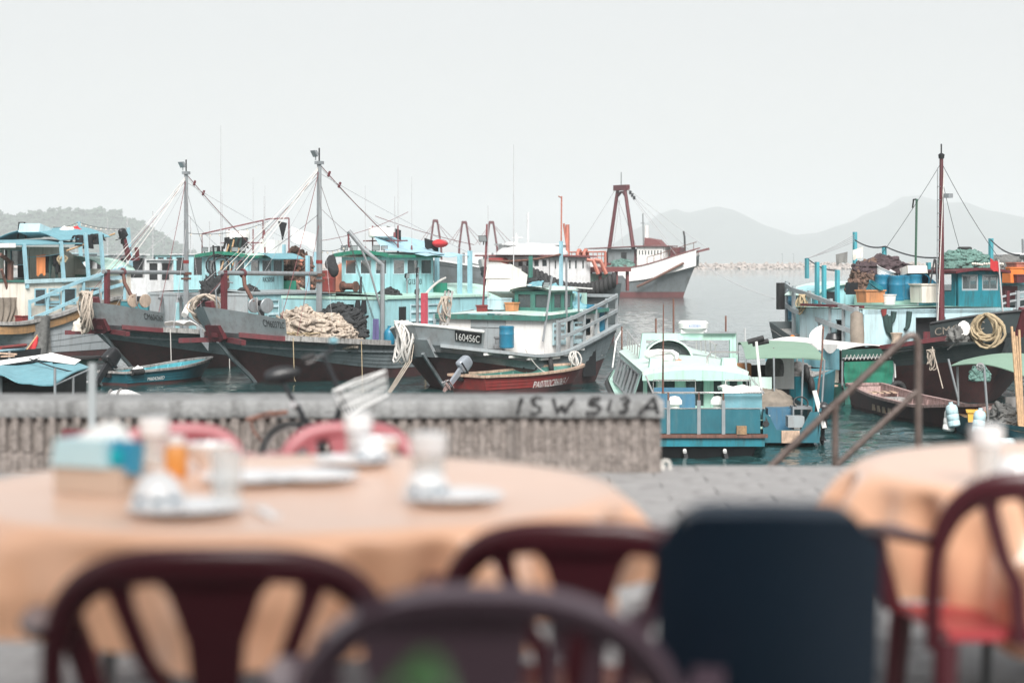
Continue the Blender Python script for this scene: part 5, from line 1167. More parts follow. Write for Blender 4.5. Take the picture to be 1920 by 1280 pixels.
P('stern_awning', MB().slab([(8.5, -1.2, 4.05), (10.2, -1.5, 3.95), (10.4, 1.8, 4.05), (8.4, 1.8, 4.15)], .05), 'white', e, 0)
pts = [H3.pt(u, 1, -1)+V((0, .05, 0)) for u in (.50, .60, .70, .80, .90, 1.0)]+[H3.pt(1, 1, 1)]
rails(e, pts, (.62, 1.25), 'grey_paint', .08, .13, posts=range(6), pz=.1)
P('rail_gate', MB().bar(V(pts[0])+V((0, 0, .0)), V(pts[0])+V((.02, 0, 1.25)), .14, .1), 'grey_metal', e, 0)
for px, t0, t1 in ((1018, 640, 518), (1062, 595, 483), (1085, 590, 548)):
    a_ = B3.B(px, t0, -2.75); c_ = B3.B(px+(17 if px == 1018 else 0), t1, -2.75); P('pole', MB().tube([a_, c_], .05, 6), 'grey_metal', e)
for px, y_, t0, t1, m_ in ((995, 1.0, 545, 480, 'green_dull'), (1052, 1.6, 535, 452, 'blue_post')):
    a_ = B3.B(px, t0, y_); c_ = B3.B(px, t1, y_); P('awning_post', MB().bar(a_, c_, .13, .13), m_, e, 0)
a_, c_ = B3.B(915, 489, 1.3), B3.B(1050, 477, 1.6); P('awning_bar', MB().tube(sag(a_, c_, .12, 6), .05, 5), 'rust', e)
antenna(e, B3.B(963, 560, 1.0), 6.6, .03); antenna(e, B3.B(915, 590, 1.2), 4.6, .03, 'wire_grey', None)
P('light_pole', MB().tube([B3.B(905, 585, 1.6), B3.B(912, 450, 1.6), B3.B(913, 420, 1.6)], .05, 5), 'wire_red', e); flood(e, B3.B(906, 447, 1.6), (-.9, -.2, -.3), .38)
P('red_post', MB().bar((.75, .35, 1.8), (.75, .35, 3.85), .2, .2), 'pink', e, 0); P('grey_post', MB().cyl((.55, .55, 1.8), (.55, .55, 4.6), .06), 'grey_metal', e); flood(e, (.5, .5, 4.75), (.5, -.8, -.1), .36)
P('guard_rail', MB().tube(sag((.7, .3, 3.75), (5.5, 2.9, 4.4), -.1, 6), .05, 5), 'rope_white', e)
for k in range(3): P('ladder_pole', MB().tube([(1.5+.1*k, -.1+.25*k, 2.0), (2.4+.1*k, .2+.25*k, 3.9)], .05, 5), 'wood_grey', e)
# gear on it
coil('pale rope coil over the bow of the white deckhouse boat', B3, (.0, .85, 2.75), 1.1, 1.7, 12, .045, 'rope_white', 2, (-.6, .5, 0), .5)
mb = MB()
for k in range(3): mb.tube([(.05, .55-.12*k, 2.0), (-.15, .5-.1*k, 1.2), (-.55-.15*k, .9-.2*k, .3), (-.75-.2*k, 1.2-.2*k, -.3)], .024, 5)
ONE('mooring_rope', mb, 'rope', 'tan mooring ropes running down from the third grey bow', 'mooring rope', B3, (0, .5, 1.9), smooth=60)
barrel('blue barrel standing on deck before the white deckhouse', B3, B3.S(950, 650, 3.9)+V((0, 0, -.05)), .30, .86, open_=False)
e = T('bollard_post', 'grey ridged bollard beside the blue barrel', 'bollard', B3, (4.4, -.55, 1.2)); P('bollard_body', MB().lathe((4.4, -.65, 1.2), [(.24, 0), (.24, .06), (.15, .12), (.15, .3), (.22, .36), (.22, .48), (.14, .52), (.14, .72), (.2, .78), (.2, .84)], 14), 'grey_metal', e)
gs = 'white foam boxes stacked on the roof'
crate('upper of two big white foam boxes on the green trimmed roof', B3, B3.S(950, 532, 7.2), (1.6, 1.15, .62), 'styrofoam', .15, 'foam_box', 'foam box', gs, .28); crate('lower of two big white foam boxes on the green trimmed roof', B3, B3.S(950, 553, 7.1), (1.6, 1.15, .5), 'styrofoam', .12, 'foam_box', 'foam box', gs, .22)
crate('pale grey lidded chest on the green trimmed roof', B3, B3.S(937, 580, 6.2), (.7, .75, .42), 'cyan_pale', 0, 'chest', 'chest', None, 0, 'cyan_pale')
heap('blue tarpaulin covered bundle behind the green wheelhouse', B3, (8.7, .0, 3.05), (1.0, 1.9, 1.15), 'blue_tarp', 4, .18, 2.2, .2, 'tarp_bundle', 'bundle')
tub('small orange tub beside the pale grey chest', B3, B3.S(960, 583, 6.1), (.35, .4, .35), 'orange_tub'); barrel('blue drum lashed at the stern rail of the green trimmed boat', B3, B3.B(1117, 622, -2.2), .4, 1.0, open_=False)
barrel('second blue drum at the stern rail, partly behind the first', B3, B3.B(1104, 614, -1.9), .36, .95, open_=False)
heap('black net bag beside the white foam boxes', B3, B3.S(1000, 545, 9.4), (.6, .9, .6), 'net_dark', 4, .3, 2, .2, 'net_bag')
# ================================================================ boat at the far left with orange wale
J0 = Fr(-150, 91, 35)
e = T('fishing_boat', 'cream fishing boat with orange wale and pale blue railings at far left', 'fishing boat', J0, (3, 0, 0), 'moored work boats')
H0 = Hull(10.4, 7.0, [(-1, 2.4), (0, 2.3), (2, 2.05), (3.6, 2.05), (5.9, 2.45), (7.4, 2.85), (10, 3.2), (14, 3.3), (19, 3.2)], 2.5, .25, .7, .88, .42, .85, lambda s: .55, .5)
H0.build(e, 'hull_pale', 'hull_red', 6)
H0.rail(e, 'wale', 'wood_band', .08, .98, .1, .38, -1, -.32, out=.03); H0.rail(e, 'gunwale', 'wood_grey', .05, .99, .34, .16, -1, .02, out=.02); H0.rail(e, 'gunwale', 'wood_grey', .05, .99, .3, .16, 1, .02)
mb = MB(); b = 2.95
wallw(mb, (3.98, b), (3.98, -b), 1.8, 4.05); wallw(mb, (4.04, -b), (9.5, -b), 1.8, 4.1, ((.10, .24), (.44, .6), (.76, .9)), 2.9, 3.75, .06); wallw(mb, (4.04, b), (9.5, b), 1.8, 4.1, (), th=-.06); wallw(mb, (9.5, -b), (9.5, b), 1.8, 4.1, (), th=-.06)
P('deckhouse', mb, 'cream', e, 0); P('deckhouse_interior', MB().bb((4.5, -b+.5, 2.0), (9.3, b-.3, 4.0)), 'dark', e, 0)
windows(e, (4.04, -b), (9.5, -b), ((.10, .24), (.44, .6), (.76, .9)), 2.9, 3.75, 'blue_post', .05, .07)
for x_ in (5.45, 7.5): louvre(e, (x_, -b-.02), (x_+.75, -b-.02), 2.85, 3.75, 'blue_post', 2)
P('upper_deck', MB().slab([(3.9, -b-.1, 4.15), (10.6, -b-.1, 4.3), (10.6, b, 4.3), (3.9, b, 4.15)], .08), 'green_dull', e, 0); P('deck_edge', MB().bar((3.9, -b-.12, 4.1), (10.6, -b-.12, 4.26), .07, .2), 'cyan_pale', e, 0)
mb = MB(); wallw(mb, (6.6, 2.6), (6.6, -.2), 4.15, 5.85, ((.3, .42), (.5, .95)), 4.2, 5.7, -.06); wallw(mb, (6.66, -.2), (9.3, -.2), 4.15, 5.85, (), th=.06)
mb.prism([(9.3, -.2, 4.2), (11.0, -.2, 4.25), (9.9, -.2, 5.3), (9.3, -.2, 5.6)], (0, .06, 0)); wallw(mb, (9.3, -.14), (9.3, 2.6), 4.15, 5.85)
P('cabin', mb, 'cream', e, 0); P('cabin_door', MB().bb((6.7, 1.8, 4.2), (6.76, 1.3, 5.7)), 'dark', e, 0); P('cabin_interior', MB().bb((7.2, 1.4, 4.25), (9.2, .1, 5.7)), 'dark', e, 0)
windows(e, (6.6, 2.6), (6.6, -.2), ((.5, .95),), 4.9, 5.7, 'blue_post', -.05)
P('canopy', MB().sheet(lambda u, v: (3.4+4.3*u, 3.0-6.0*v, 5.88+.28*sin(pi*v)*.8+.1*u), 8, 12, .05), 'blue_tarp', e, 50); P('canopy_valance', MB().bb((3.3, -3.02, 5.78), (3.36, 3.0, 6.0)), 'white', e, 0)
P('upper_awning', MB().sheet(lambda u, v: (6.4+3.4*u, 2.5-5.3*v, 6.15+.55*sin(pi*v)+.22*u), 8, 10, .03), 'blue_tarp', e, 50)
for px, ty, by, y_ in ((45, 457, 540, -3.0), (114, 452, 530, -3.0), (160, 437, 520, -3.0), (188, 435, 515, -3.0), (147, 416, 500, 2.0), (240, 427, 500, 1.2)):
    P('awning_post', MB().bar(J0.B(px+6, by, y_), J0.B(px, ty, y_), .15, .15), 'blue_post', e, 0)
pts = [J0.B(px, py, -3.3) for px, py in ((57, 566), (90, 553), (120, 540), (158, 524), (195, 512), (235, 501))]
for dz in (0, -.85):
    mb = MB()
    for i in range(5): mb.bar(pts[i]+V((0, 0, dz)), pts[i+1]+V((0, 0, dz)), .08, .16)
    P('railing', mb, 'blue_post', e, 0)
for p_ in pts: P('rail_post', MB().bar(p_+V((0, .05, .1)), p_+V((0, .05, -1.7)), .11, .11), 'blue_post', e, 0)
P('aft_roof', MB().sheet(lambda u, v: (9.6+2.2*u, 2.6-5.2*v, 4.6+.75*sin(pi*v)**.6-.1*u), 5, 14, .06), 'mint', e, 50); P('aft_house', MB().bb((9.8, -2.4, 3.0), (11.6, 2.4, 4.7)), 'cream', e, 0); P('aft_house_trim', MB().bb((9.7, -2.45, 3.4), (9.79, 2.45, 4.4)), 'green', e, 0)
P('derrick', MB().tube([J0.B(18, 640, -1.5), J0.B(20, 490, -1.5)], .16, 7), 'rust', e, 50); P('derrick_arm', MB().tube([J0.B(0, 477, -1.8), J0.B(21, 492, -1.5)], .1, 6), 'rust', e, 50); P('derrick_arm', MB().tube([J0.B(3, 505, -1.8), J0.B(18, 555, -1.5)], .08, 6), 'rust', e, 50)
P('side_pole', MB().tube([J0.B(125, 470, -3.0), J0.B(215, 438, -2.5)], .05, 5), 'bamboo', e); P('clothes_line', MB().tube(sag(J0.B(50, 482, -2.2), J0.B(115, 475, -2.6), .05, 6), .02, 4), 'blue_post', e); P('clothes_line', MB().tube(sag(J0.B(110, 425, .5), J0.B(238, 430, 0), .1, 6), .02, 4), 'wire_grey', e)
P('stack_frame', MB().tube([J0.B(33, 447, 1.5), J0.B(36, 417, 1.5), J0.B(46, 417, 1.5), J0.B(49, 447, 1.5)], .05, 5), 'dark', e)
gl = 'clothes drying on the far left boat'
a_ = J0.B(68, 479, -2.3); cloth('laundry', 'orange towel hanging between black clothes on the cream boat', 'towel', J0, a_, J0.B(85, 477, -2.35), 1.0, 'orange_cloth', None, 8, 6, .02)
pants('dark trousers hanging right of the orange towel', J0, J0.B(99, 478, -2.4), .55, 1.25, 'cloth_green', gl, 1, 'trousers', (1, 0, 0)); shirt('black jacket hanging behind the dark trousers', J0, J0.B(90, 478, -2.2), .5, .9, 'cloth_black', gl, 2, (1, 0, 0)); shirt('black jacket hanging at the canopy post', J0, J0.B(110, 477, -2.5), .4, .9, 'cloth_black', gl, 4, (1, 0, 0))
coil('tan hose coil hung on the blue canopy post', J0, J0.B(117, 478, -2.9), .42, .5, 8, .035, 'rope_tan', 1)
for k, (px, py, w_, l_) in enumerate(((148, 440, .6, 'black shirt drying under the upper awning, left'), (166, 440, .7, 'black shirt drying under the upper awning, middle'), (182, 438, .6, 'black shirt drying under the upper awning, right'))):
    shirt(l_, J0, J0.B(px, py, -2.8), w_, .55+.15*(k == 1), 'cloth_black', gl, k+7, (1, -.1, 0))
for k, (px, m_, l_) in enumerate(((120, 'cloth_white', 'white bundle lying on the upper awning'), (131, 'cloth_cream', 'cream bundle lying on the upper awning'), (144, 'cloth_red', 'red bundle lying on the upper awning'))): ONE('bundle', MB().lump(J0.B(px, 436, -1.0), (.32, .34, .3), 14, 8, .3, 2, k), m_, l_, 'bundle', J0, J0.B(px, 436, -1.0), 'bundles on the upper awning', smooth=70)
crate('pale blue netted box on the upper awning at far left', J0, J0.B(66, 440, -.5), (1.0, 1.3, .45), 'cyan_pale', .2, 'box', 'box', None, .25)
outboard('outboard motor on a maroon bracket high on the cream boat', J0, J0.B(231, 452, -2.6), .9, tilt=.4, low='maroon'); P('motor_bracket', MB().bar(J0.B(232, 448, -2.6), J0.B(242, 486, -2.6), .2, .2), 'maroon', e, 0); P('motor_bracket', MB().bar(J0.B(240, 486, -2.6), J0.B(258, 486, -2.6), .14, .14), 'maroon', e, 0); P('motor_bracket', MB().bar(J0.B(256, 464, -2.6), J0.B(258, 488, -2.6), .16, .16), 'maroon', e, 0)
q = J0.B(70, 592, -3.6); ONE('net_bag', MB().sheet(lambda u, v: q+V((-.2+.95*u+.15*v, .12*sin(7*u+3*v)+.03*sin(20*u), -2.5*v*(.95+.08*sin(u*6)))), 14, 14, .12), 'net_grey', 'grey mesh net bag hanging over the orange wale', 'net bag', J0, q, smooth=70)
e = T('red_flag', 'red and yellow flag furled on tan poles below the net bag', 'flag', J0, J0.B(30, 685, -5)); P('flag_pole', MB().tube([J0.B(28, 686, -5), J0.B(70, 628, -5)], .04, 5), 'bamboo', e); P('flag_pole', MB().tube([J0.B(32, 686, -4.9), J0.B(72, 632, -4.9)], .04, 5), 'bamboo', e); a0, a1, a2 = J0.B(70, 630, -5.05), J0.B(62, 630, -5.05), J0.B(52, 668, -5.05)
P('flag_cloth', MB().sheet(lambda u, v: a0.lerp(J0.B(47, 668, -5.05), v)+V((.5*u*v+.06*sin(u*8+v*5), .1*sin(u*7), -.05*u)), 8, 10, .015), 'cloth_red', e, 60)
tub('small red tub on the side deck of the cream boat', J0, J0.B(43, 607, -2.9), (.5, .5, .4), 'red_paint', 1.1); q = J0.B(-6, 558, -2.2); ONE('net_curtain', MB().sheet(lambda u, v: q+V((1.15*u*(1-.2*v)+.1*sin(v*4), -.2*u+.08*sin(u*22+v)+.05*sin(u*9), -1.55*v*(.9+.1*sin(u*7)))), 24, 10, .03), 'canvas_brown', 'brown net draped beside the rusty derrick', 'fishing net', J0, q, smooth=70)
heap('white sack and gear at the bow between cream and grey boats', J1, (-.5, .7, 1.9), (.3, .4, .6), 'cloth_cream', 5, .2, 2, .1, 'sack', 'sack')
# ================================================================ big dark hulled boat on the right
M4 = Fr(1912, 66, 25, -1)
e = T('fishing_boat', 'dark hulled fishing boat with pale blue deckhouse piled with blue barrels', 'fishing boat', M4, (0, 0, 0), 'moored work boats')
H4 = Hull(11.6, 7.4, [(-1, 2.75), (0, 2.6), (1, 2.42), (2.6, 2.05), (4.5, 1.8), (7, 1.7), (9, 2.1), (11.6, 2.7)], 2.2, .32, .75, .84, .5, .80, lambda s: 1.15+.5*max(0, 1-s/5)**1.5, .6)
pm('hull_black', (.062, .078, .082), .5, var=.15, scale=.8, grime=(.12, .12, .12), gamt=.25)
H4.build(e, 'hull_black', 'hull_red', 7); H4.bulwark(e, 'hull_black', .14, .75, .6, cap='dark')
H4.rail(e, 'gunwale', 'maroon', .10, .62, .3, .16, -1, .02); H4.rail(e, 'gunwale', 'maroon', .05, .9, .3, .16, 1, .02)
P('stem_post', MB().bar((-.25, 0, 3.45), (.2, 0, 2.3), .34, .22, (1, 0, 0)), 'maroon', e, 0); P('stem_plate', MB().prism([(-.1, -.5, 2.4), (-.1, .5, 2.4), (.35, .5, 1.5), (.35, -.5, 1.5)], (.2, 0, 0)), 'hull_black', e, 0)
bf4 = bul(H4, .14, .75, .6); TXTM('registration', 'CM6038C', 'rope', e, lambda a, b_: bf4(.130-.085*a, .3+.42*b_), .03)
s0, b, b2_, z0, z1 = 4.8, 3.25, 3.6, 1.4, 3.3
mb = MB(); tt = lambda px: (M4.S(px, 600, s0).y+b)/(b+b2_)
wallw(mb, (s0, -b), (s0, b2_), z0, z1, ((tt(1715), tt(1771)),), 1.5, 3.0, .07); P('deckhouse_front', mb, 'cyan_pale', e, 0); P('doorway', MB().bb((s0+.3, M4.S(1712, 600, s0).y, 1.4), (s0+.36, M4.S(1774, 600, s0).y, 3.1)), 'dark', e, 0)
mb = MB(); wallw(mb, (s0+.07, -b), (9.4, -b+.35), z0, z1, ((.30, .40), (.6, .7)), 1.9, 2.9, -.06); wallw(mb, (9.4, -b+.35), (9.4, b2_), z0, z1, (), th=-.06); wallw(mb, (s0+.07, b2_), (9.4, b2_), z0, z1); P('deckhouse_wall', mb, 'cyan_pale', e, 0)
for x0_, x1_ in ((5.6, 6.3), (7.3, 7.9)): louvre(e, (x0_, -b+.1), (x1_, -b+.15), 1.9, 3.0, 'cyan_pale', 3, -.05)
a_, c_ = M4.S(1619, 583, s0).y, M4.S(1714, 583, s0).y; mb = MB(); mb.bb((s0-.03, a_, 2.9), (s0-.005, c_, 2.96)); mb.bb((s0-.03, a_+.02, 1.5), (s0-.005, a_+.06, 2.9)); P('panel_moulding', mb, 'cyan_pale', e, 0)
P('cornice', MB().bb((s0-.07, -b-.05, 3.14), (s0-.005, b2_+.05, 3.32)), 'cyan_pale', e, 0)
P('sliding_door', MB().bb((s0-.06, M4.S(1772, 600, s0).y, 1.5), (s0-.015, M4.S(1808, 600, s0).y, 2.98)), 'cyan_pale', e, 0)
P('roof', MB().grid(lambda u, v: (s0-.08+4.7*u, -b-.06+(b+b2_+.12)*v, 3.33+.06*sin(pi*v)), 6, 10), 'mint', e, 40)
mb = MB(); 
for k in range(10): a_ = k/9; mb.box((s0+.2+3.6*a_, -b-.02, 3.42), (.44, .12, .1))
P('roof_batten', mb, 'maroon', e, 0)
# its wheelhouse
ys = [M4.S(px, 540, 5.3).y for px in (1795, 1877)]; mb = MB(); fw = ((.08, .46), (.54, .92)); ya, yb_ = ys; s1 = 7.6
wallw(mb, (5.3, ya), (5.3, yb_), 3.33, 4.72, fw, 3.98, 4.6, .06); wallw(mb, (5.36, ya), (s1, ya), 3.33, 4.72, ((.1, .45), (.5, .9)), 3.95, 4.6, -.06); wallw(mb, (s1, ya), (s1, yb_), 3.33, 4.72, ((.2, .8),), 3.95, 4.6, .06); wallw(mb, (5.36, yb_), (s1, yb_), 3.33, 4.72, ((.1, .9),), 3.95, 4.6, .06)
P('wheelhouse', mb, 'teal_bright', e, 0); windows(e, (5.3, ya), (5.3, yb_), fw, 3.98, 4.6, 'grey_paint', .06, .07, split=True)
P('wheelhouse_roof', MB().sheet(lambda u, v: (4.95+3.0*u, ya-.35+(yb_-ya+.55)*v, 4.74+.12*sin(pi*v)), 5, 10, .10), 'maroon', e, 50)
P('mast', MB().tube([(4.39, 0, 1.8), (4.39, 0, 8.95)], [.13, .07], 8), 'maroon', e, 50); P('mast_pole', MB().tube([(4.39, 0, 8.9), (4.39, 0, 9.5)], .03, 5), 'dark', e); P('ladder', MB().tube([(4.3, -.28, 2.0), (4.36, -.2, 8.6)], .025, 4), 'grey_metal', e); P('mast_light', MB().lathe((4.39, 0, 8.95), [(.1, 0), (.12, .15), (.05, .2)], 8), 'dark', e); P('masthead_lamp', MB().box(M4.B(1778, 367, 0), (.3, .2, .16)).cyl(M4.B(1778, 367, 0), M4.B(1767, 366, 0), .03), 'grey_metal', e)
for k in range(10): z = 3.4+.5*k; P('rung', MB().tube([(4.3, -.25, z), (4.38, 0, z)], .015, 4), 'grey_metal', e)
P('mast_foot', MB().bb((3.9, M4.S(1730, 620, 4).y, 1.6), (3.98, M4.S(1800, 620, 4).y, 2.5)), 'maroon', e, 0)
P('halyard', MB().tube([(4.3, .05, 8.5), M4.S(1757, 635, 4.0)], .02, 4), 'rope_white', e); P('float_ball', MB().ball(M4.S(1757, 632, 3.9), .14, 12, 8), 'white', e, 80)
for a_, c_ in (((4.39, 0, 8.3), M4.B(1803, 478, 1.5)), ((4.39, 0, 8.8), M4.B(1870, 480, 2.5)), ((4.39, 0, 8.8), M4.B(1620, 520, 0))): P('stay', MB().tube(sag(a_, c_, .15, 6), .012, 4), 'wire_dark', e)
P('signal_pole', MB().tube([M4.B(1717, 500, 2.0), M4.B(1719, 373, 2.0)], .05, 5), 'green_box', e); P('pole_tail', MB().tube([M4.B(1718, 374, 2.0), M4.B(1713, 374, 2.0), M4.B(1711, 390, 2.0)], .04, 4), 'dark', e)
for px, ty, by, y_ in ((1513, 484, 522, 1.5), (1532, 491, 575, -2.3), (1545, 497, 580, -2.5), (1570, 506, 590, -2.9), (1603, 435, 520, 3), (1658, 462, 500, 2.5), (1681, 487, 510, 2.0), (1741, 492, 510, 1.5), (1858, 447, 500, 3.5), (1796, 474, 505, 3.2)): P('awning_post', MB().bar(M4.B(px, by, y_), M4.B(px, ty, y_), .14, .14), 'cyan_dark', e, 0)
for pa, pb in (((1603, 450), (1660, 462)), ((1660, 462), (1760, 483)), ((1513, 484), (1570, 507)), ((1858, 450), (1912, 478)), ((1682, 489), (1790, 500))): P('line', MB().tube(sag(M4.B(*pa, 2.5), M4.B(*pb, 2.0), .15, 8), .03, 4), 'wire_dark', e)
for k in range(4): P('line', MB().tube(sag(M4.B(1515, 484, 1.5), M4.B(1603, 440+4*k, 2.8), .05, 5), .01, 4), 'wire_grey', e)
ag = M4.B(1525, 530, -1.8)
P('aft_roof', MB().sheet(lambda u, v: (9.3+2.2*u, -2.3+4.6*v, 3.75+.55*sin(pi*v)**.55), 4, 16, .06), 'mint_pale', e, 50); P('aft_cabin', MB().prism([(9.5, -2.2*cos(pi*k/14), 3.7+.52*sin(pi*k/14)**.55) for k in range(15)]+[(9.5, 2.2, 1.8), (9.5, -2.2, 1.8)], (1.6, 0, 0)), 'cyan', e, 0)
P('aft_door', MB().bb((9.44, -1.7, 2.3), (9.48, -1.1, 3.9)), 'dark', e, 0); P('coaming', MB().bb((9.0, -.6, 3.35), (9.1, 2.4, 4.1)), 'mint', e, 0)
pts = [M4.B(px, py, y_) for px, py, y_ in ((1473, 534, -1.6), (1486, 543, -2.4), (1515, 552, -2.9), (1555, 567, -3.2), (1604, 582, -3.45))]
for dz, m_ in ((0, 'grey_paint'), (-.82, 'grey_paint')):
    mb = MB()
    for i in range(4): mb.bar(pts[i]+V((0, 0, dz)), pts[i+1]+V((0, 0, dz)), .08, .17)
    P('railing', mb, m_, e, 0)
for i in range(5): P('rail_post', MB().bar(pts[i]+V((0, .06, .15)), pts[i]+V((0, .06, -1.9)), .12, .12), 'grey_paint', e, 0)
mid = [(pts[i]+pts[i+1])/2 for i in (1, 2, 3)]
for q in mid: P('rail_post', MB().bar(q+V((0, .06, .1)), q+V((0, .06, -1.9)), .1, .1), 'grey_paint', e, 0)
P('stern_bulwark', MB().sheet(lambda u, v: pts[0].lerp(pts[2], u)+V((0, .12, -.1-2.0*v)), 6, 4, .05), 'cyan', e, 40)
P('fender_board', MB().box(M4.B(1468, 555, -1.4), (.25, .5, 1.1)), 'rubber', e, 0)
# gear on it
gb = 'blue barrels on the pale blue deckhouse roof'
for px, py, s_, k, l_ in ((1655, 562, 6.1, 0, 'blue barrel left at the back of the rooftop barrel group'), (1681, 564, 5.5, 0, 'blue barrel standing in front, middle of the rooftop group'), (1700, 562, 6.2, 0, 'blue barrel half hidden behind the middle rooftop barrel'), (1714, 561, 6.0, 0, 'blue barrel under the white foam box on the roof')):
    barrel(l_, M4, M4.S(px, py, s_), .30, .92, 'blue_plastic', None, gb, False)
barrel('blue barrel lying tipped against the mast on the roof', M4, M4.S(1750, 540, 6.0)+V((0, 0, -.1)), .32, .8, 'blue_plastic', (-.25, -.85, .42), gb)
tub('orange rectangular fish tub on the pale blue deckhouse roof', M4, M4.S(1632, 567, 5.3), (.6, .78, .46), 'orange_tub', 1.12)
basket('turquoise round basket tilted in the orange fish tub', M4, M4.S(1634, 548, 5.3), .30, .34, 'teal_bright', None, V((-.5, .3, .8))); basket('white round basket standing right of the orange tub', M4, M4.S(1667, 571, 5.0), .27, .38, 'white_clean')
basket('big white basket tilted on the barrels below the net', M4, M4.S(1656, 517, 6.3), .36, .3, 'white_clean', None, V((-.3, .25, .9)))
crate('white foam box resting on the rooftop barrels', M4, M4.S(1713, 515, 6.1), (.6, .85, .3), 'styrofoam', .1, 'foam_box', 'foam box', None, .2)
tub('cream square fish bin beside the mast on the roof', M4, M4.S(1737, 567, 5.3), (.7, .95, .70), 'cream', 1.06); crate('black bucket shaped bin far left on the roof', M4, M4.S(1597, 552, 6.5), (.3, .35, .45), 'black_plastic', name='bin', cat='bin')
gn = 'nets heaped on the deckhouse roof'
heap('dark brown net heap topping the blue rooftop barrels', M4, M4.S(1650, 512, 7.0), (.7, 1.25, .62), 'net_brown', 2, .3, 2.4, .25, group=gn); heap('rusty mixed net heap left of the blue rooftop barrels', M4, M4.S(1628, 545, 7.0), (.7, .85, 1.15), 'net_rust', 6, .3, 2.4, .3, group=gn)
heap('grey green net dome on the teal wheelhouse roof', M4, (6.3, (ya+yb_)/2+.1, 4.85), (1.0, 1.15, .72), 'net_green', 5, .1, 1.5, .05, group=gn); tyre(M4, (6.3, (ya+yb_)/2+.1, 5.6), .28, .07, (0, 0, 1), 'black ring on top of the green net dome', None)
heap('grey net bundle right of the wheelhouse roof', M4, (6.0, yb_+.1, 4.75), (.5, .5, .5), 'net_grey', 7, .3, 2, .2, group=gn)
mb = MB(); rq = random.Random(6)
for k in range(14): mb.ball((5.0, ya+.5+k*.11, 4.98+rq.uniform(0, .04)), .05, 7, 5)
ONE('net_floats', mb, 'cloth_cream', 'row of small cork floats along the wheelhouse roof', 'floats', M4, (5, ya, 4.9), kind='stuff')
gs2 = 'green waders and socks hung on the pale blue deckhouse'
def boot(label, px, py, l, k):
    q = M4.S(px, py, s0-.14); ONE('wader', MB().tube([q, q+V((0, .05*k, -l*.5)), q+V((0, .12*k, -l*.85)), q+V((-.02, .3*k, -l))], [.11, .10, .08, .07], 8), 'cloth_green', label, 'wader', M4, q, gs2, smooth=70)
boot('long green wader hung left of the wall hooks', 1660, 590, .75, 1); boot('second long green wader crossing the first', 1667, 592, .85, .6); boot('short green sock hung between the waders', 1676, 584, .42, -.5); boot('green boot hung nearest the dark doorway', 1705, 584, .68, -.7)
ONE('red_glove', MB().tube([M4.S(1657, 580, s0-.14), M4.S(1658, 592, s0-.14)], [.12, .08], 7), 'red_paint', 'red glove pegged above the green waders', 'glove', M4, M4.S(1657, 580, s0-.14))
coil('thick tan rope coil hung at the bow of the dark hulled boat', M4, M4.B(1852, 588, -2.4), 1.15, 1.15, 18, .04, 'rope_tan', 9, (-.5, -.9, 0), .4); heap('frayed rope and rags at the dark bow near the coil', M4, M4.B(1800, 640, -2.9), (.4, .5, .55), 'net_grey', 11, .4, 3, .3, 'rope_rags', 'rags')
e2 = T('white_paddle', 'white paddle blade stuck in the rope near the dark bow', 'paddle', M4, M4.B(1808, 622, -3)); P('blade', MB().lathe(M4.B(1807, 618, -2.9), [(.02, -.28), (.2, -.12), (.24, .05), (.16, .24), (.03, .32)], 12, (.3, .2, 1), .25), 'white', e2, 60); P('paddle_shaft', MB().tube([M4.B(1777, 655, -3.1), M4.B(1812, 628, -3)], .03, 5), 'wood_grey', e2)
cloth('laundry', 'grey cloth drying on the line above the stern', 'laundry', M4, M4.B(1567, 477, 0), M4.B(1589, 472, .3), .42, 'cloth_grey', None, 6, 5); cloth('laundry', 'cream cloth drying on the line beside the tall post', 'laundry', M4, M4.B(1599, 469, .3), M4.B(1618, 463, .6), .4, 'cloth_cream', None, 6, 5)
e2 = T('red_flag', 'small red flag flying right of the wheelhouse', 'flag', M4, M4.B(1882, 600, 1.5)); P('flag_pole', MB().tube([M4.B(1882, 605, 1.5), M4.B(1872, 487, 1.5)], .035, 5), 'chrome', e2); a_ = M4.B(1872, 488, 1.5); P('flag_cloth', MB().sheet(lambda u, v: a_+V((0, -.38*u-.0, -.05+.16*(1-u)*0-.38*v+.22*(-(u-.2))*-.6+.03*sin(u*8))), 8, 5, .012), 'cloth_red', e2, 60)
barrel('big blue tank behind the stern rail of the dark boat', M4, M4.B(1520, 612, -1.6), .55, 1.2, 'blue_plastic', None, None, False); barrel('second blue tank farther along the stern rail', M4, M4.B(1500, 600, -1.2), .5, 1.2, 'blue_plastic', None, None, False)
q = M4.S(1606, 588, s0-.3); ONE('hanging_sack', MB().tube([q+V((0, 0, .1)), q, q+V((0, .03, -.7)), q+V((0, .05, -1.35))], [.05, .22, .26, .24], 10), 'canvas_brown', 'long brown canvas bag hanging at the deckhouse corner', 'bag', M4, q, smooth=70)
coil('tan rope coil hung on the stern railing', M4, M4.B(1505, 552, -3.0), .4, .9, 6, .03, 'rope_tan', 4); e2 = T('clay_jar', 'tan clay jar standing on the side deck by the handrail', 'jar', M4, M4.S(1680, 655, 4.2)); P('jar_body', MB().lathe(M4.S(1681, 655, 4.2), [(.22, 0), (.24, .15), (.17, .35), (.2, .55), (.24, .6), (.2, .62), (.15, .5)], 14), 'clay', e2)
ONE('life_ring_cover', MB().lump(M4.B(1484, 658, -3.4), (.28, .3, .6), 14, 8, .15, 2, 3), 'orange', 'orange and white fender bundle hanging under the stern rail', 'fender', M4, M4.B(1484, 658, -3.4), smooth=70)
ONE('black_basin', MB().lathe(M4.B(1564, 640, -3.2), [(.30, 0), (.34, .1), (.25, .3), (.05, .34)], 16), 'black_plastic', 'black basin turned over by the stern rail', 'basin', M4, M4.B(1564, 640, -3.2))
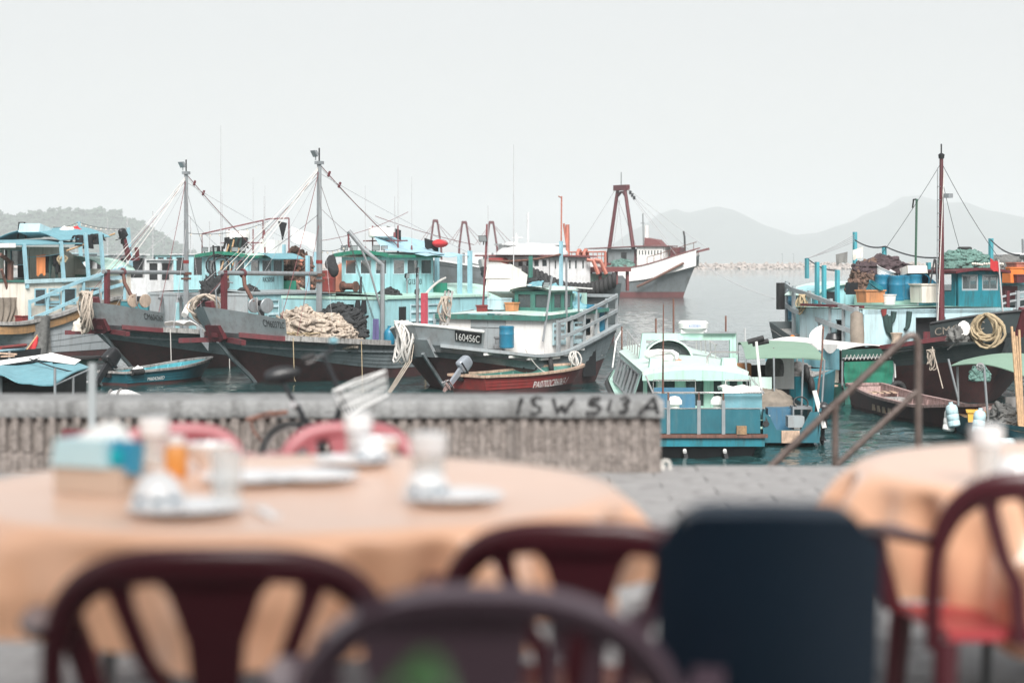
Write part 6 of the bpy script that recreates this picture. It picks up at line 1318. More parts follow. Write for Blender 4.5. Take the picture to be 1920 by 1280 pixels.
# ================================================================ teal passenger ferry, stern towards us
K = Fr(1328, 48.5, 0)
e = T('ferry_boat', 'mint and teal passenger ferry with its blue stern facing the wall', 'ferry', K, (0, 0, 0))
zz = lambda py, s: K.S(1328, py, s).z
mb = MB(); mb2 = MB(); gz = lambda s: 1.0+.03*max(0, s-8)**1.5*.35
def hw_(s): return lin([(0, 1.47), (3, 1.75), (9, 1.95), (14, 1.9), (17, 1.55), (19, .9), (20.5, .05)], s)
for sd_ in (-1, 1):
    mb.grid(lambda u, v: (20.5*u, sd_*hw_(20.5*u)*(.86+.14*v), .30+(gz(20.5*u)-.30)*v), 30, 4); mb2.grid(lambda u, v: (.02+20*u, sd_*hw_(20*u)*(.7+.15*v), -.4+.7*v), 30, 3)
mb2.add([(0, -1.26, .30), (0, 1.26, .30), (.35, 1.0, -.4), (.35, -1.0, -.4)], [(0, 1, 2, 3)])
P('hull', mb, 'mint', e, 50); P('hull_bottom', mb2, 'dark', e, 50)  # dark colour of the bottom stands in for the hull's shadow at the water
for sd_ in (-1, 1): P('rubbing_strake', MB().tube([(20.5*i/24, sd_*(hw_(20.5*i/24)+.03), gz(20.5*i/24)-.12) for i in range(25)], .09, 6), 'rubber', e, 50)
P('side_deck', MB().grid(lambda u, v: (20.4*u, (2*v-1)*hw_(20.4*u)*.98, gz(20.4*u)-.03), 24, 6), 'mint', e, 40)
P('transom', MB().bb((-.06, -1.46, .30), (.02, 1.46, .54)), 'teal_bright', e, 0); P('transom_rail', MB().bb((-.14, -1.53, .53), (.0, 1.53, .62)), 'rust', e, 0)
yy = [K.S(px, 775, 0).y for px in (1222, 1253, 1310, 1356, 1428)]
for k in range(4): P('stern_panel', MB().bb((-.05, yy[k]-.04, .64), (0, yy[k+1]+.04, 1.27)), 'teal', e, 0)
for k in (1, 2, 3): P('stern_post', MB().bb((-.08, yy[k]-.045, .62), (-.02, yy[k]+.045, 1.5)), 'grey_metal', e, 0); P('post_top', MB().cyl((-.05, yy[k], 1.48), (-.05, yy[k], 1.7), .025), 'rust', e)
P('panel_cap', MB().bb((-.06, -1.47, 1.275), (.03, 1.47, 1.295)), 'chrome', e, 0)
for y_ in (1.46, -1.46): P('side_bulwark', MB().bb((.03, y_-.03, .6), (3.2, y_+.03, 1.27)), 'teal', e, 0)
zr = zz(735, 0)+.45
zr = 2.28-.0
P('top_rail', MB().tube([(2.8, 1.42, 1.95), (0, 1.44, 1.69), (0, -1.44, 1.69), (2.8, -1.42, 1.95)], .028, 8), 'chrome', e, 60)
for y0_, y1_ in ((1.25, .1), (-.72, -1.4)):
    P('seat_back', MB().bb((2.4, y1_, 1.1), (2.46, y0_, 1.66)), 'blue_panel', e, 0); P('seat_rail', MB().tube([(2.38, y0_, 1.5), (2.38, y0_, 1.86), (2.38, y1_, 1.86), (2.38, y1_, 1.5)], .025, 6), 'chrome', e, 60)
P('deck_floor', MB().bb((.05, -1.42, .75), (4.0, 1.42, .8)), 'mint', e, 0)
P('tow_box', MB().bb((-.16, -.98, .62), (-.06, -.72, .84)), 'wood', e, 0)
for y_ in (.62, -.42):
    P('propeller_skeg', MB().bar((.1, y_, .15), (-.35, y_-.05, -.3), .1, .25), 'dark', e, 0); P('cooling_outlet', MB().tube([(-.05, y_, .2), (-.12, y_, .16)], .05, 8), 'white', e, 60)
# cabin
ca, cb, cz0, cz1 = 4.2, 17.2, .9, 1.86
hc = lambda s: lin([(4, 1.42), (14, 1.46), (17.5, 1.1)], s)
mb = MB(); wallw(mb, (ca, 1.4), (ca, -1.4), .8, cz1, ((.03, .14), (.2, .33), (.42, .62), (.70, .80), (.86, .96)), 1.0, 1.8, -.06); P('cabin_end', mb, 'mint', e, 0); windows(e, (ca, 1.4), (ca, -1.4), ((.03, .14), (.2, .33), (.42, .62), (.70, .80), (.86, .96)), 1.0, 1.8, 'mint', -.04, .03)
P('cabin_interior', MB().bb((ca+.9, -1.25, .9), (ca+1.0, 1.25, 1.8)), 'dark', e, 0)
for k, t in ((0, .17), (1, .82)): P('exhaust_pipe', MB().cyl((ca-.1, 1.4-2.8*t, .9), (ca-.1, 1.4-2.8*t, 1.86), .085), 'white_clean', e)
for sd_ in (1, -1):
    def side(s, v): return V((s, sd_*(hc(s)+.34*(1-v)**1.0), cz0+(cz1+.12-cz0)*v))
    mb = MB(); n = 4; xs = [4.2, 4.75, 7.3, 7.65, 10.2, 10.55, 13.0, 13.35, 15.7, 17.2]
    for i in range(len(xs)-1):
        if i % 2 == 0: mb.grid(lambda u, v: side(xs[i]+(xs[i+1]-xs[i])*u, v), 1, 6)
        else:
            mb.grid(lambda u, v: side(xs[i]+(xs[i+1]-xs[i])*u, .22*v), 2, 1); mb.grid(lambda u, v: side(xs[i]+(xs[i+1]-xs[i])*u, .9+.1*v), 2, 1)
    P('cabin_side', mb, 'mint', e, 30)
    for i in range(1, len(xs)-1, 2):
        m = MB()
        def w_(u, v): return side(xs[i]+(xs[i+1]-xs[i])*u, .22+.68*v)+V((0, sd_*.015, 0))
        for ua, va, ub, vb in ((0, 0, 1, 0), (0, 1, 1, 1), (0, 0, 0, 1), (1, 0, 1, 1), (.5, 0, .5, 1)): m.bar(w_(ua, va), w_(ub, vb), .09 if ua == ub else .05, .05)
        wn_ = P('window', m, 'grey_metal', e, 0); m = MB(); m.grid(lambda u, v: w_(u, v)-V((0, sd_*.03, 0)), 1, 1); P('pane', m, 'window_glass', wn_, 0)
    m = MB(); m.grid(lambda u, v: side(4.3+12.8*u, v)-V((0, sd_*.35, 0)), 6, 2); P('seat_row', m, 'dark', e, 0)
P('cabin_roof', MB().sheet(lambda u, v: (3.4+14.2*u, (1-2*v)*(1.46 if u < .9 else 1.2), 1.92+.16*(1-(2*v-1)**2)+.02*u), 10, 12, .12), 'mint_pale', e, 40); P('roof_lip', MB().prism([(3.32, -1.48+2.96*k/14, 1.93+.16*(1-(2*k/14-1)**2)) for k in range(15)]+[(3.32, 1.48, 1.79), (3.32, -1.48, 1.79)], (.07, 0, 0)), 'mint', e, 0)
P('roof_patch', MB().sheet(lambda u, v: (4.4+3.6*u, -.7+1.25*v-.2*u, 2.094+.0*u-.05*(v-.5)**2), 6, 6, .004), 'wood_pink', e, 40)
sw_ = MB(); 
for i in range(10): pass
def dome(u, v):
    a = pi*v; r = .72*(1-.15*u); return (9.0+3.2*u, .28+r*cos(a), 2.05+.62*sin(a)*(1-.5*u**2))
P('windscreen_hood', MB().sheet(dome, 6, 14, .05), 'mint_pale', e, 50); P('windscreen', MB().add([(9.3, .28+.66*cos(pi*k/12), 2.05+.56*sin(pi*k/12)) for k in range(13)], [tuple(range(13))]), 'window_glass', e, 0)
P('hood_interior', MB().bb((10.4, -.2, 2.08), (10.9, .75, 2.5)), 'dark', e, 0)
zt = 2.88
P('radar_arch', MB().prism([(9.0, .93, 2.0), (9.0, 1.2, 2.0), (9.0, 1.08, zt), (9.0, -1.86, zt), (9.0, -1.86, 1.9), (9.0, -1.62, 1.9), (9.0, -1.62, zt-.2), (9.0, .98, zt-.2)], (.3, 0, 0)), 'mint', e, 0)
P('radar_foot', MB().box((9.15, -.5, zt+.06), (.4, .8, .12)), 'white_clean', e, 0); rd = P('radar', MB().lathe((9.15, -.5, zt+.12), [(.3, 0), (.45, .04), (.47, .2), (.4, .26), (.1, .28)], 24, (0, 0, 1), 1), 'white_clean', e, 35)
TXT('radar_mark', 'KODEN', 'letter_blue', rd, (8.68, -.32, zt+.2), (0, -1, 0), (0, 0, 1), .09, .38, .01)
P('arch_shelf', MB().box((9.1, -1.3, zt+.03), (.5, 1.0, .05)), 'grey_metal', e, 0)
for px, s_, t0, t1, m_ in ((1166, 17, 655, 612, 'rust'), (1230, 9.2, 628, 597, 'rust'), (1263, 9.2, 628, 560, 'rust'), (1361, 9.2, 628, 592, 'rust'), (1382, 7, 665, 625, 'post_grey'), (1397, 8, 640, 615, 'wire_grey')): P('antenna', MB().tube([K.S(px, t0, s_), K.S(px, t1, s_)], .03, 5), m_, e)
P('antenna', MB().tube([K.S(1243, 737, -.02), K.S(1244, 570, -.02)], [.03, .015], 5), 'rust', e)
for sd_, n in ((1.15, 6), (-1.2, 5)):
    P('roof_rail', MB().tube([(16.8, sd_*.95, 2.7), (8.5 if sd_ > 0 else 9.5, sd_*1.05, 2.5)], .03, 6), 'chrome', e)
    for k in range(n): s_ = 9.2+7.4*k/n; P('rail_post', MB().cyl((s_, sd_, 2.0), (s_, sd_*.98, 2.52+.2*k/n), .02), 'chrome', e)
P('hoop_rail', MB().tube([(6.0, 1.2, 2.45), (6.0, .45, 2.45), (6.0, .35, 2.35), (6.0, .35, 2.0)], .028, 6), 'chrome', e, 60); P('hoop_rail', MB().tube([(5.0, -.5, 2.0), (5.0, -.5, 2.35), (5.0, -.6, 2.5), (5.0, -1.4, 2.5)], .028, 6), 'chrome', e, 60)
for px in (1231, 1366): c = K.S(px, 690, 4.6); P('vent_box', MB().box((4.6, c.y, 2.15), (.5, .48, .4), taper=.8), 'mint', e, 0)
P('bow_rail', MB().tube([(16.5, 1.6, 1.4), (17, 1.45, 2.3), (17.5, 1.2, 2.7)], .025, 6), 'white', e, 60)
gf = 'fenders stowed on the ferry roof'
for k, (px, py, m_, l_, r_) in enumerate(((1245, 668, 'white', 'white sausage fender lying on the ferry roof', .2), (1255, 682, 'peach_dome', 'rusty orange life ring lying on the ferry roof', .17), (1262, 689, 'wood_pink', 'pinkish grey fender lying below the orange ring', .15))):
    c = K.S(px, py, 6.2); ONE('fender', MB().tube([c+V((.3, .5, .05)), c+V((.1, .2, .02)), c+V((0, -.25, 0)), c+V((-.05, -.42, 0))], [r_*.6, r_, r_, r_*.5], 10), m_, l_, 'fender', K, c, gf, smooth=70)
c = K.S(1405, 742, .6); ONE('lashed_tarp', MB().sheet(lambda u, v: (.3+1.6*u, -.45-.98*v+.02*sin(u*17), 1.74-.12*abs(2*u-1)**3+.03*sin(v*13)), 10, 8, .05), 'white', 'white sheet over the aft corner of the ferry', 'sheet', K, (1, -.9, 1.85), smooth=60); ONE('tarp_cover', MB().sheet(lambda u, v: (.22, -.42-1.0*u, 1.70-.6*v), 10, 6, .05), 'blue_tarp', 'blue tarp cover under the white sheet on the ferry', 'tarp', K, (.22, -.9, 1.8), smooth=60)
for k, px in enumerate((1265, 1346)):
    c = K.S(px, 737, 1.2); ee = T('deck_vent', ('white mushroom vent on the ferry afterdeck, left', 'white mushroom vent on the ferry afterdeck, right')[k], 'vent', K, c, 'white deck vents'); P('vent_body', MB().cyl((c.x, c.y, .8), (c.x, c.y, 1.3), .13).lathe((c.x, c.y, 1.3), [(.2, 0), (.2, .1), (.12, .2), (.02, .22)], 14), 'white', ee)
# ================================================================ open boats
def skiff(fr, label, L, B, sheer, mat, inner, rail_, rake=.9, group='small open boats', stern=.85, low=None, zp=None, cat='dinghy', name='dinghy', tz=None, bot=-.3, thw=3, p=.7):
    e = T(name, label, cat, fr, (0, 0, 0), group)
    Hs = Hull(L, B, sheer, rake, .45, p, .80, .6, stern, zp or (lambda s: .12), .25, bot)
    Hs.build(e, mat, low or mat, 4, None); U = Hs.us(20); n = len(U); mb = MB()
    for sd_ in (-1, 1): mb.grid(lambda a, b_: (lambda q: V((q.x+.0, sd_*max(0, abs(q.y)-.06), q.z)))(Hs.pt(max(.01, U[int(round(a*(n-1)))]), .25+.74*b_, sd_)), n-1, 5)
    mb.grid(lambda a, b_: (lambda q: V((q.x, (2*b_-1)*max(0, abs(q.y)-.05), .12)))(Hs.pt(max(.03, a), .35, -1)), 16, 3)
    q0, q1 = Hs.pt(.985, .3, -1), Hs.pt(.985, .97, -1); mb.add([q0, V((q0.x, -q0.y, q0.z)), V((q1.x, -q1.y, q1.z)), q1], [(0, 1, 2, 3)])
    P('inner_planking', mb, inner, e, 40)
    Hs.rail(e, 'gunwale', rail_, 0.0, 1, .15, .09, -1, .02, out=.01); Hs.rail(e, 'gunwale', rail_, 0.0, 1, .15, .09, 1, .02, out=.01)
    a, b_ = Hs.pt(1, 1, -1), Hs.pt(1, 1, 1); P('transom_cap', MB().bar(a+V((0, 0, .02)), b_+V((0, 0, .02)), .14, .09), rail_, e, 0)
    for k in range(thw):
        u = .3+.5*k/max(1, thw-1); q = Hs.pt(u, .72, -1); P('thwart', MB().bb((q.x-.14, q.y+.06, q.z-.02), (q.x+.14, -q.y-.06, q.z+.03)), inner, e, 0)
    for k in range(7):
        u = .2+.11*k; q = Hs.pt(u, .95, -1); r_ = Hs.pt(u, .45, -1); P('rib', MB().bar(V((q.x, -q.y-.07, q.z)), V((r_.x, -r_.y-.07, r_.z)), .05, .05), inner, e, 0)
    return e, Hs
D1 = Fr(396, 81.5, 149, -1)
e, Hd = skiff(D1, 'blue wooden dinghy with black outboard below the grey bow', 6.2, 1.75, [(-1, .95), (0, .9), (3, .62), (6.2, .56)], 'teal', 'cyan_dark', 'wood_grey', low='hull_red', zp=lambda s: .14)
outboard('black outboard motor tilted up on the blue dinghy', D1, (6.25, .2, .62), 1.35, tilt=.75, yaw=0); TXTM('registration', 'M604260D', 'letter_white', e, lambda a, b_: Hd.pt(.80-.17*a, .56+.16*b_, -1), .03)
ONE('black_fender', MB().tube([Hd.pt(.86, 1.02, -1, .08), Hd.pt(.96, 1.02, -1, .08)], .13, 10), 'rubber', 'black fender lashed along the blue dinghy gunwale', 'fender', D1, Hd.pt(.9, 1, -1, .1), smooth=60); heap('white rag lying in the blue dinghy', D1, (4.4, .2, .5), (.3, .2, .22), 'cloth_white', 2, .3, 2, .1, 'rag', 'rag')
D2 = Fr(1086, 75.2, 138, -1)
e, Hd = skiff(D2, 'red wooden sampan dinghy with white painted number and grey outboard', 6.6, 2.3, [(-1, 1.0), (0, .95), (2, .84), (4, .76), (6.6, .78)], 'red_paint', 'green_dull', 'wood_pale', low='hull_red', zp=lambda s: .28, rake=.8, stern=.8, p=.5)
outboard('grey outboard motor tilted up on the red sampan', D2, (6.65, .3, .80), 1.08, 'silver_paint', 'silver_paint', tilt=.85, low='wood_pink')
q = Hd.pt(.55, .62, -1); TXTM('registration', 'PA0702C86063-1', 'letter_white', e, lambda a, b_: Hd.pt(.60-.36*a, .52+.24*b_, -1), .03)
coil('white rope bunch on the bow of the red sampan', D2, (.5, -.2, 1.5), .4, .7, 6, .03, 'rope_white', 7)
P('mooring_line', MB().tube(sag(D2.D(985, 655, 73.6), D2.D(1035, 700, 74.2), .25, 8), .02, 5), 'rope_white', e)
# dark dinghy between the bows
D3 = Fr(136, 79, -62, -1)
e, Hd = skiff(Fr(188, 82, 128, -1), 'dark green dinghy with grey rim moored by the second grey bow', 4.2, 1.7, [(-1, .95), (0, .9), (4.2, .85)], 'green_dark_tarp', 'dark', 'rubber', thw=1)
# brown rowing boat on the right
D4 = Fr(1738, 66, 180)
D4 = Fr(1868, 54.5, 9.5, -1)
e, Hd = skiff(D4, 'weathered pinkish brown rowing boat beyond the handrail', 11, 1.75, [(-1, .95), (0, .9), (4, .55), (8, .6), (11, .8)], 'hull_red', 'wood_pink', 'wood_pink', stern=.68, thw=5, p=.6)
crate('grey wooden fish box lashed inside the rowing boat', D4, (7.5, -.3, .3), (.5, .7, .3), 'wood_grey', name='fish_box', cat='fish box'); ONE('round_bowl', MB().lathe((9.2, -.1, .35), [(.12, 0), (.3, .14), (.28, .14), (.1, .04)], 16), 'black_plastic', 'black bowl lying in the rowing boat', 'bowl', D4, (9.2, -.1, .35))
mb = MB()
for k in range(5): mb.box((9.6, -.55+.27*k, .62), (.9, .16, .03), .05*k)
P('stern_board', mb, 'wood_pale', e, 0)['kind'] = 'stuff'
for k in range(4): q0_ = Hd.pt(.72-.05*k, .6, -1, .02); P('painted_mark', MB().box(q0_, (.26, .03, .2)), 'wood_pale', e, 0)
# ================================================================ covered sampans in front of the dark hull
S1 = Fr(1482, 51.5, 0)
e = T('covered_sampan', 'blue sampan under a pale green canopy beside the ferry', 'sampan', S1, (0, 0, 0), 'covered sampans')
def hs1(s): return lin([(0, .74), (2, 1.05), (6, 1.3), (10, 1.2), (13, .5), (14, .05)], s)
mb = MB()
for sd_ in (-1, 1): mb.grid(lambda u, v: (14*u, sd_*hs1(14*u)*(.8+.2*v), -.2+(.55+.03*14*u)*v+.2*v), 20, 4)
P('hull', mb, 'teal', e, 50); P('floor', MB().grid(lambda u, v: (.1+13.5*u, (2*v-1)*hs1(.1+13.5*u)*.9, .2), 14, 3), 'wood_grey', e, 40)
P('transom', MB().prism([(0, .78, .95), (0, .74, .1), (0, -.74, .1), (0, -.85, .95), (0, -.55, .95), (0, -.3, .45), (0, .38, .45), (0, .58, .85)], (.08, 0, 0)), 'teal', e, 0); P('transom_step', MB().bb((-.05, .25, .1), (-.01, -.25, .44)), 'wood_pale', e, 0)
P('stern_quarter', MB().prism([(0, -.86, 1.05), (2.2, -1.2, 1.0), (2.2, -1.2, .2), (0, -.8, .1)], (0, .06, 0)), 'teal', e, 0); P('stern_quarter', MB().prism([(0, .8, .95), (2.2, 1.1, .9), (2.2, 1.1, .2), (0, .76, .1)], (0, -.06, 0)), 'teal', e, 0)
ca_ = [S1.H(px, py, 2.3) for px, py in ((1398, 672), (1546, 674), (1497, 645), (1383, 645))]
def cano(u, v): return ca_[0].lerp(ca_[1], u).lerp(ca_[3].lerp(ca_[2], u), v)+V((0, 0, .22*sin(pi*min(1, v*1.0))**.7+.05*sin(pi*u)))
P('canopy', MB().sheet(cano, 12, 12, .03), 'canopy_green', e, 60)
for u, v in ((0, 0), (.36, 0), (.73, 0), (1, 0), (0, 1), (1, 1)): q = cano(u, v); P('canopy_post', MB().tube([q, V((q.x*.98, q.y*.9, .3))], .03, 6), 'grey_metal', e)
P('cabin_bulkhead', MB().bb((6.2, 1.1, .3), (6.26, -.9, 1.9)), 'dark', e, 0); P('white_panel', MB().bb((5.6, -.35, 1.2), (5.63, -.95, 2.15)), 'white', e, 0); P('tiller_panel', MB().bb((2.6, .8, .4), (2.66, .15, 1.75)), 'mint_pale', e, 0)
P('engine_box', MB().bb((1.2, .45, .2), (2.0, -.25, .95)), 'blue_panel', e, 0); P('wheel', MB().torus((1.05, -.45, 1.12), .2, .025, (-.8, 0, .6), 18, 6), 'black_plastic', e, 60)
cn = MB(); cn.bb((.9, -.2, .95), (1.5, -.75, 1.02)); 
for y_ in (-.22, -.73): cn.bb((.9, y_-.02, .3), (1.5, y_+.02, .95))
P('console', cn, 'grey_metal', e, 0)
P('pole', MB().tube([S1.S(1428, 740, 1.0), S1.S(1418, 640, 1.0)], .04, 6), 'white', e)
gt = 'black fender tyres on a pole top'
for k, (a_, c_, l_) in enumerate((((1402, 641), (1432, 633), 'black roll fender on the pole, upper one'), ((1411, 645), (1441, 639), 'black roll fender on the pole, lower one'))): ONE('fender_roll', MB().tube([S1.S(*a_, 1.05+.1*k), S1.S(*c_, 1.05+.1*k)], .075, 10), 'rubber', l_, 'fender', S1, S1.S(*a_, 1.05), gt)
heap('grey olive tarpaulin bundle behind the sampan console', S1, (2.4, .35, .85), (.65, .85, .6), 'canvas_brown', 4, .12, 2, .08, 'tarp_bundle', 'bundle'); outboard('outboard motor with white blade at the right sampan quarter', S1, (.2, -.95, .6), .8, 'black_plastic', 'dark', .2)
P('oar', MB().bar(S1.S(1527, 732, .2), S1.S(1546, 802, .0), .18, .04), 'white', e, 0); P('boat_hook', MB().tube([S1.S(1529, 775, .4), S1.S(1541, 672, .6)], .03, 6), 'rust', e); basket('white wire crate at the left edge of the sampan', S1, S1.S(1434, 795, .7)+V((0, 0, -.1)), .14, .35, 'white_clean'); crate('grey box at the sampan stern', S1, (.5, -.2, .5), (.5, .45, .3), 'grey_paint')
crate('orange crate of dry sticks under the ferry side', S1, S1.S(1393, 705, 6), (.5, .45, .4), 'orange_tub', name='crate', cat='crate')
ONE('clear_bag', MB().lump(S1.S(1452, 705, 4.2), (.2, .28, .75), 14, 10, .2, 2, 2), 'net_grey', 'grey plastic bag hanging under the green canopy', 'bag', S1, S1.S(1452, 705, 4.2), smooth=70)
cloth('flag', 'ragged white flag on the sampan boat hook', 'flag', S1, S1.S(1540, 622, .8), S1.S(1543, 662, .8), .02, 'cloth_white') if False else None
q = S1.S(1543, 615, .9); ONE('white_flag', MB().sheet(lambda u, v: q+V((.04*sin(v*5), .42*u*(sin(pi*v)**.8)*(1-.3*v)+.02, -.75*v+.1*u)), 6, 8, .012), 'cloth_white', 'ragged white flag hanging from the sampan pole', 'flag', S1, q, smooth=60); P('flag_pole', MB().tube([S1.S(1541, 672, .6), S1.S(1544, 612, .9)], .025, 5), 'rust', e)
# blue prow behind it
S3 = Fr(1497, 60, 20)
e = T('blue_sampan', 'bright blue sampan stern between the two covered sampans', 'sampan', S3, (0, 0, 0), 'covered sampans')
P('hull', MB().prism([(0, .7, 1.35), (0, .35, .3), (0, -.55, .3), (0, -.62, 1.35), (0, -.2, 1.4)], (3.2, 0, .1)), 'teal_bright', e, 0); P('hull_bottom', MB().prism([(.1, .36, .3), (.1, .2, -.2), (.1, -.4, -.2), (.1, -.56, .3)], (3, 0, 0)), 'dark', e, 0); P('deck', MB().bb((.1, -.5, 1.4), (3, .6, 1.46)), 'wood_grey', e, 0)
heap('pale rags and gear on the blue sampan deck', S3, (.6, .2, 1.45), (.5, .5, .35), 'cloth_grey', 5, .3, 2, .2, 'gear_heap', 'gear')
for k, (px, py) in enumerate(((1521, 722), (1512, 700))): c = S3.S(px, py, -.15); tyre(S3, c, .3, .09, (.3, -.9, .1), ('worn black tyre hung at the blue stern, lower one', 'worn black tyre behind the blue stern, upper one')[k], 'fender tyres on the small boats')
# green covered sampan
S2 = Fr(1624, 67, 28, -1)
e = T('covered_sampan', 'sampan closed in by green curtain and white scalloped awning', 'sampan', S2, (0, 0, 0), 'covered sampans')
mb = MB(); Bh = 1.12; 
for sd_ in (-1, 1): mb.grid(lambda u, v: (6*u, sd_*lin([(0, 1.12), (3, 1.25), (6, .5)], 6*u)*(.82+.18*v), -.2+(.95+.1*u)*v), 10, 4)
mb.grid(lambda u, v: (-.12*v, (2*u-1)*(.92+.2*v), -.2+.95*v), 2, 4); P('hull', mb, 'green_dull', e, 40); P('deck', MB().bb((0, -1.05, .6), (5, 1.05, .66)), 'wood_grey', e, 0)
zt_ = S2.S(1624, 655, 0).z; zc = S2.S(1624, 674, 0).z
P('awning', MB().sheet(lambda u, v: (-.1+4.6*u, (2*v-1)*1.2, zt_+.02+.16*sin(pi*v)+.12*u), 8, 12, .03), 'white', e, 60)
P('curtain_top', MB().sheet(lambda u, v: (-.14-.05*sin(u*30)*v*.3, 1.2-2.4*u, zt_+.03-(zt_-zc)*v), 24, 4, .02), 'green_dark_tarp', e, 60)
P('curtain', MB().sheet(lambda u, v: (-.12-.06*sin(u*9+v*5)*v-.03*noise.noise(V((u*6, v*5, 1))), 1.12-2.2*u, zc-.05-(zc-.75)*v), 20, 14, .02), 'green_tarp', e, 60)
P('curtain_bar', MB().tube([(-.18, 1.2, zc+.08), (-.18, -1.2, zc+.08)], .03, 6), 'grey_metal', e); lz = MB()
for k in range(13): lz.tube([(-.2, 1.1-2.2*k/13, zc+.02), (-.2, 1.1-2.2*(k+.5)/13, zc+.2), (-.2, 1.1-2.2*(k+1)/13, zc+.02)], .014, 4)
P('lacing', lz, 'rope_white', e)
P('side_curtain', MB().sheet(lambda u, v: (.0+4.4*u, -1.2-.05*sin(u*26), zt_+.05-.75*v+.1*u), 30, 5, .02), 'blue_tarp', e, 60)
sc_ = MB()
for k in range(5): sc_.add([(.0+.9*k+.9*t/6, -1.27, zt_+.12-.26*sin(pi*t/6)) for t in range(7)]+[(.0+.9*k+.9*t/6, -1.27, zt_+.2) for t in range(6, -1, -1)], [tuple(range(14))])
P('scallop', sc_, 'white', e, 0)
for y_ in (1.15, -1.15): P('post', MB().tube([(-.1, y_, .7), (-.1, y_, zt_)], .035, 6), 'grey_metal', e)
tyre(S2, (-.15, 1.3, .45), .36, .1, (.9, .3, 0), 'black tyre hung at the green sampan corner beside the dark hull', 'fender tyres on the small boats'); crate('cream plastic crate on the side deck of the green sampan', S2, (1.0, -1.05, .75), (.9, .5, .45), 'cream', name='crate', cat='crate'); P('side_plank', MB().box((1.2, -1.35, .68), (2.4, .3, .06), .05), 'wood_pale', e, 0)
P('tip_pole', MB().tube([(-.1, 1.25, .9), (-.1, 1.2, zt_-.1)], .03, 6), 'white', e)
# ================================================================ sampan at the right edge
S4 = Fr(1950, 51, 0, -1)
e = T('covered_sampan', 'cluttered sampan with green canopy and bamboo poles at the right edge', 'sampan', S4, (0, 0, 0), 'covered sampans')
mb = MB()
for sd_ in (-1, 1): mb.grid(lambda u, v: (-3+9*u, sd_*lin([(-3, .1), (-1, .9), (3, 1.3), (6, 1.1)], -3+9*u)*(.8+.2*v), -.2+(.7+.25*(1-u))*v), 16, 4)
P('hull', mb, 'teal', e, 50); P('deck', MB().grid(lambda u, v: (-2.6+8.4*u, (2*v-1)*lin([(-3, .1), (-1, .9), (3, 1.25), (6, 1.0)], -2.6+8.4*u), .55), 10, 3), 'wood', e, 40)
cq = [S4.D(1782, 687, 55), S4.D(1920, 706, 52), S4.D(1960, 672, 58), S4.D(1846, 676, 60)]
P('canopy', MB().sheet(lambda u, v: cq[0].lerp(cq[1], u).lerp(cq[3].lerp(cq[2], u), v)+V((0, 0, .12*sin(pi*v)+.18*sin(pi*u))), 10, 8, .025), 'canopy_green', e, 60)
for a_, c_, d_ in (((1778, 673), (1796, 745), 54.5), ((1845, 688), (1853, 790), 52), ((1905, 690), (1916, 800), 51.5), ((1795, 687), (1797, 760), 55)): P('canopy_post', MB().tube([S4.D(*a_, d_), S4.D(*c_, d_)], .035, 6), 'grey_metal', e)
for k, (x0, x1, t) in enumerate(((1897, 1912, 612), (1901, 1915, 622), (1906, 1918, 630), (1911, 1919, 618))): P('bamboo_pole', MB().tube([S4.D(x1, 815, 50.5+.15*k), S4.D(x0, t, 51+.15*k)], .035, 6), 'bamboo', e)
P('lamp', MB().lathe(S4.D(1838, 687, 52), [(.06, -.08), (.12, 0), (.1, .08)], 10, (-1, -.3, -.3)), 'chrome', e)
gj = 'pale ribbed jerrycans hung on the right sampan'
for k, (px, py, d_, l_) in enumerate(((1778, 808, 52.5, 'white ribbed jug hung outermost on the right sampan'), (1790, 800, 52.3, 'pale blue ribbed jug hung beside the white one'), (1833, 812, 51.5, 'pale ribbed jug standing under the yellow crate'))):
    c = S4.D(px, py, d_); ee = T('jerrycan', l_, 'jug', S4, c, gj); P('jug_body', MB().lathe(c, [(.13, 0), (.17, .04), (.17, .16), (.155, .18), (.17, .2), (.17, .34), (.155, .36), (.17, .38), (.17, .52), (.14, .6), (.06, .64), (.06, .7)], 16, (.1, .15*(-1)**k, 1)), ('white', 'cyan_pale', 'cyan_pale')[k], ee)
tub('yellow fish crate on the right sampan', S4, S4.D(1836, 790, 52.5), (.55, .62, .3), 'yellow', 1.05, .2); heap('grey net heap under the bamboo poles', S4, S4.D(1885, 808, 52), (.7, .6, .75), 'net_grey', 4, .3, 2, .25); heap('pinkish net lying along the right sampan', S4, S4.D(1862, 785, 53), (.7, .6, .3), 'wood_pink', 9, .3, 2, .25)
cloth('striped_sheet', 'red white and blue striped sheet heaped at the right edge', 'sheet', S4, S4.D(1886, 745, 52.6), S4.D(1925, 742, 52.6), .45, 'cloth_grey', None, 10, 6, .12); ee = T('mat_roll', 'pale rolled mat at the right sampan bow', 'mat', S4, S4.D(1880, 835, 50.3)); P('roll', MB().lathe(S4.D(1872, 832, 50.3), [(.16, 0), (.16, .75), (.12, .75), (.12, .1)], 16, (.3, .95, .0)), 'cyan_pale', ee)
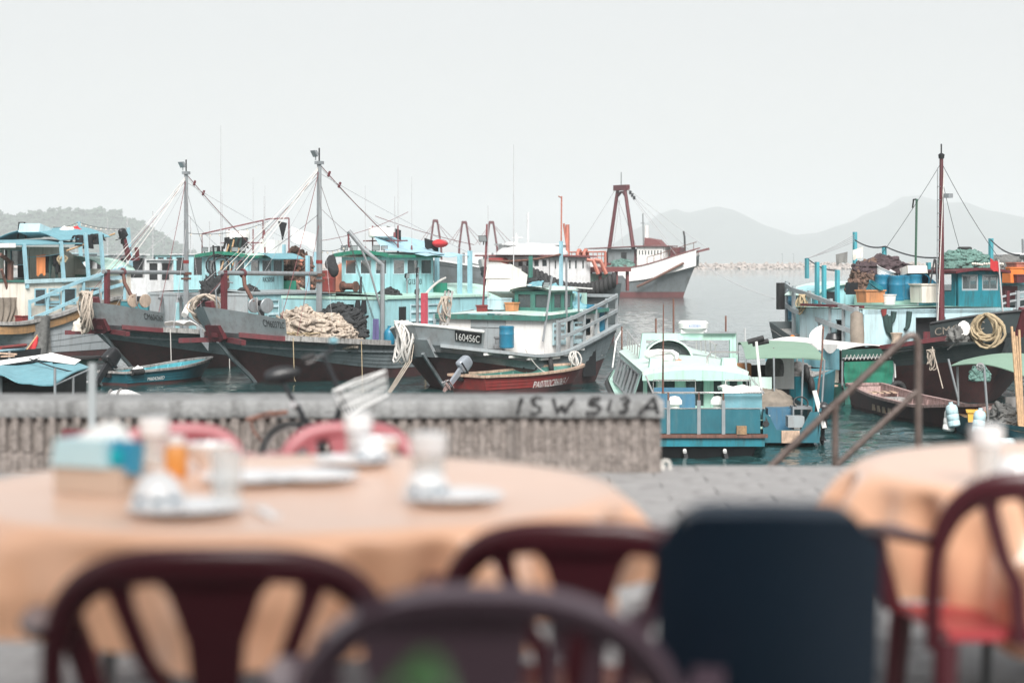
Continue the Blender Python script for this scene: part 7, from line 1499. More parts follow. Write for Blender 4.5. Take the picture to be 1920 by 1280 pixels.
# ================================================================ tarp roofed boat at the lower left
S5 = Fr(70, 47, 60)
e = T('covered_sampan', 'sampan under a turquoise and white pitched tarpaulin at lower left', 'sampan', S5, (0, 0, 0), 'covered sampans')
pp = lambda px, py, d_: S5.D(px, py, d_)
L0, L1, L2 = pp(-60, 715, 47), pp(2, 703, 47.2), pp(106, 719, 46); R0, R1 = pp(-60, 690, 51), pp(95, 670, 51); Q = pp(168, 690, 48.5)
def tp_(u, v): return pp(-60, 716, 47).lerp(pp(106, 719, 46), u).lerp(pp(-60, 694, 51).lerp(pp(95, 671, 51), u), v)+V((0, 0, .10*sin(pi*v)-.04*abs(sin(u*9))*(1-v)+.22*math.exp(-((u-.38)*6)**2)*(1-v)))
P('tarp_roof', MB().sheet(tp_, 24, 10, .03), 'blue_tarp', e, 60)
P('tarp_end', MB().sheet(lambda u, v: pp(106, 719, 46).lerp(pp(95, 671, 51), u).lerp(Q.lerp(pp(150, 683, 50.5), u), v)+V((0, 0, .06*sin(pi*v))), 8, 8, .03), 'blue_tarp', e, 60)
def tw(u, v): return pp(-60, 702, 49.5).lerp(pp(58, 684, 49.6), u).lerp(pp(-60, 693, 51).lerp(pp(95, 671, 51), u), v)+V((0, 0, .13))
P('tarp_patch', MB().sheet(tw, 10, 6, .01), 'cloth_white', e, 60); P('tarp_patch', MB().sheet(lambda u, v: pp(70, 683, 49.9).lerp(pp(95, 670, 51), u).lerp(pp(140, 693, 48.9).lerp(pp(152, 684, 50.4), u), v)+V((0, 0, .13)), 6, 8, .01), 'cloth_white', e, 60)
P('ridge_rope', MB().tube([pp(55, 683, 49.4)+V((0, 0, .15)), pp(100, 697, 47.9)+V((0, 0, .12)), pp(138, 705, 47.4)+V((0, 0, .1))], .018, 4), 'dark', e)
for q, z_ in ((pp(103, 690, 46), 0), (Q, 0), (L1, 0), (pp(137, 706, 47.2), 0)): P('tarp_post', MB().tube([q, V((q.x, q.y, .2))], .035, 6), 'grey_metal', e)
P('eave_bar', MB().tube([pp(104, 721, 46), pp(168, 692, 48.5)], .03, 6), 'grey_metal', e)
P('interior', MB().prism([pp(-60, 716, 48.2), pp(106, 721, 47.2), pp(162, 697, 49.2), pp(95, 690, 52), pp(-60, 700, 52)], (0, 0, -1.8)), 'dark', e, 0); P('hull', MB().prism([pp(-60, 770, 46.5), pp(110, 772, 45.8), pp(175, 745, 48.5), pp(100, 730, 52), pp(-60, 735, 52)], (0, 0, -.9)), 'green_dark_tarp', e, 0)
outboard('dark bundle of tools hung under the turquoise tarp eave', S5, pp(118, 712, 46.6), .01) if False else None
e2 = T('wooden_frame', 'pale wooden rack with red pole beyond the turquoise tarp', 'rack', W, at(15, 660, 74)); P('red_pole', MB().tube([at(0, 652, 74), at(48, 647, 76)], .08, 6), 'red_paint', e2); P('blue_gunwale', MB().tube([at(-20, 660, 73), at(45, 654, 76)], .07, 6), 'tarp_pale', e2); P('hull', MB().prism([at(-30, 662, 73), at(45, 656, 76), at(40, 690, 75.6), at(-30, 692, 72.8)], (.3, 1.6, 0)), 'dark', e2, 0); P('rack_bar', MB().bar(at(0, 662, 72), at(32, 664, 72), .12, .06), 'wood_pale', e2, 0); P('rack_bar', MB().bar(at(2, 668, 72), at(28, 667, 72), .12, .06), 'wood_pale', e2, 0); P('rack_post', MB().bar(at(18, 658, 72), at(18, 690, 72), .08), 'grey_metal', e2, 0)
q = at(231, 748, 67); e2 = T('mooring_buoy', 'white checked mooring float in the water before the blue dinghy', 'float', W, (q.x, 67, ZW)); mb = MB(); mb.lump((q.x, 67, ZW), (.8, .8, .50), 24, 10, .05, 2, 1); P('float_body', mb, 'white_clean', e2, 60)
for k in range(3): mb = MB(); mb.tube([(q.x-.45+.35*k+.02*cos(a/8*pi), 67-.82*cos(pi*a/10)*(1-.25*abs(k-1)), ZW+.02+.51*sin(pi*a/10)*(1-.14*abs(k-.7))) for a in range(11)], .05, 4); P('strap', mb, 'cloth_grey', e2, 60)
# ================================================================ dark work boat with a row of tyres
B4 = Fr(905, 118, 62)
e = T('work_boat', 'black hulled work boat hung with a row of tyres, white wheelhouse', 'work boat', B4, (0, 0, 0), 'boats farther out in the harbour')
Hb = Hull(8.6, 6.4, [(-1, 4.9), (0, 4.8), (1.4, 4.3), (4.3, 3.1), (6, 3.1), (8, 3.6), (11.5, 4.2)], 2.0, .3, .7, .85, .45, .85, lambda s: .5, .4)
Hb.build(e, 'hull_black', 'hull_red', 5); Hb.bulwark(e, 'white', .25, .5, .25, name='bow_bulwark')
zc = lambda px, py, s: B4.S(px, py, s)
y0, y1 = 2.2, -2.4
mb = MB(); ws = tuple((.05+.12*k, .05+.12*k+.085) for k in range(8)); wallw(mb, (1.2, 2.2), (3.6, -2.2), 3.9, 5.5, ws, 4.75, 5.25, -.08); wallw(mb, (3.66, -2.2), (6.6, -2.2), 3.6, 5.4, ((.1, .16), (.22, .28), (.45, .52), (.6, .67), (.78, .85)), 4.6, 5.2, .08); wallw(mb, (6.6, -2.2), (4.8, 2.4), 3.6, 5.4, (), th=.08); wallw(mb, (4.8, 2.4), (1.2, 2.2), 3.9, 5.4, (), th=.08)
P('wheelhouse', mb, 'far_white', e, 0); windows(e, (1.2, 2.2), (3.6, -2.2), ws, 4.75, 5.25, 'far_white', -.06, .04); windows(e, (3.66, -2.2), (6.6, -2.2), ((.1, .16), (.22, .28), (.45, .52), (.6, .67), (.78, .85)), 4.6, 5.2, 'far_white', .06, .04)
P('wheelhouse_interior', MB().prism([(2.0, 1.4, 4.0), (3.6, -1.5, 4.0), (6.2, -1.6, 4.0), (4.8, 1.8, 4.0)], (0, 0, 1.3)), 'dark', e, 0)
P('wheelhouse_roof', MB().prism([(.7, 2.5, 5.42), (3.4, -2.7, 5.42), (6.9, -2.5, 5.36), (5.0, 2.7, 5.42)], (0, 0, .1)), 'far_red', e, 0); P('roof_dome', MB().lump((3.6, .1, 5.52), (2.4, 2.2, .75), 24, 10, .03, 1, 1), 'far_white', e, 60); P('deck_winch', MB().cyl((1.0, .9, 4.9), (1.5, -.2, 4.9), .45, None, 12), 'red_paint', e)
P('mast', MB().tube([B4.B(968, 470, 0), B4.B(968, 437, 0)], .08, 6), 'far_white', e); P('cross_tree', MB().tube([B4.B(960, 446, 0), B4.B(980, 446, 0)], .04, 5), 'far_white', e); P('radar', MB().lathe(B4.B(959, 462, 0), [(.3, 0), (.5, .1), (.45, .25), (.1, .3)], 14), 'far_white', e)
tg = 'tyres hung along the black hull'
for k in range(22):
    px = 983+8.0*k; py = lin([(983, 512), (1010, 520), (1035, 533), (1060, 543), (1100, 545), (1130, 537), (1160, 520)], px); q = B4.B(px, py, -3.3)
    od = 'first second third fourth fifth sixth seventh eighth ninth tenth eleventh twelfth thirteenth fourteenth fifteenth sixteenth seventeenth eighteenth nineteenth twentieth twenty-first'.split()
    l_ = 'leftmost black fender tyre on the black hull, below the white wheelhouse' if k == 0 else 'rightmost black fender tyre on the black hull, near the trawler' if k == 21 else od[k]+' black fender tyre from the left along the black hull'
    tyre(B4, q, .52, .16, (.85, -.5, 0), l_, tg)
P('after_deck', MB().slab([(6.8, -2.9, 4.72), (9.4, -2.6, 4.75), (9.4, 2.6, 4.75), (6.8, 2.6, 4.72)], .3), 'far_red', e, 0)
for s_, y_ in ((7.2, -2.4), (8.4, -2.4), (9.3, -2.3), (7.2, 2.2), (9.2, 2.2)): P('deck_pillar', MB().bar((s_, y_, 3.2), (s_, y_, 4.6), .16, .16), 'far_red', e, 0)
P('storage_locker', MB().bb((7.0, -1.6, 3.4), (8.5, .8, 4.3)), 'mint', e, 0); P('engine_casing', MB().bb((7.0, .9, 3.2), (8.4, 2.4, 4.6)), 'far_white', e, 0)
for pa in (((1062, 500), (1062, 472)), ((1135, 500), (1135, 472))): P('gantry_post', MB().tube([B4.B(*pa[0], 0), B4.B(*pa[1], 0)], .09, 6), 'salmon', e)
P('gantry_bar', MB().tube([B4.B(1058, 473, 0), B4.B(1136, 472, 0)], .05, 5), 'salmon', e); P('gantry_bar', MB().tube([B4.B(1058, 480, 0), B4.B(1136, 480, 0)], .03, 5), 'salmon', e)
for k in range(9): P('baluster', MB().tube([B4.B(1064+8*k, 473, 0), B4.B(1064+8*k, 487, 0)], .025, 4), 'salmon', e)
P('derrick_leg', MB().tube([B4.B(1065, 515, -.5), B4.B(1064, 421, -.5)], .13, 6), 'salmon', e); P('derrick_leg', MB().tube([B4.B(1064, 470, -.5), B4.B(1057, 419, -.5)], .07, 6), 'salmon', e); P('tall_pole', MB().tube([B4.B(1052, 490, .5), B4.B(1053, 368, .5)], .05, 5), 'salmon', e); P('pole_finial', MB().tube([B4.B(1047, 368, .5), B4.B(1053, 371, .5)], .04, 4), 'salmon', e)
P('hose_reel', MB().torus(B4.B(1086, 480, 0), .38, .12, (.6, -.7, 0), 14, 6).torus(B4.B(1098, 480, 0), .38, .12, (.6, -.7, 0), 14, 6), 'salmon', e, 60)
for dx in (0, 14): P('crane_leg', MB().tube([B4.B(1100+dx, 487, -2.6), B4.B(1112+dx, 489, -2.8), B4.B(1122+dx*1.05, 514, -3.0)], .14, 6), 'salmon', e)
for k, (px, w_, l_) in enumerate(((992, 22, 'teal container behind the white dome roof, left one'), (1021, 22, 'teal container behind the white dome roof, right one'))):
    a = at(px-w_/2+2, 461+2*k, 150); c = at(px+w_/2+4, 480, 150); ee = T('storage_container', l_, 'container', W, (a.x, 150, c.z), 'teal containers'); P('container_body', MB().bb((a.x, 150, c.z), (c.x, 152, a.z)), 'teal_bright', ee, 0)
    for j in range(4): x_ = a.x+(c.x-a.x)*(j+.5)/4; P('rib', MB().bb((x_-.05, 149.94, c.z+.1), (x_+.05, 149.99, a.z-.1)), 'teal', ee, 0)
    e_ = P('support', MB().bb((a.x, 150.2, ZW-.2), (c.x, 152, c.z-.01)), 'far_grey', ee, 0)
mb = MB()
for k in range(7): mb.ball(B4.B(1000+4*k, 527+k*1.6+(k % 2)*2, -3.6), .2, 8, 6)
ONE('float_string', mb, 'white_clean', 'string of white floats hanging before the tyres', 'floats', B4, B4.B(1000, 527, -3.6), kind='stuff')
# ================================================================ trawler under the A frame mast
TR = Fr(1312, 266, 68, -1)
e = T('trawler', 'rusty white and grey trawler with a tall maroon A frame mast', 'trawler', TR, (0, 0, 0), 'boats farther out in the harbour')
Ht = Hull(16, 7.5, [(-1, 6.3), (0, 6.0), (2, 5.2), (4.5, 4.3), (7, 3.6), (10, 3.1), (12, 3.0), (16, 3.2)], 2.6, .36, .7, .8, .5, .9, lambda s: .75, .2, -.6)
Ht.build(e, 'far_grey', 'far_red', 5)
mb = MB(); n = 22
for sd_ in (-1, 1):
    def band(u, v):
        q = Ht.pt(.02+.98*u, 1, sd_); lo = .93; z0 = q.z-1.4*(1-.55*u)*(0 if u > .62 else 1); return V((q.x, sd_*(abs(q.y)+.06), z0*(1-v)+(q.z+.9+.3*u)*v))
    mb.grid(band, n, 3)
P('topsides', mb, 'white', e, 40); Ht.rail(e, 'cap_rail', 'far_red', 0, .98, .2, .16, -1, 1.0, out=.06)
P('anchor_beam', MB().bar((-1.4, 0, 6.9), (1.5, 0, 6.2), .3, .3), 'far_red', e, 0); P('fender_beam', MB().tube([Ht.pt(.1+.4*i/8, 1, -1, .5)+V((0, 0, -.5-.18*i)) for i in range(9)], .2, 6), 'rust', e, 50)
mb = MB(); ws = tuple((.06+.115*k, .06+.115*k+.07) for k in range(8)); wallw(mb, (4.6, 1.9), (4.6, -2.2), 4.5, 7.2, (), th=-.1); wallw(mb, (4.7, -2.2), (8.7, -2.2), 4.3, 7.2, ws, 6.0, 6.7, .1); wallw(mb, (8.7, -2.2), (8.7, 1.9), 4.3, 7.2, (), th=.1); wallw(mb, (8.7, 1.9), (4.7, 1.9), 4.3, 7.2, (), th=.1)
P('wheelhouse', mb, 'white', e, 0); windows(e, (4.7, -2.2), (8.7, -2.2), ws, 6.0, 6.7, 'white', .08, .04, pane='window_glass'); P('wheelhouse_interior', MB().bb((5.0, -1.8, 4.6), (8.4, 1.6, 6.9)), 'dark', e, 0)
P('wheelhouse_roof', MB().slab([(3.9, -2.6, 7.35), (9.2, -2.6, 7.35), (9.2, 2.2, 7.35), (3.9, 2.2, 7.35)], .14), 'far_red', e, 0); P('monkey_island', MB().prism([(5.2, -1.5, 7.4), (7.8, -1.5, 7.4), (7.8, -1.5, 8.5), (6.0, -1.5, 8.2)], (0, 2.6, 0)), 'far_red', e, 0); P('funnel', MB().cyl((8.0, .2, 7.3), (8.0, .2, 10.3), .35, .28), 'white', e); P('mast', MB().tube([(8.4, 0, 7.3), (8.5, 0, 12)], .1, 6), 'grey_metal', e); P('cross_tree', MB().tube([(8.5, -.9, 10.6), (8.5, .9, 10.6)], .06, 5), 'grey_metal', e)
P('after_house', MB().bb((9.3, -1.7, 3.6), (13.2, 1.7, 6.9)), 'far_grey', e, 0); P('after_canopy', MB().slab([(8.9, -2.6, 7.3), (16.6, -2.4, 7.0), (16.6, 2.4, 7.0), (8.9, 2.4, 7.3)], .12), 'far_red', e, 0); P('door', MB().bb((10.4, -1.72, 4.2), (11.2, -1.75, 6.4)), 'dark', e, 0)
for sA, sB, y_ in ((14.6, 12.55, 1.4), (9.0, 11.0, -1.4)): P('frame_leg', MB().tube([(sA, y_, 3.6), (sB, y_*.5, 15.6)], [.32, .26], 8), 'maroon', e, 50)
P('frame_head', MB().bar((13.0, .8, 15.75), (10.5, -.8, 15.75), .7, .8), 'maroon', e, 0); P('frame_arch', MB().tube([(12.5, .6, 14.6), (12.0, .4, 15.1), (11.4, -.3, 15.1), (11.0, -.6, 14.6)], .2, 6), 'maroon', e, 50); P('frame_pole', MB().tube([(11.8, 0, 16), (11.8, 0, 18)], .06, 5), 'dark', e)
for a, b_ in (((10.6, -.7, 15.6), (-1.2, 0, 6.9)), ((10.6, -.7, 15.4), (1.5, -.5, 6.8)), ((10.6, -.7, 15.2), (3.0, -1.5, 6.0)), ((12.4, .5, 14), (9.5, 0, 7.4)), ((12.4, .5, 14), (11.5, 0, 7.2)), ((13, .8, 15.5), (18.5, 0, 7)), ((10.6, -.7, 15.6), (5, 0, 8.3)), ((12, 0, 14), (13, 0, 7.2))): P('stay', MB().tube(sag(a, b_, .1, 6), .035, 4), 'wire_grey', e)
for t in (.06, .10, .14): q = V((10.6, -.7, 15.6)).lerp(V((3.0, -1.5, 6.0)), t); P('stay_block', MB().box(q, (.3, .25, .5)), 'dark', e, 0)
P('stern_opening', MB().bb((12.2, -3.75, 1.9), (15.0, -3.35, 4.2)), 'dark', e, 0); P('stern_post', MB().bar((11.9, -3.78, 1.8), (11.9, -3.78, 4.3), .3, .3), 'far_red', e, 0); P('stern_post', MB().bar((15.2, -3.7, 1.8), (15.2, -3.7, 4.3), .3, .3), 'far_red', e, 0)
P('deck_rail', MB().tube([Ht.pt(.02+.4*i/8, 1, -1)+V((0, .2, 2.0)) for i in range(9)], .06, 5), 'rust', e)
for i in range(7): q = Ht.pt(.04+.38*i/6, 1, -1)+V((0, .2, 0)); P('rail_post', MB().tube([q+V((0, 0, .9)), q+V((0, 0, 2.0))], .05, 4), 'rust', e)
P('windlass', MB().bb((2.6, -1.2, 5.6), (4.0, 1.0, 7.1)), 'maroon', e, 0); P('bow_gear', MB().tube([(2.0, -.5, 6), (2.1, -.5, 8.6), (2.3, -.3, 9.4)], .14, 6), 'dark', e)
heap('green trawl net heaped on the after deck of the trawler', TR, (11.0, -1.9, 3.9), (2.2, 1.3, 1.5), 'net_green', 4, .3, 2, .2)
P('ramp_plate', MB().bar((17.5, -1.0, 5.2), (10.0, -2.6, 4.4), .5, .3), 'maroon', e, 0)
P('mooring_wire', MB().tube(sag((0, 0, 5), (-12, -4, .0), .6, 8), .05, 4), 'wire_grey', e)
# ================================================================ far trawlers behind, patrol boat
tgp = 'three far trawlers with maroon A frames'
for k, (px, py, w_) in enumerate(((816, 414, 13), (870, 417, 12), (921, 417, 12))):
    d_ = 420; f_ = Fr(px+4, d_, 80); s_ = d_/F
    e = T('trawler', ('far trawler with maroon A frame, leftmost of three', 'far trawler with maroon A frame, middle of three', 'far trawler with maroon A frame, rightmost of three')[k], 'trawler', f_, (0, 0, 0), tgp)
    Hf = Hull(22, 7, [(-1, 5.2), (0, 5), (6, 3.6), (14, 3.2), (22, 3.4)], 3, .3, .7, .85, .5, .85, lambda s: .6, .3)
    Hf.build(e, 'far_grey', 'far_red', 2)
    zt = CAMZ-(py-HZ)*s_-ZW; x0 = 0; 
    def q(dx, z, y=0): return f_.D(px+dx, HZ+(CAMZ-(z+ZW))/s_, d_+y)
    for dx0, dx1 in ((-9, -3), (11, 4)): P('frame_leg', MB().tube([q(dx0, zt-5.6), q(dx1, zt)], .24, 5), 'maroon', e)
    P('frame_leg_foot', MB().tube([q(-9, zt-5.6), q(-10, 4)], .24, 5), 'maroon', e); P('frame_leg_foot', MB().tube([q(11, zt-5.6), q(12, 4)], .24, 5), 'maroon', e)
    P('frame_head', MB().bar(q(-4.5, zt), q(5, zt), .6, .6), 'maroon', e, 0)
    for dx in (-30, -22, 30, 42): P('stay', MB().tube([q(0, zt), q(dx, zt-5)], .05, 3), 'wire_red', e)
    P('wheelhouse', MB().bb((6, -2, 3.6), (12, 2, 7.0)), 'far_white', e, 0)
f_ = Fr(790, 205, 78)
e = T('patrol_boat', 'grey hulled vessel with white superstructure behind the mint cabin roof', 'vessel', f_, (0, 0, 0), 'boats farther out in the harbour')
Hp = Hull(21, 6, [(-1, 5.6), (0, 5.4), (6, 4.4), (12, 4.0), (21, 4.0)], 3, .3, .7, .8, .5, .9, lambda s: .5, .2); Hp.build(e, 'far_grey', 'dark', 3)
mb = MB(); ws = tuple((.05+.09*k, .05+.09*k+.055) for k in range(10)); wallw(mb, (9, -1.8), (16, -1.8), 4.0, 6.9, ws, 5.9, 6.5, .1); wallw(mb, (9, -1.8), (9, 1.8), 4.0, 6.9, (), th=-.1); wallw(mb, (16, -1.8), (16, 1.8), 4.0, 6.9, (), th=.1); wallw(mb, (9, 1.8), (16, 1.8), 4.0, 6.9, (), th=-.1); P('superstructure', mb, 'far_white', e, 0)
windows(e, (9, -1.8), (16, -1.8), ws, 5.9, 6.5, 'far_white', .08, .05); P('interior', MB().bb((9.3, -1.4, 4.2), (15.7, 1.4, 6.7)), 'dark', e, 0); P('roof', MB().bb((8.6, -2.1, 6.9), (16.4, 2.1, 7.05)), 'far_white', e, 0); P('lower_house', MB().bb((7.5, -2.2, 3.9), (19, 2.2, 5.3)), 'far_white', e, 0); Hp.rail(e, 'gunwale', 'far_white', .05, .98, .15, .2, -1, .1); P('mast', MB().tube([(12, 0, 7), (12, 0, 10.5)], .12, 5), 'far_white', e)
# ================================================================ little boats moored under the wooded hill
rq = random.Random(12); gm_ = 'small pale boats moored under the wooded hill'
lab = ['far pale cabin boat under the hill']
spots_ = [(215, 474, 200), (262, 470, 330), (285, 476, 180), (330, 480, 240), (352, 486, 190), (372, 474, 300), (438, 476, 210), (180, 468, 380), (560, 480, 330), (320, 466, 420), (245, 478, 250), (400, 470, 360)]
wh = ['white cabin boat right of the maroon bracket', 'tiny white boat below the hill crest', 'pale boat left of the far mast', 'pale boat just left of the far mast foot', 'small pale boat behind the far mast', 'tiny boat beyond the tangled reel', 'small boat beyond the turquoise far wheelhouse', 'tiny white boat under the hill left of the maroon bracket', 'small boat beyond the rust brown net', 'tiniest pale boat near the end of the hill', 'pale boat behind the sagging rigging lines', 'tiny boat left of the far wheelhouse floodlights']
for k, (px, py, d_) in enumerate(spots_):
    f_ = Fr(px, d_, 40+rq.random()*60, 1 if k % 2 else -1); sc_ = .9+.3*rq.random()
    e = T('moored_boat', wh[k], 'boat', f_, (0, 0, 0), gm_); L = 9*sc_
    Hm = Hull(L, 3*sc_, [(-1, 1.9), (0, 1.8), (L*.5, 1.2), (L, 1.3)], 1.2, .4, .7, .85, .5, .85, lambda s: .25); Hm.build(e, rq.choice(['far_white', 'cyan_pale', 'far_grey', 'cyan_dark']), 'far_red', 2)
    ztop = min(6.2, max(2.6, 5.1-(py-HZ)/F*d_)); mb = MB(); wallw(mb, (L*.3, 1.0), (L*.3, -1.0), 1.0, ztop-.1, ((.1, .9),), ztop*.6, ztop-.4, -.06); wallw(mb, (L*.3, -1), (L*.7, -1), 1.0, ztop-.1, ((.1, .4), (.55, .9)), ztop*.6, ztop-.4, .06); wallw(mb, (L*.7, -1), (L*.7, 1), 1.0, ztop-.1, (), th=-.06); wallw(mb, (L*.7, 1), (L*.3, 1), 1.0, ztop-.1, (), th=.06)
    P('cabin', mb, rq.choice(['far_white', 'far_white', 'cyan']), e, 0); P('cabin_interior', MB().bb((L*.34, -.8, 1.0), (L*.66, .8, ztop-.3)), 'dark', e, 0); P('roof', MB().bb((L*.26, -1.25, ztop-.1), (L*.74, 1.25, ztop)), rq.choice(['far_white', 'cyan_pale', 'green_dull']), e, 0)
    h = rq.uniform(2.5, 5.5); P('mast', MB().tube([(L*.5, 0, ztop), (L*.5, 0, ztop+h)], .05, 4), 'wire_grey', e); P('cross_tree', MB().tube([(L*.5, -.7, ztop+h*.6), (L*.5, .7, ztop+h*.6)], .03, 4), 'wire_grey', e)
    P('railing', MB().tube([(L*.75, -1.3, 2.2), (L*.98, -1.2, 2.3), (L*.98, 1.2, 2.3)], .04, 4), 'wire_grey', e)
# ================================================================ boats behind at the right edge
f_ = Fr(1935, 90, 20, -1)
e = T('work_boat', 'work boat with white railings and orange baskets at the right edge', 'work boat', f_, (0, 0, 0), 'boats farther out in the harbour')
Hr = Hull(13, 5.5, [(-1, 3.6), (0, 3.4), (3, 2.6), (8, 2.3), (13, 2.6)], 2, .3, .7, .85, .5, .85, lambda s: .5); Hr.build(e, 'hull_black', 'hull_red', 3); q = lambda px, py, d_=88: f_.D(px, py, d_)
a, c = q(1872, 535, 93), q(1960, 590, 93); P('house', MB().prism([a, q(1960, 532, 93), q(1960, 592, 93), q(1872, 592, 93)], f_.Y*0+V((1.6, 0, 0))), 'cyan_pale', e, 0); P('roof', MB().prism([q(1866, 528, 92.5), q(1965, 526, 92.5), q(1965, 533, 92.5), q(1866, 534, 92.5)], (3, 0, 0)), 'cyan_dark', e, 0); P('doorway', MB().prism([q(1880, 536, 92.7), q(1908, 536, 92.7), q(1908, 560, 92.7), q(1880, 562, 92.7)], (.05, 0, 0)), 'maroon', e, 0)
for py in (552, 565, 580): P('railing', MB().tube([q(1868, py+8), q(1895, py), q(1930, py-6)], .06, 5), 'grey_paint', e)
for px in (1889, 1908): P('rail_post', MB().bar(q(px, 545), q(px, 600), .16, .16), 'maroon' if px == 1889 else 'grey_paint', e, 0)
tub('bright orange tub on the roof at the right edge', f_, q(1901, 530, 92), (.9, 1.0, .75), 'orange', 1.1); tub('brown tub beside the orange tub on the right roof', f_, q(1912, 530, 91.6), (.6, .7, .4), 'maroon', 1.05); tub('second orange tub stacked behind at the right edge', f_, q(1912, 511, 93), (.8, .9, .5), 'salmon', 1.1); basket('grey white basket on the tubs at the right edge', f_, q(1915, 515, 92), .4, .3, 'cloth_grey')
f2 = Fr(1900, 190, 60, -1)
e = T('far_vessel', 'far white vessel with dark windows behind the red flag', 'vessel', f2, (0, 0, 0), 'boats farther out in the harbour'); q2 = lambda px, py, d_=190: f2.D(px, py, d_)
Hv = Hull(14, 5, [(-1, 3.2), (0, 3), (14, 2.4)], 2, .3, .7, .85, .5, .85, lambda s: .4); Hv.build(e, 'far_grey', 'far_red', 2)
a, c = W.D(1892, 477, 192), W.D(1960, 492, 192)
P('bridge', MB().prism([q2(1892, 478), q2(1960, 475), q2(1960, 492), q2(1894, 492)], (2, 1.5, 0)), 'far_white', e, 0); P('house', MB().prism([q2(1875, 492), q2(1960, 492), q2(1960, 520), q2(1875, 520)], (2, 1.5, 0)), 'far_grey', e, 0); P('bridge_roof', MB().prism([q2(1889, 476, 189.5), q2(1962, 473, 189.5), q2(1962, 476, 189.5), q2(1889, 479, 189.5)], (3, 2.5, 0)), 'far_white', e, 0)
for k in range(5): P('window', MB().prism([q2(1896+6*k, 482, 189.7), q2(1900+6*k, 482, 189.7), q2(1900+6*k, 487, 189.7), q2(1896+6*k, 487, 189.7)], (.1, .1, 0)), 'dark', e, 0)
P('mast', MB().tube([q2(1918, 478), q2(1917, 448)], .12, 5), 'far_grey', e); P('bridge_gear', MB().lump(q2(1885, 497, 188), (1.6, 1.4, 1.0), 14, 8, .3, 2, 3), 'net_grey', e, 60)
antenna(b1, J1.B(414, 470, -.2), J1.B(412, 235, -.2).z-J1.B(414, 470, -.2).z, .03, 'wire_grey', None); antenna(b1, J1.B(495, 440, -1.0), J1.B(495, 368, -1.0).z-J1.B(495, 440, -1.0).z, .03); antenna(b2, J2.B(740, 445, -.6), 1.9, .03)
# ================================================================ more rigging and deck clutter
rq = random.Random(31)
def bulbs(root, fr, a, b_, sg, n, m='cloth_cream'):
    pts = sag(a, b_, sg, 10); P('light_line', MB().tube(pts, .014, 4), 'wire_dark', root)
    mb = MB()
    for k in range(n):
        t = (k+.5)/n*10; i = int(t); p = pts[i].lerp(pts[min(i+1, 10)], t-i); mb.ball(p-V((0, 0, .07)), .05, 6, 4)
    P('bulbs', mb, m, root)['kind'] = 'stuff'
bulbs(b1, J1, (6.57, 0, 6.5), (12.6, -.8, 7.2), .3, 9); bulbs(b2, J2, (6.57, 0, 5.6), (10.2, 1.2, 6.0), .2, 6)
far_left = [o for o in C.objects if o.get('label', '').startswith('cream fishing boat')][0]
bulbs(far_left, J0, J0.B(100, 426, .5), J0.B(147, 417, 2), .1, 8); bulbs(far_left, J0, J0.B(147, 417, 2), J0.B(240, 428, 1.2), .15, 10)
for a, c in (((6.57, 0, 8.9), (.4, .4, 4.5)), ((6.57, 0, 7.2), (1.6, .1, 4.7)), ((6.57, 0, 8.7), (9.9, 1.3, 5.5)), ((6.57, 0, 9.0), (14.6, -2.3, 5.5)), ((6.57, 0, 6.8), (2.4, -2.4, 2.0)), ((13.4, 2.5, 5.5), (6.57, 0, 7.5))):
    for r_ in (b1, b2): P('stay', MB().tube(sag(a, c, .1, 6), .011, 4), rq.choice(['wire_grey', 'wire_dark', 'wire_red']), r_)
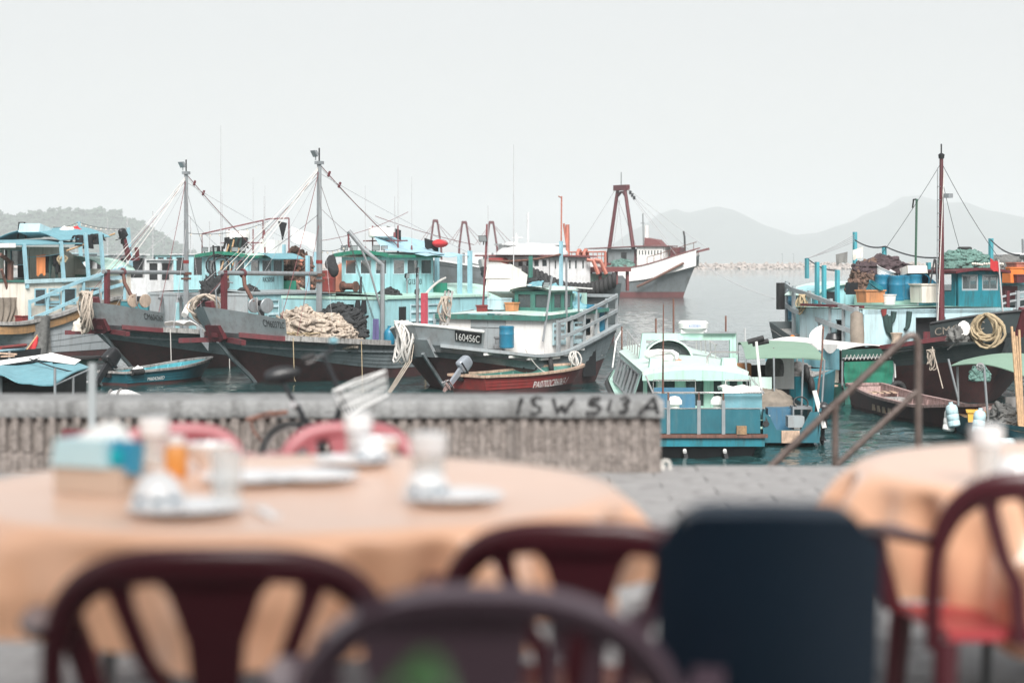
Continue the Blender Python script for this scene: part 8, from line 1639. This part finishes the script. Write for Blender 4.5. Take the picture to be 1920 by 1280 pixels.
for fr, lab in ((J2, 'turquoise'), (J1, 'grey')):
    tub('low grey tub on the side deck of the %s deckhouse boat' % lab, fr, (10.4, -3.15, 1.45), (.7, .4, .35), 'grey_metal', 1.1)
    basket('white fish basket on the side deck of the %s deckhouse boat' % lab, fr, (11.6, -3.1, 1.5), .26, .35, 'white_clean')
    heap('black net folded on the roof of the %s deckhouse boat' % lab, fr, (9.0, -2.0, 3.55), (.5, .5, .35), 'net_dark', 41, .3, 2, .2)
tub('red tub on the white deckhouse roof edge', B3, (6.0, 1.2, 2.95), (.5, .45, .3), 'red_paint', 1.1); coil('rope loop hung on the far bow rail of the white deckhouse boat', B3, (1.9, .2, 3.7), .5, 1.0, 7, .03, 'rope', 8)
heap('tan net folded along the foredeck of the white deckhouse boat', B3, (3.3, .6, 1.2), (.8, .9, .65), 'net_cream', 17, .3, 2.4, .3)
q = H3.pt(.42, 1, -1, .1); tyre(B3, q+V((0, -.05, -.45)), .34, .1, (.55, -.8, .1), 'black tyre hung over the side below the blue barrel', None); P('tyre_rope', MB().tube([q, q+V((0, -.06, -.2))], .02, 4), 'rope', bpy.data.objects['tyre']) if False else None
# rungs, vents and boards on the dark boat's deckhouse
tub('grey tub on the foredeck of the dark hulled boat', M4, (3.3, -1.3, 1.75), (.6, .6, .4), 'grey_metal', 1.1); crate('orange marked white box on the dark boat side deck', M4, M4.S(1662, 662, 4.0), (.6, .9, .3), 'styrofoam', name='foam_box', cat='foam box')
for k, (s_, y_, h) in enumerate(((5.6, 1.0, 1.7), (6.0, .7, 1.9))): P('prop_pole', MB().tube([M4.S(1738, 568, 5.0), M4.S(1752, 486, 5.6)] if k == 0 else [M4.S(1760, 568, 5.0), M4.S(1754, 486, 5.6)], .035, 5), 'dark', [o for o in C.objects if o.get('label', '').startswith('dark hulled fishing boat')][0])
heap('green net trailing over the dark boat gunwale beside the canopy', M4, M4.B(1836, 712, -2.7), (.3, .35, .5), 'net_green', 14, .4, 3, .3)
coil('rope loops tied at the dark boat rail above the rowing boat', M4, M4.B(1746, 655, -3.3), .25, .8, 5, .022, 'rope', 12)
P('hauling_line', MB().tube([M4.B(1748, 650, -3.35), D4.w(10.6, 0, .9)-M4.o if False else M4.D(1768, 728, 64)], .02, 4), 'rope', [o for o in C.objects if o.get('label', '').startswith('dark hulled fishing boat')][0])
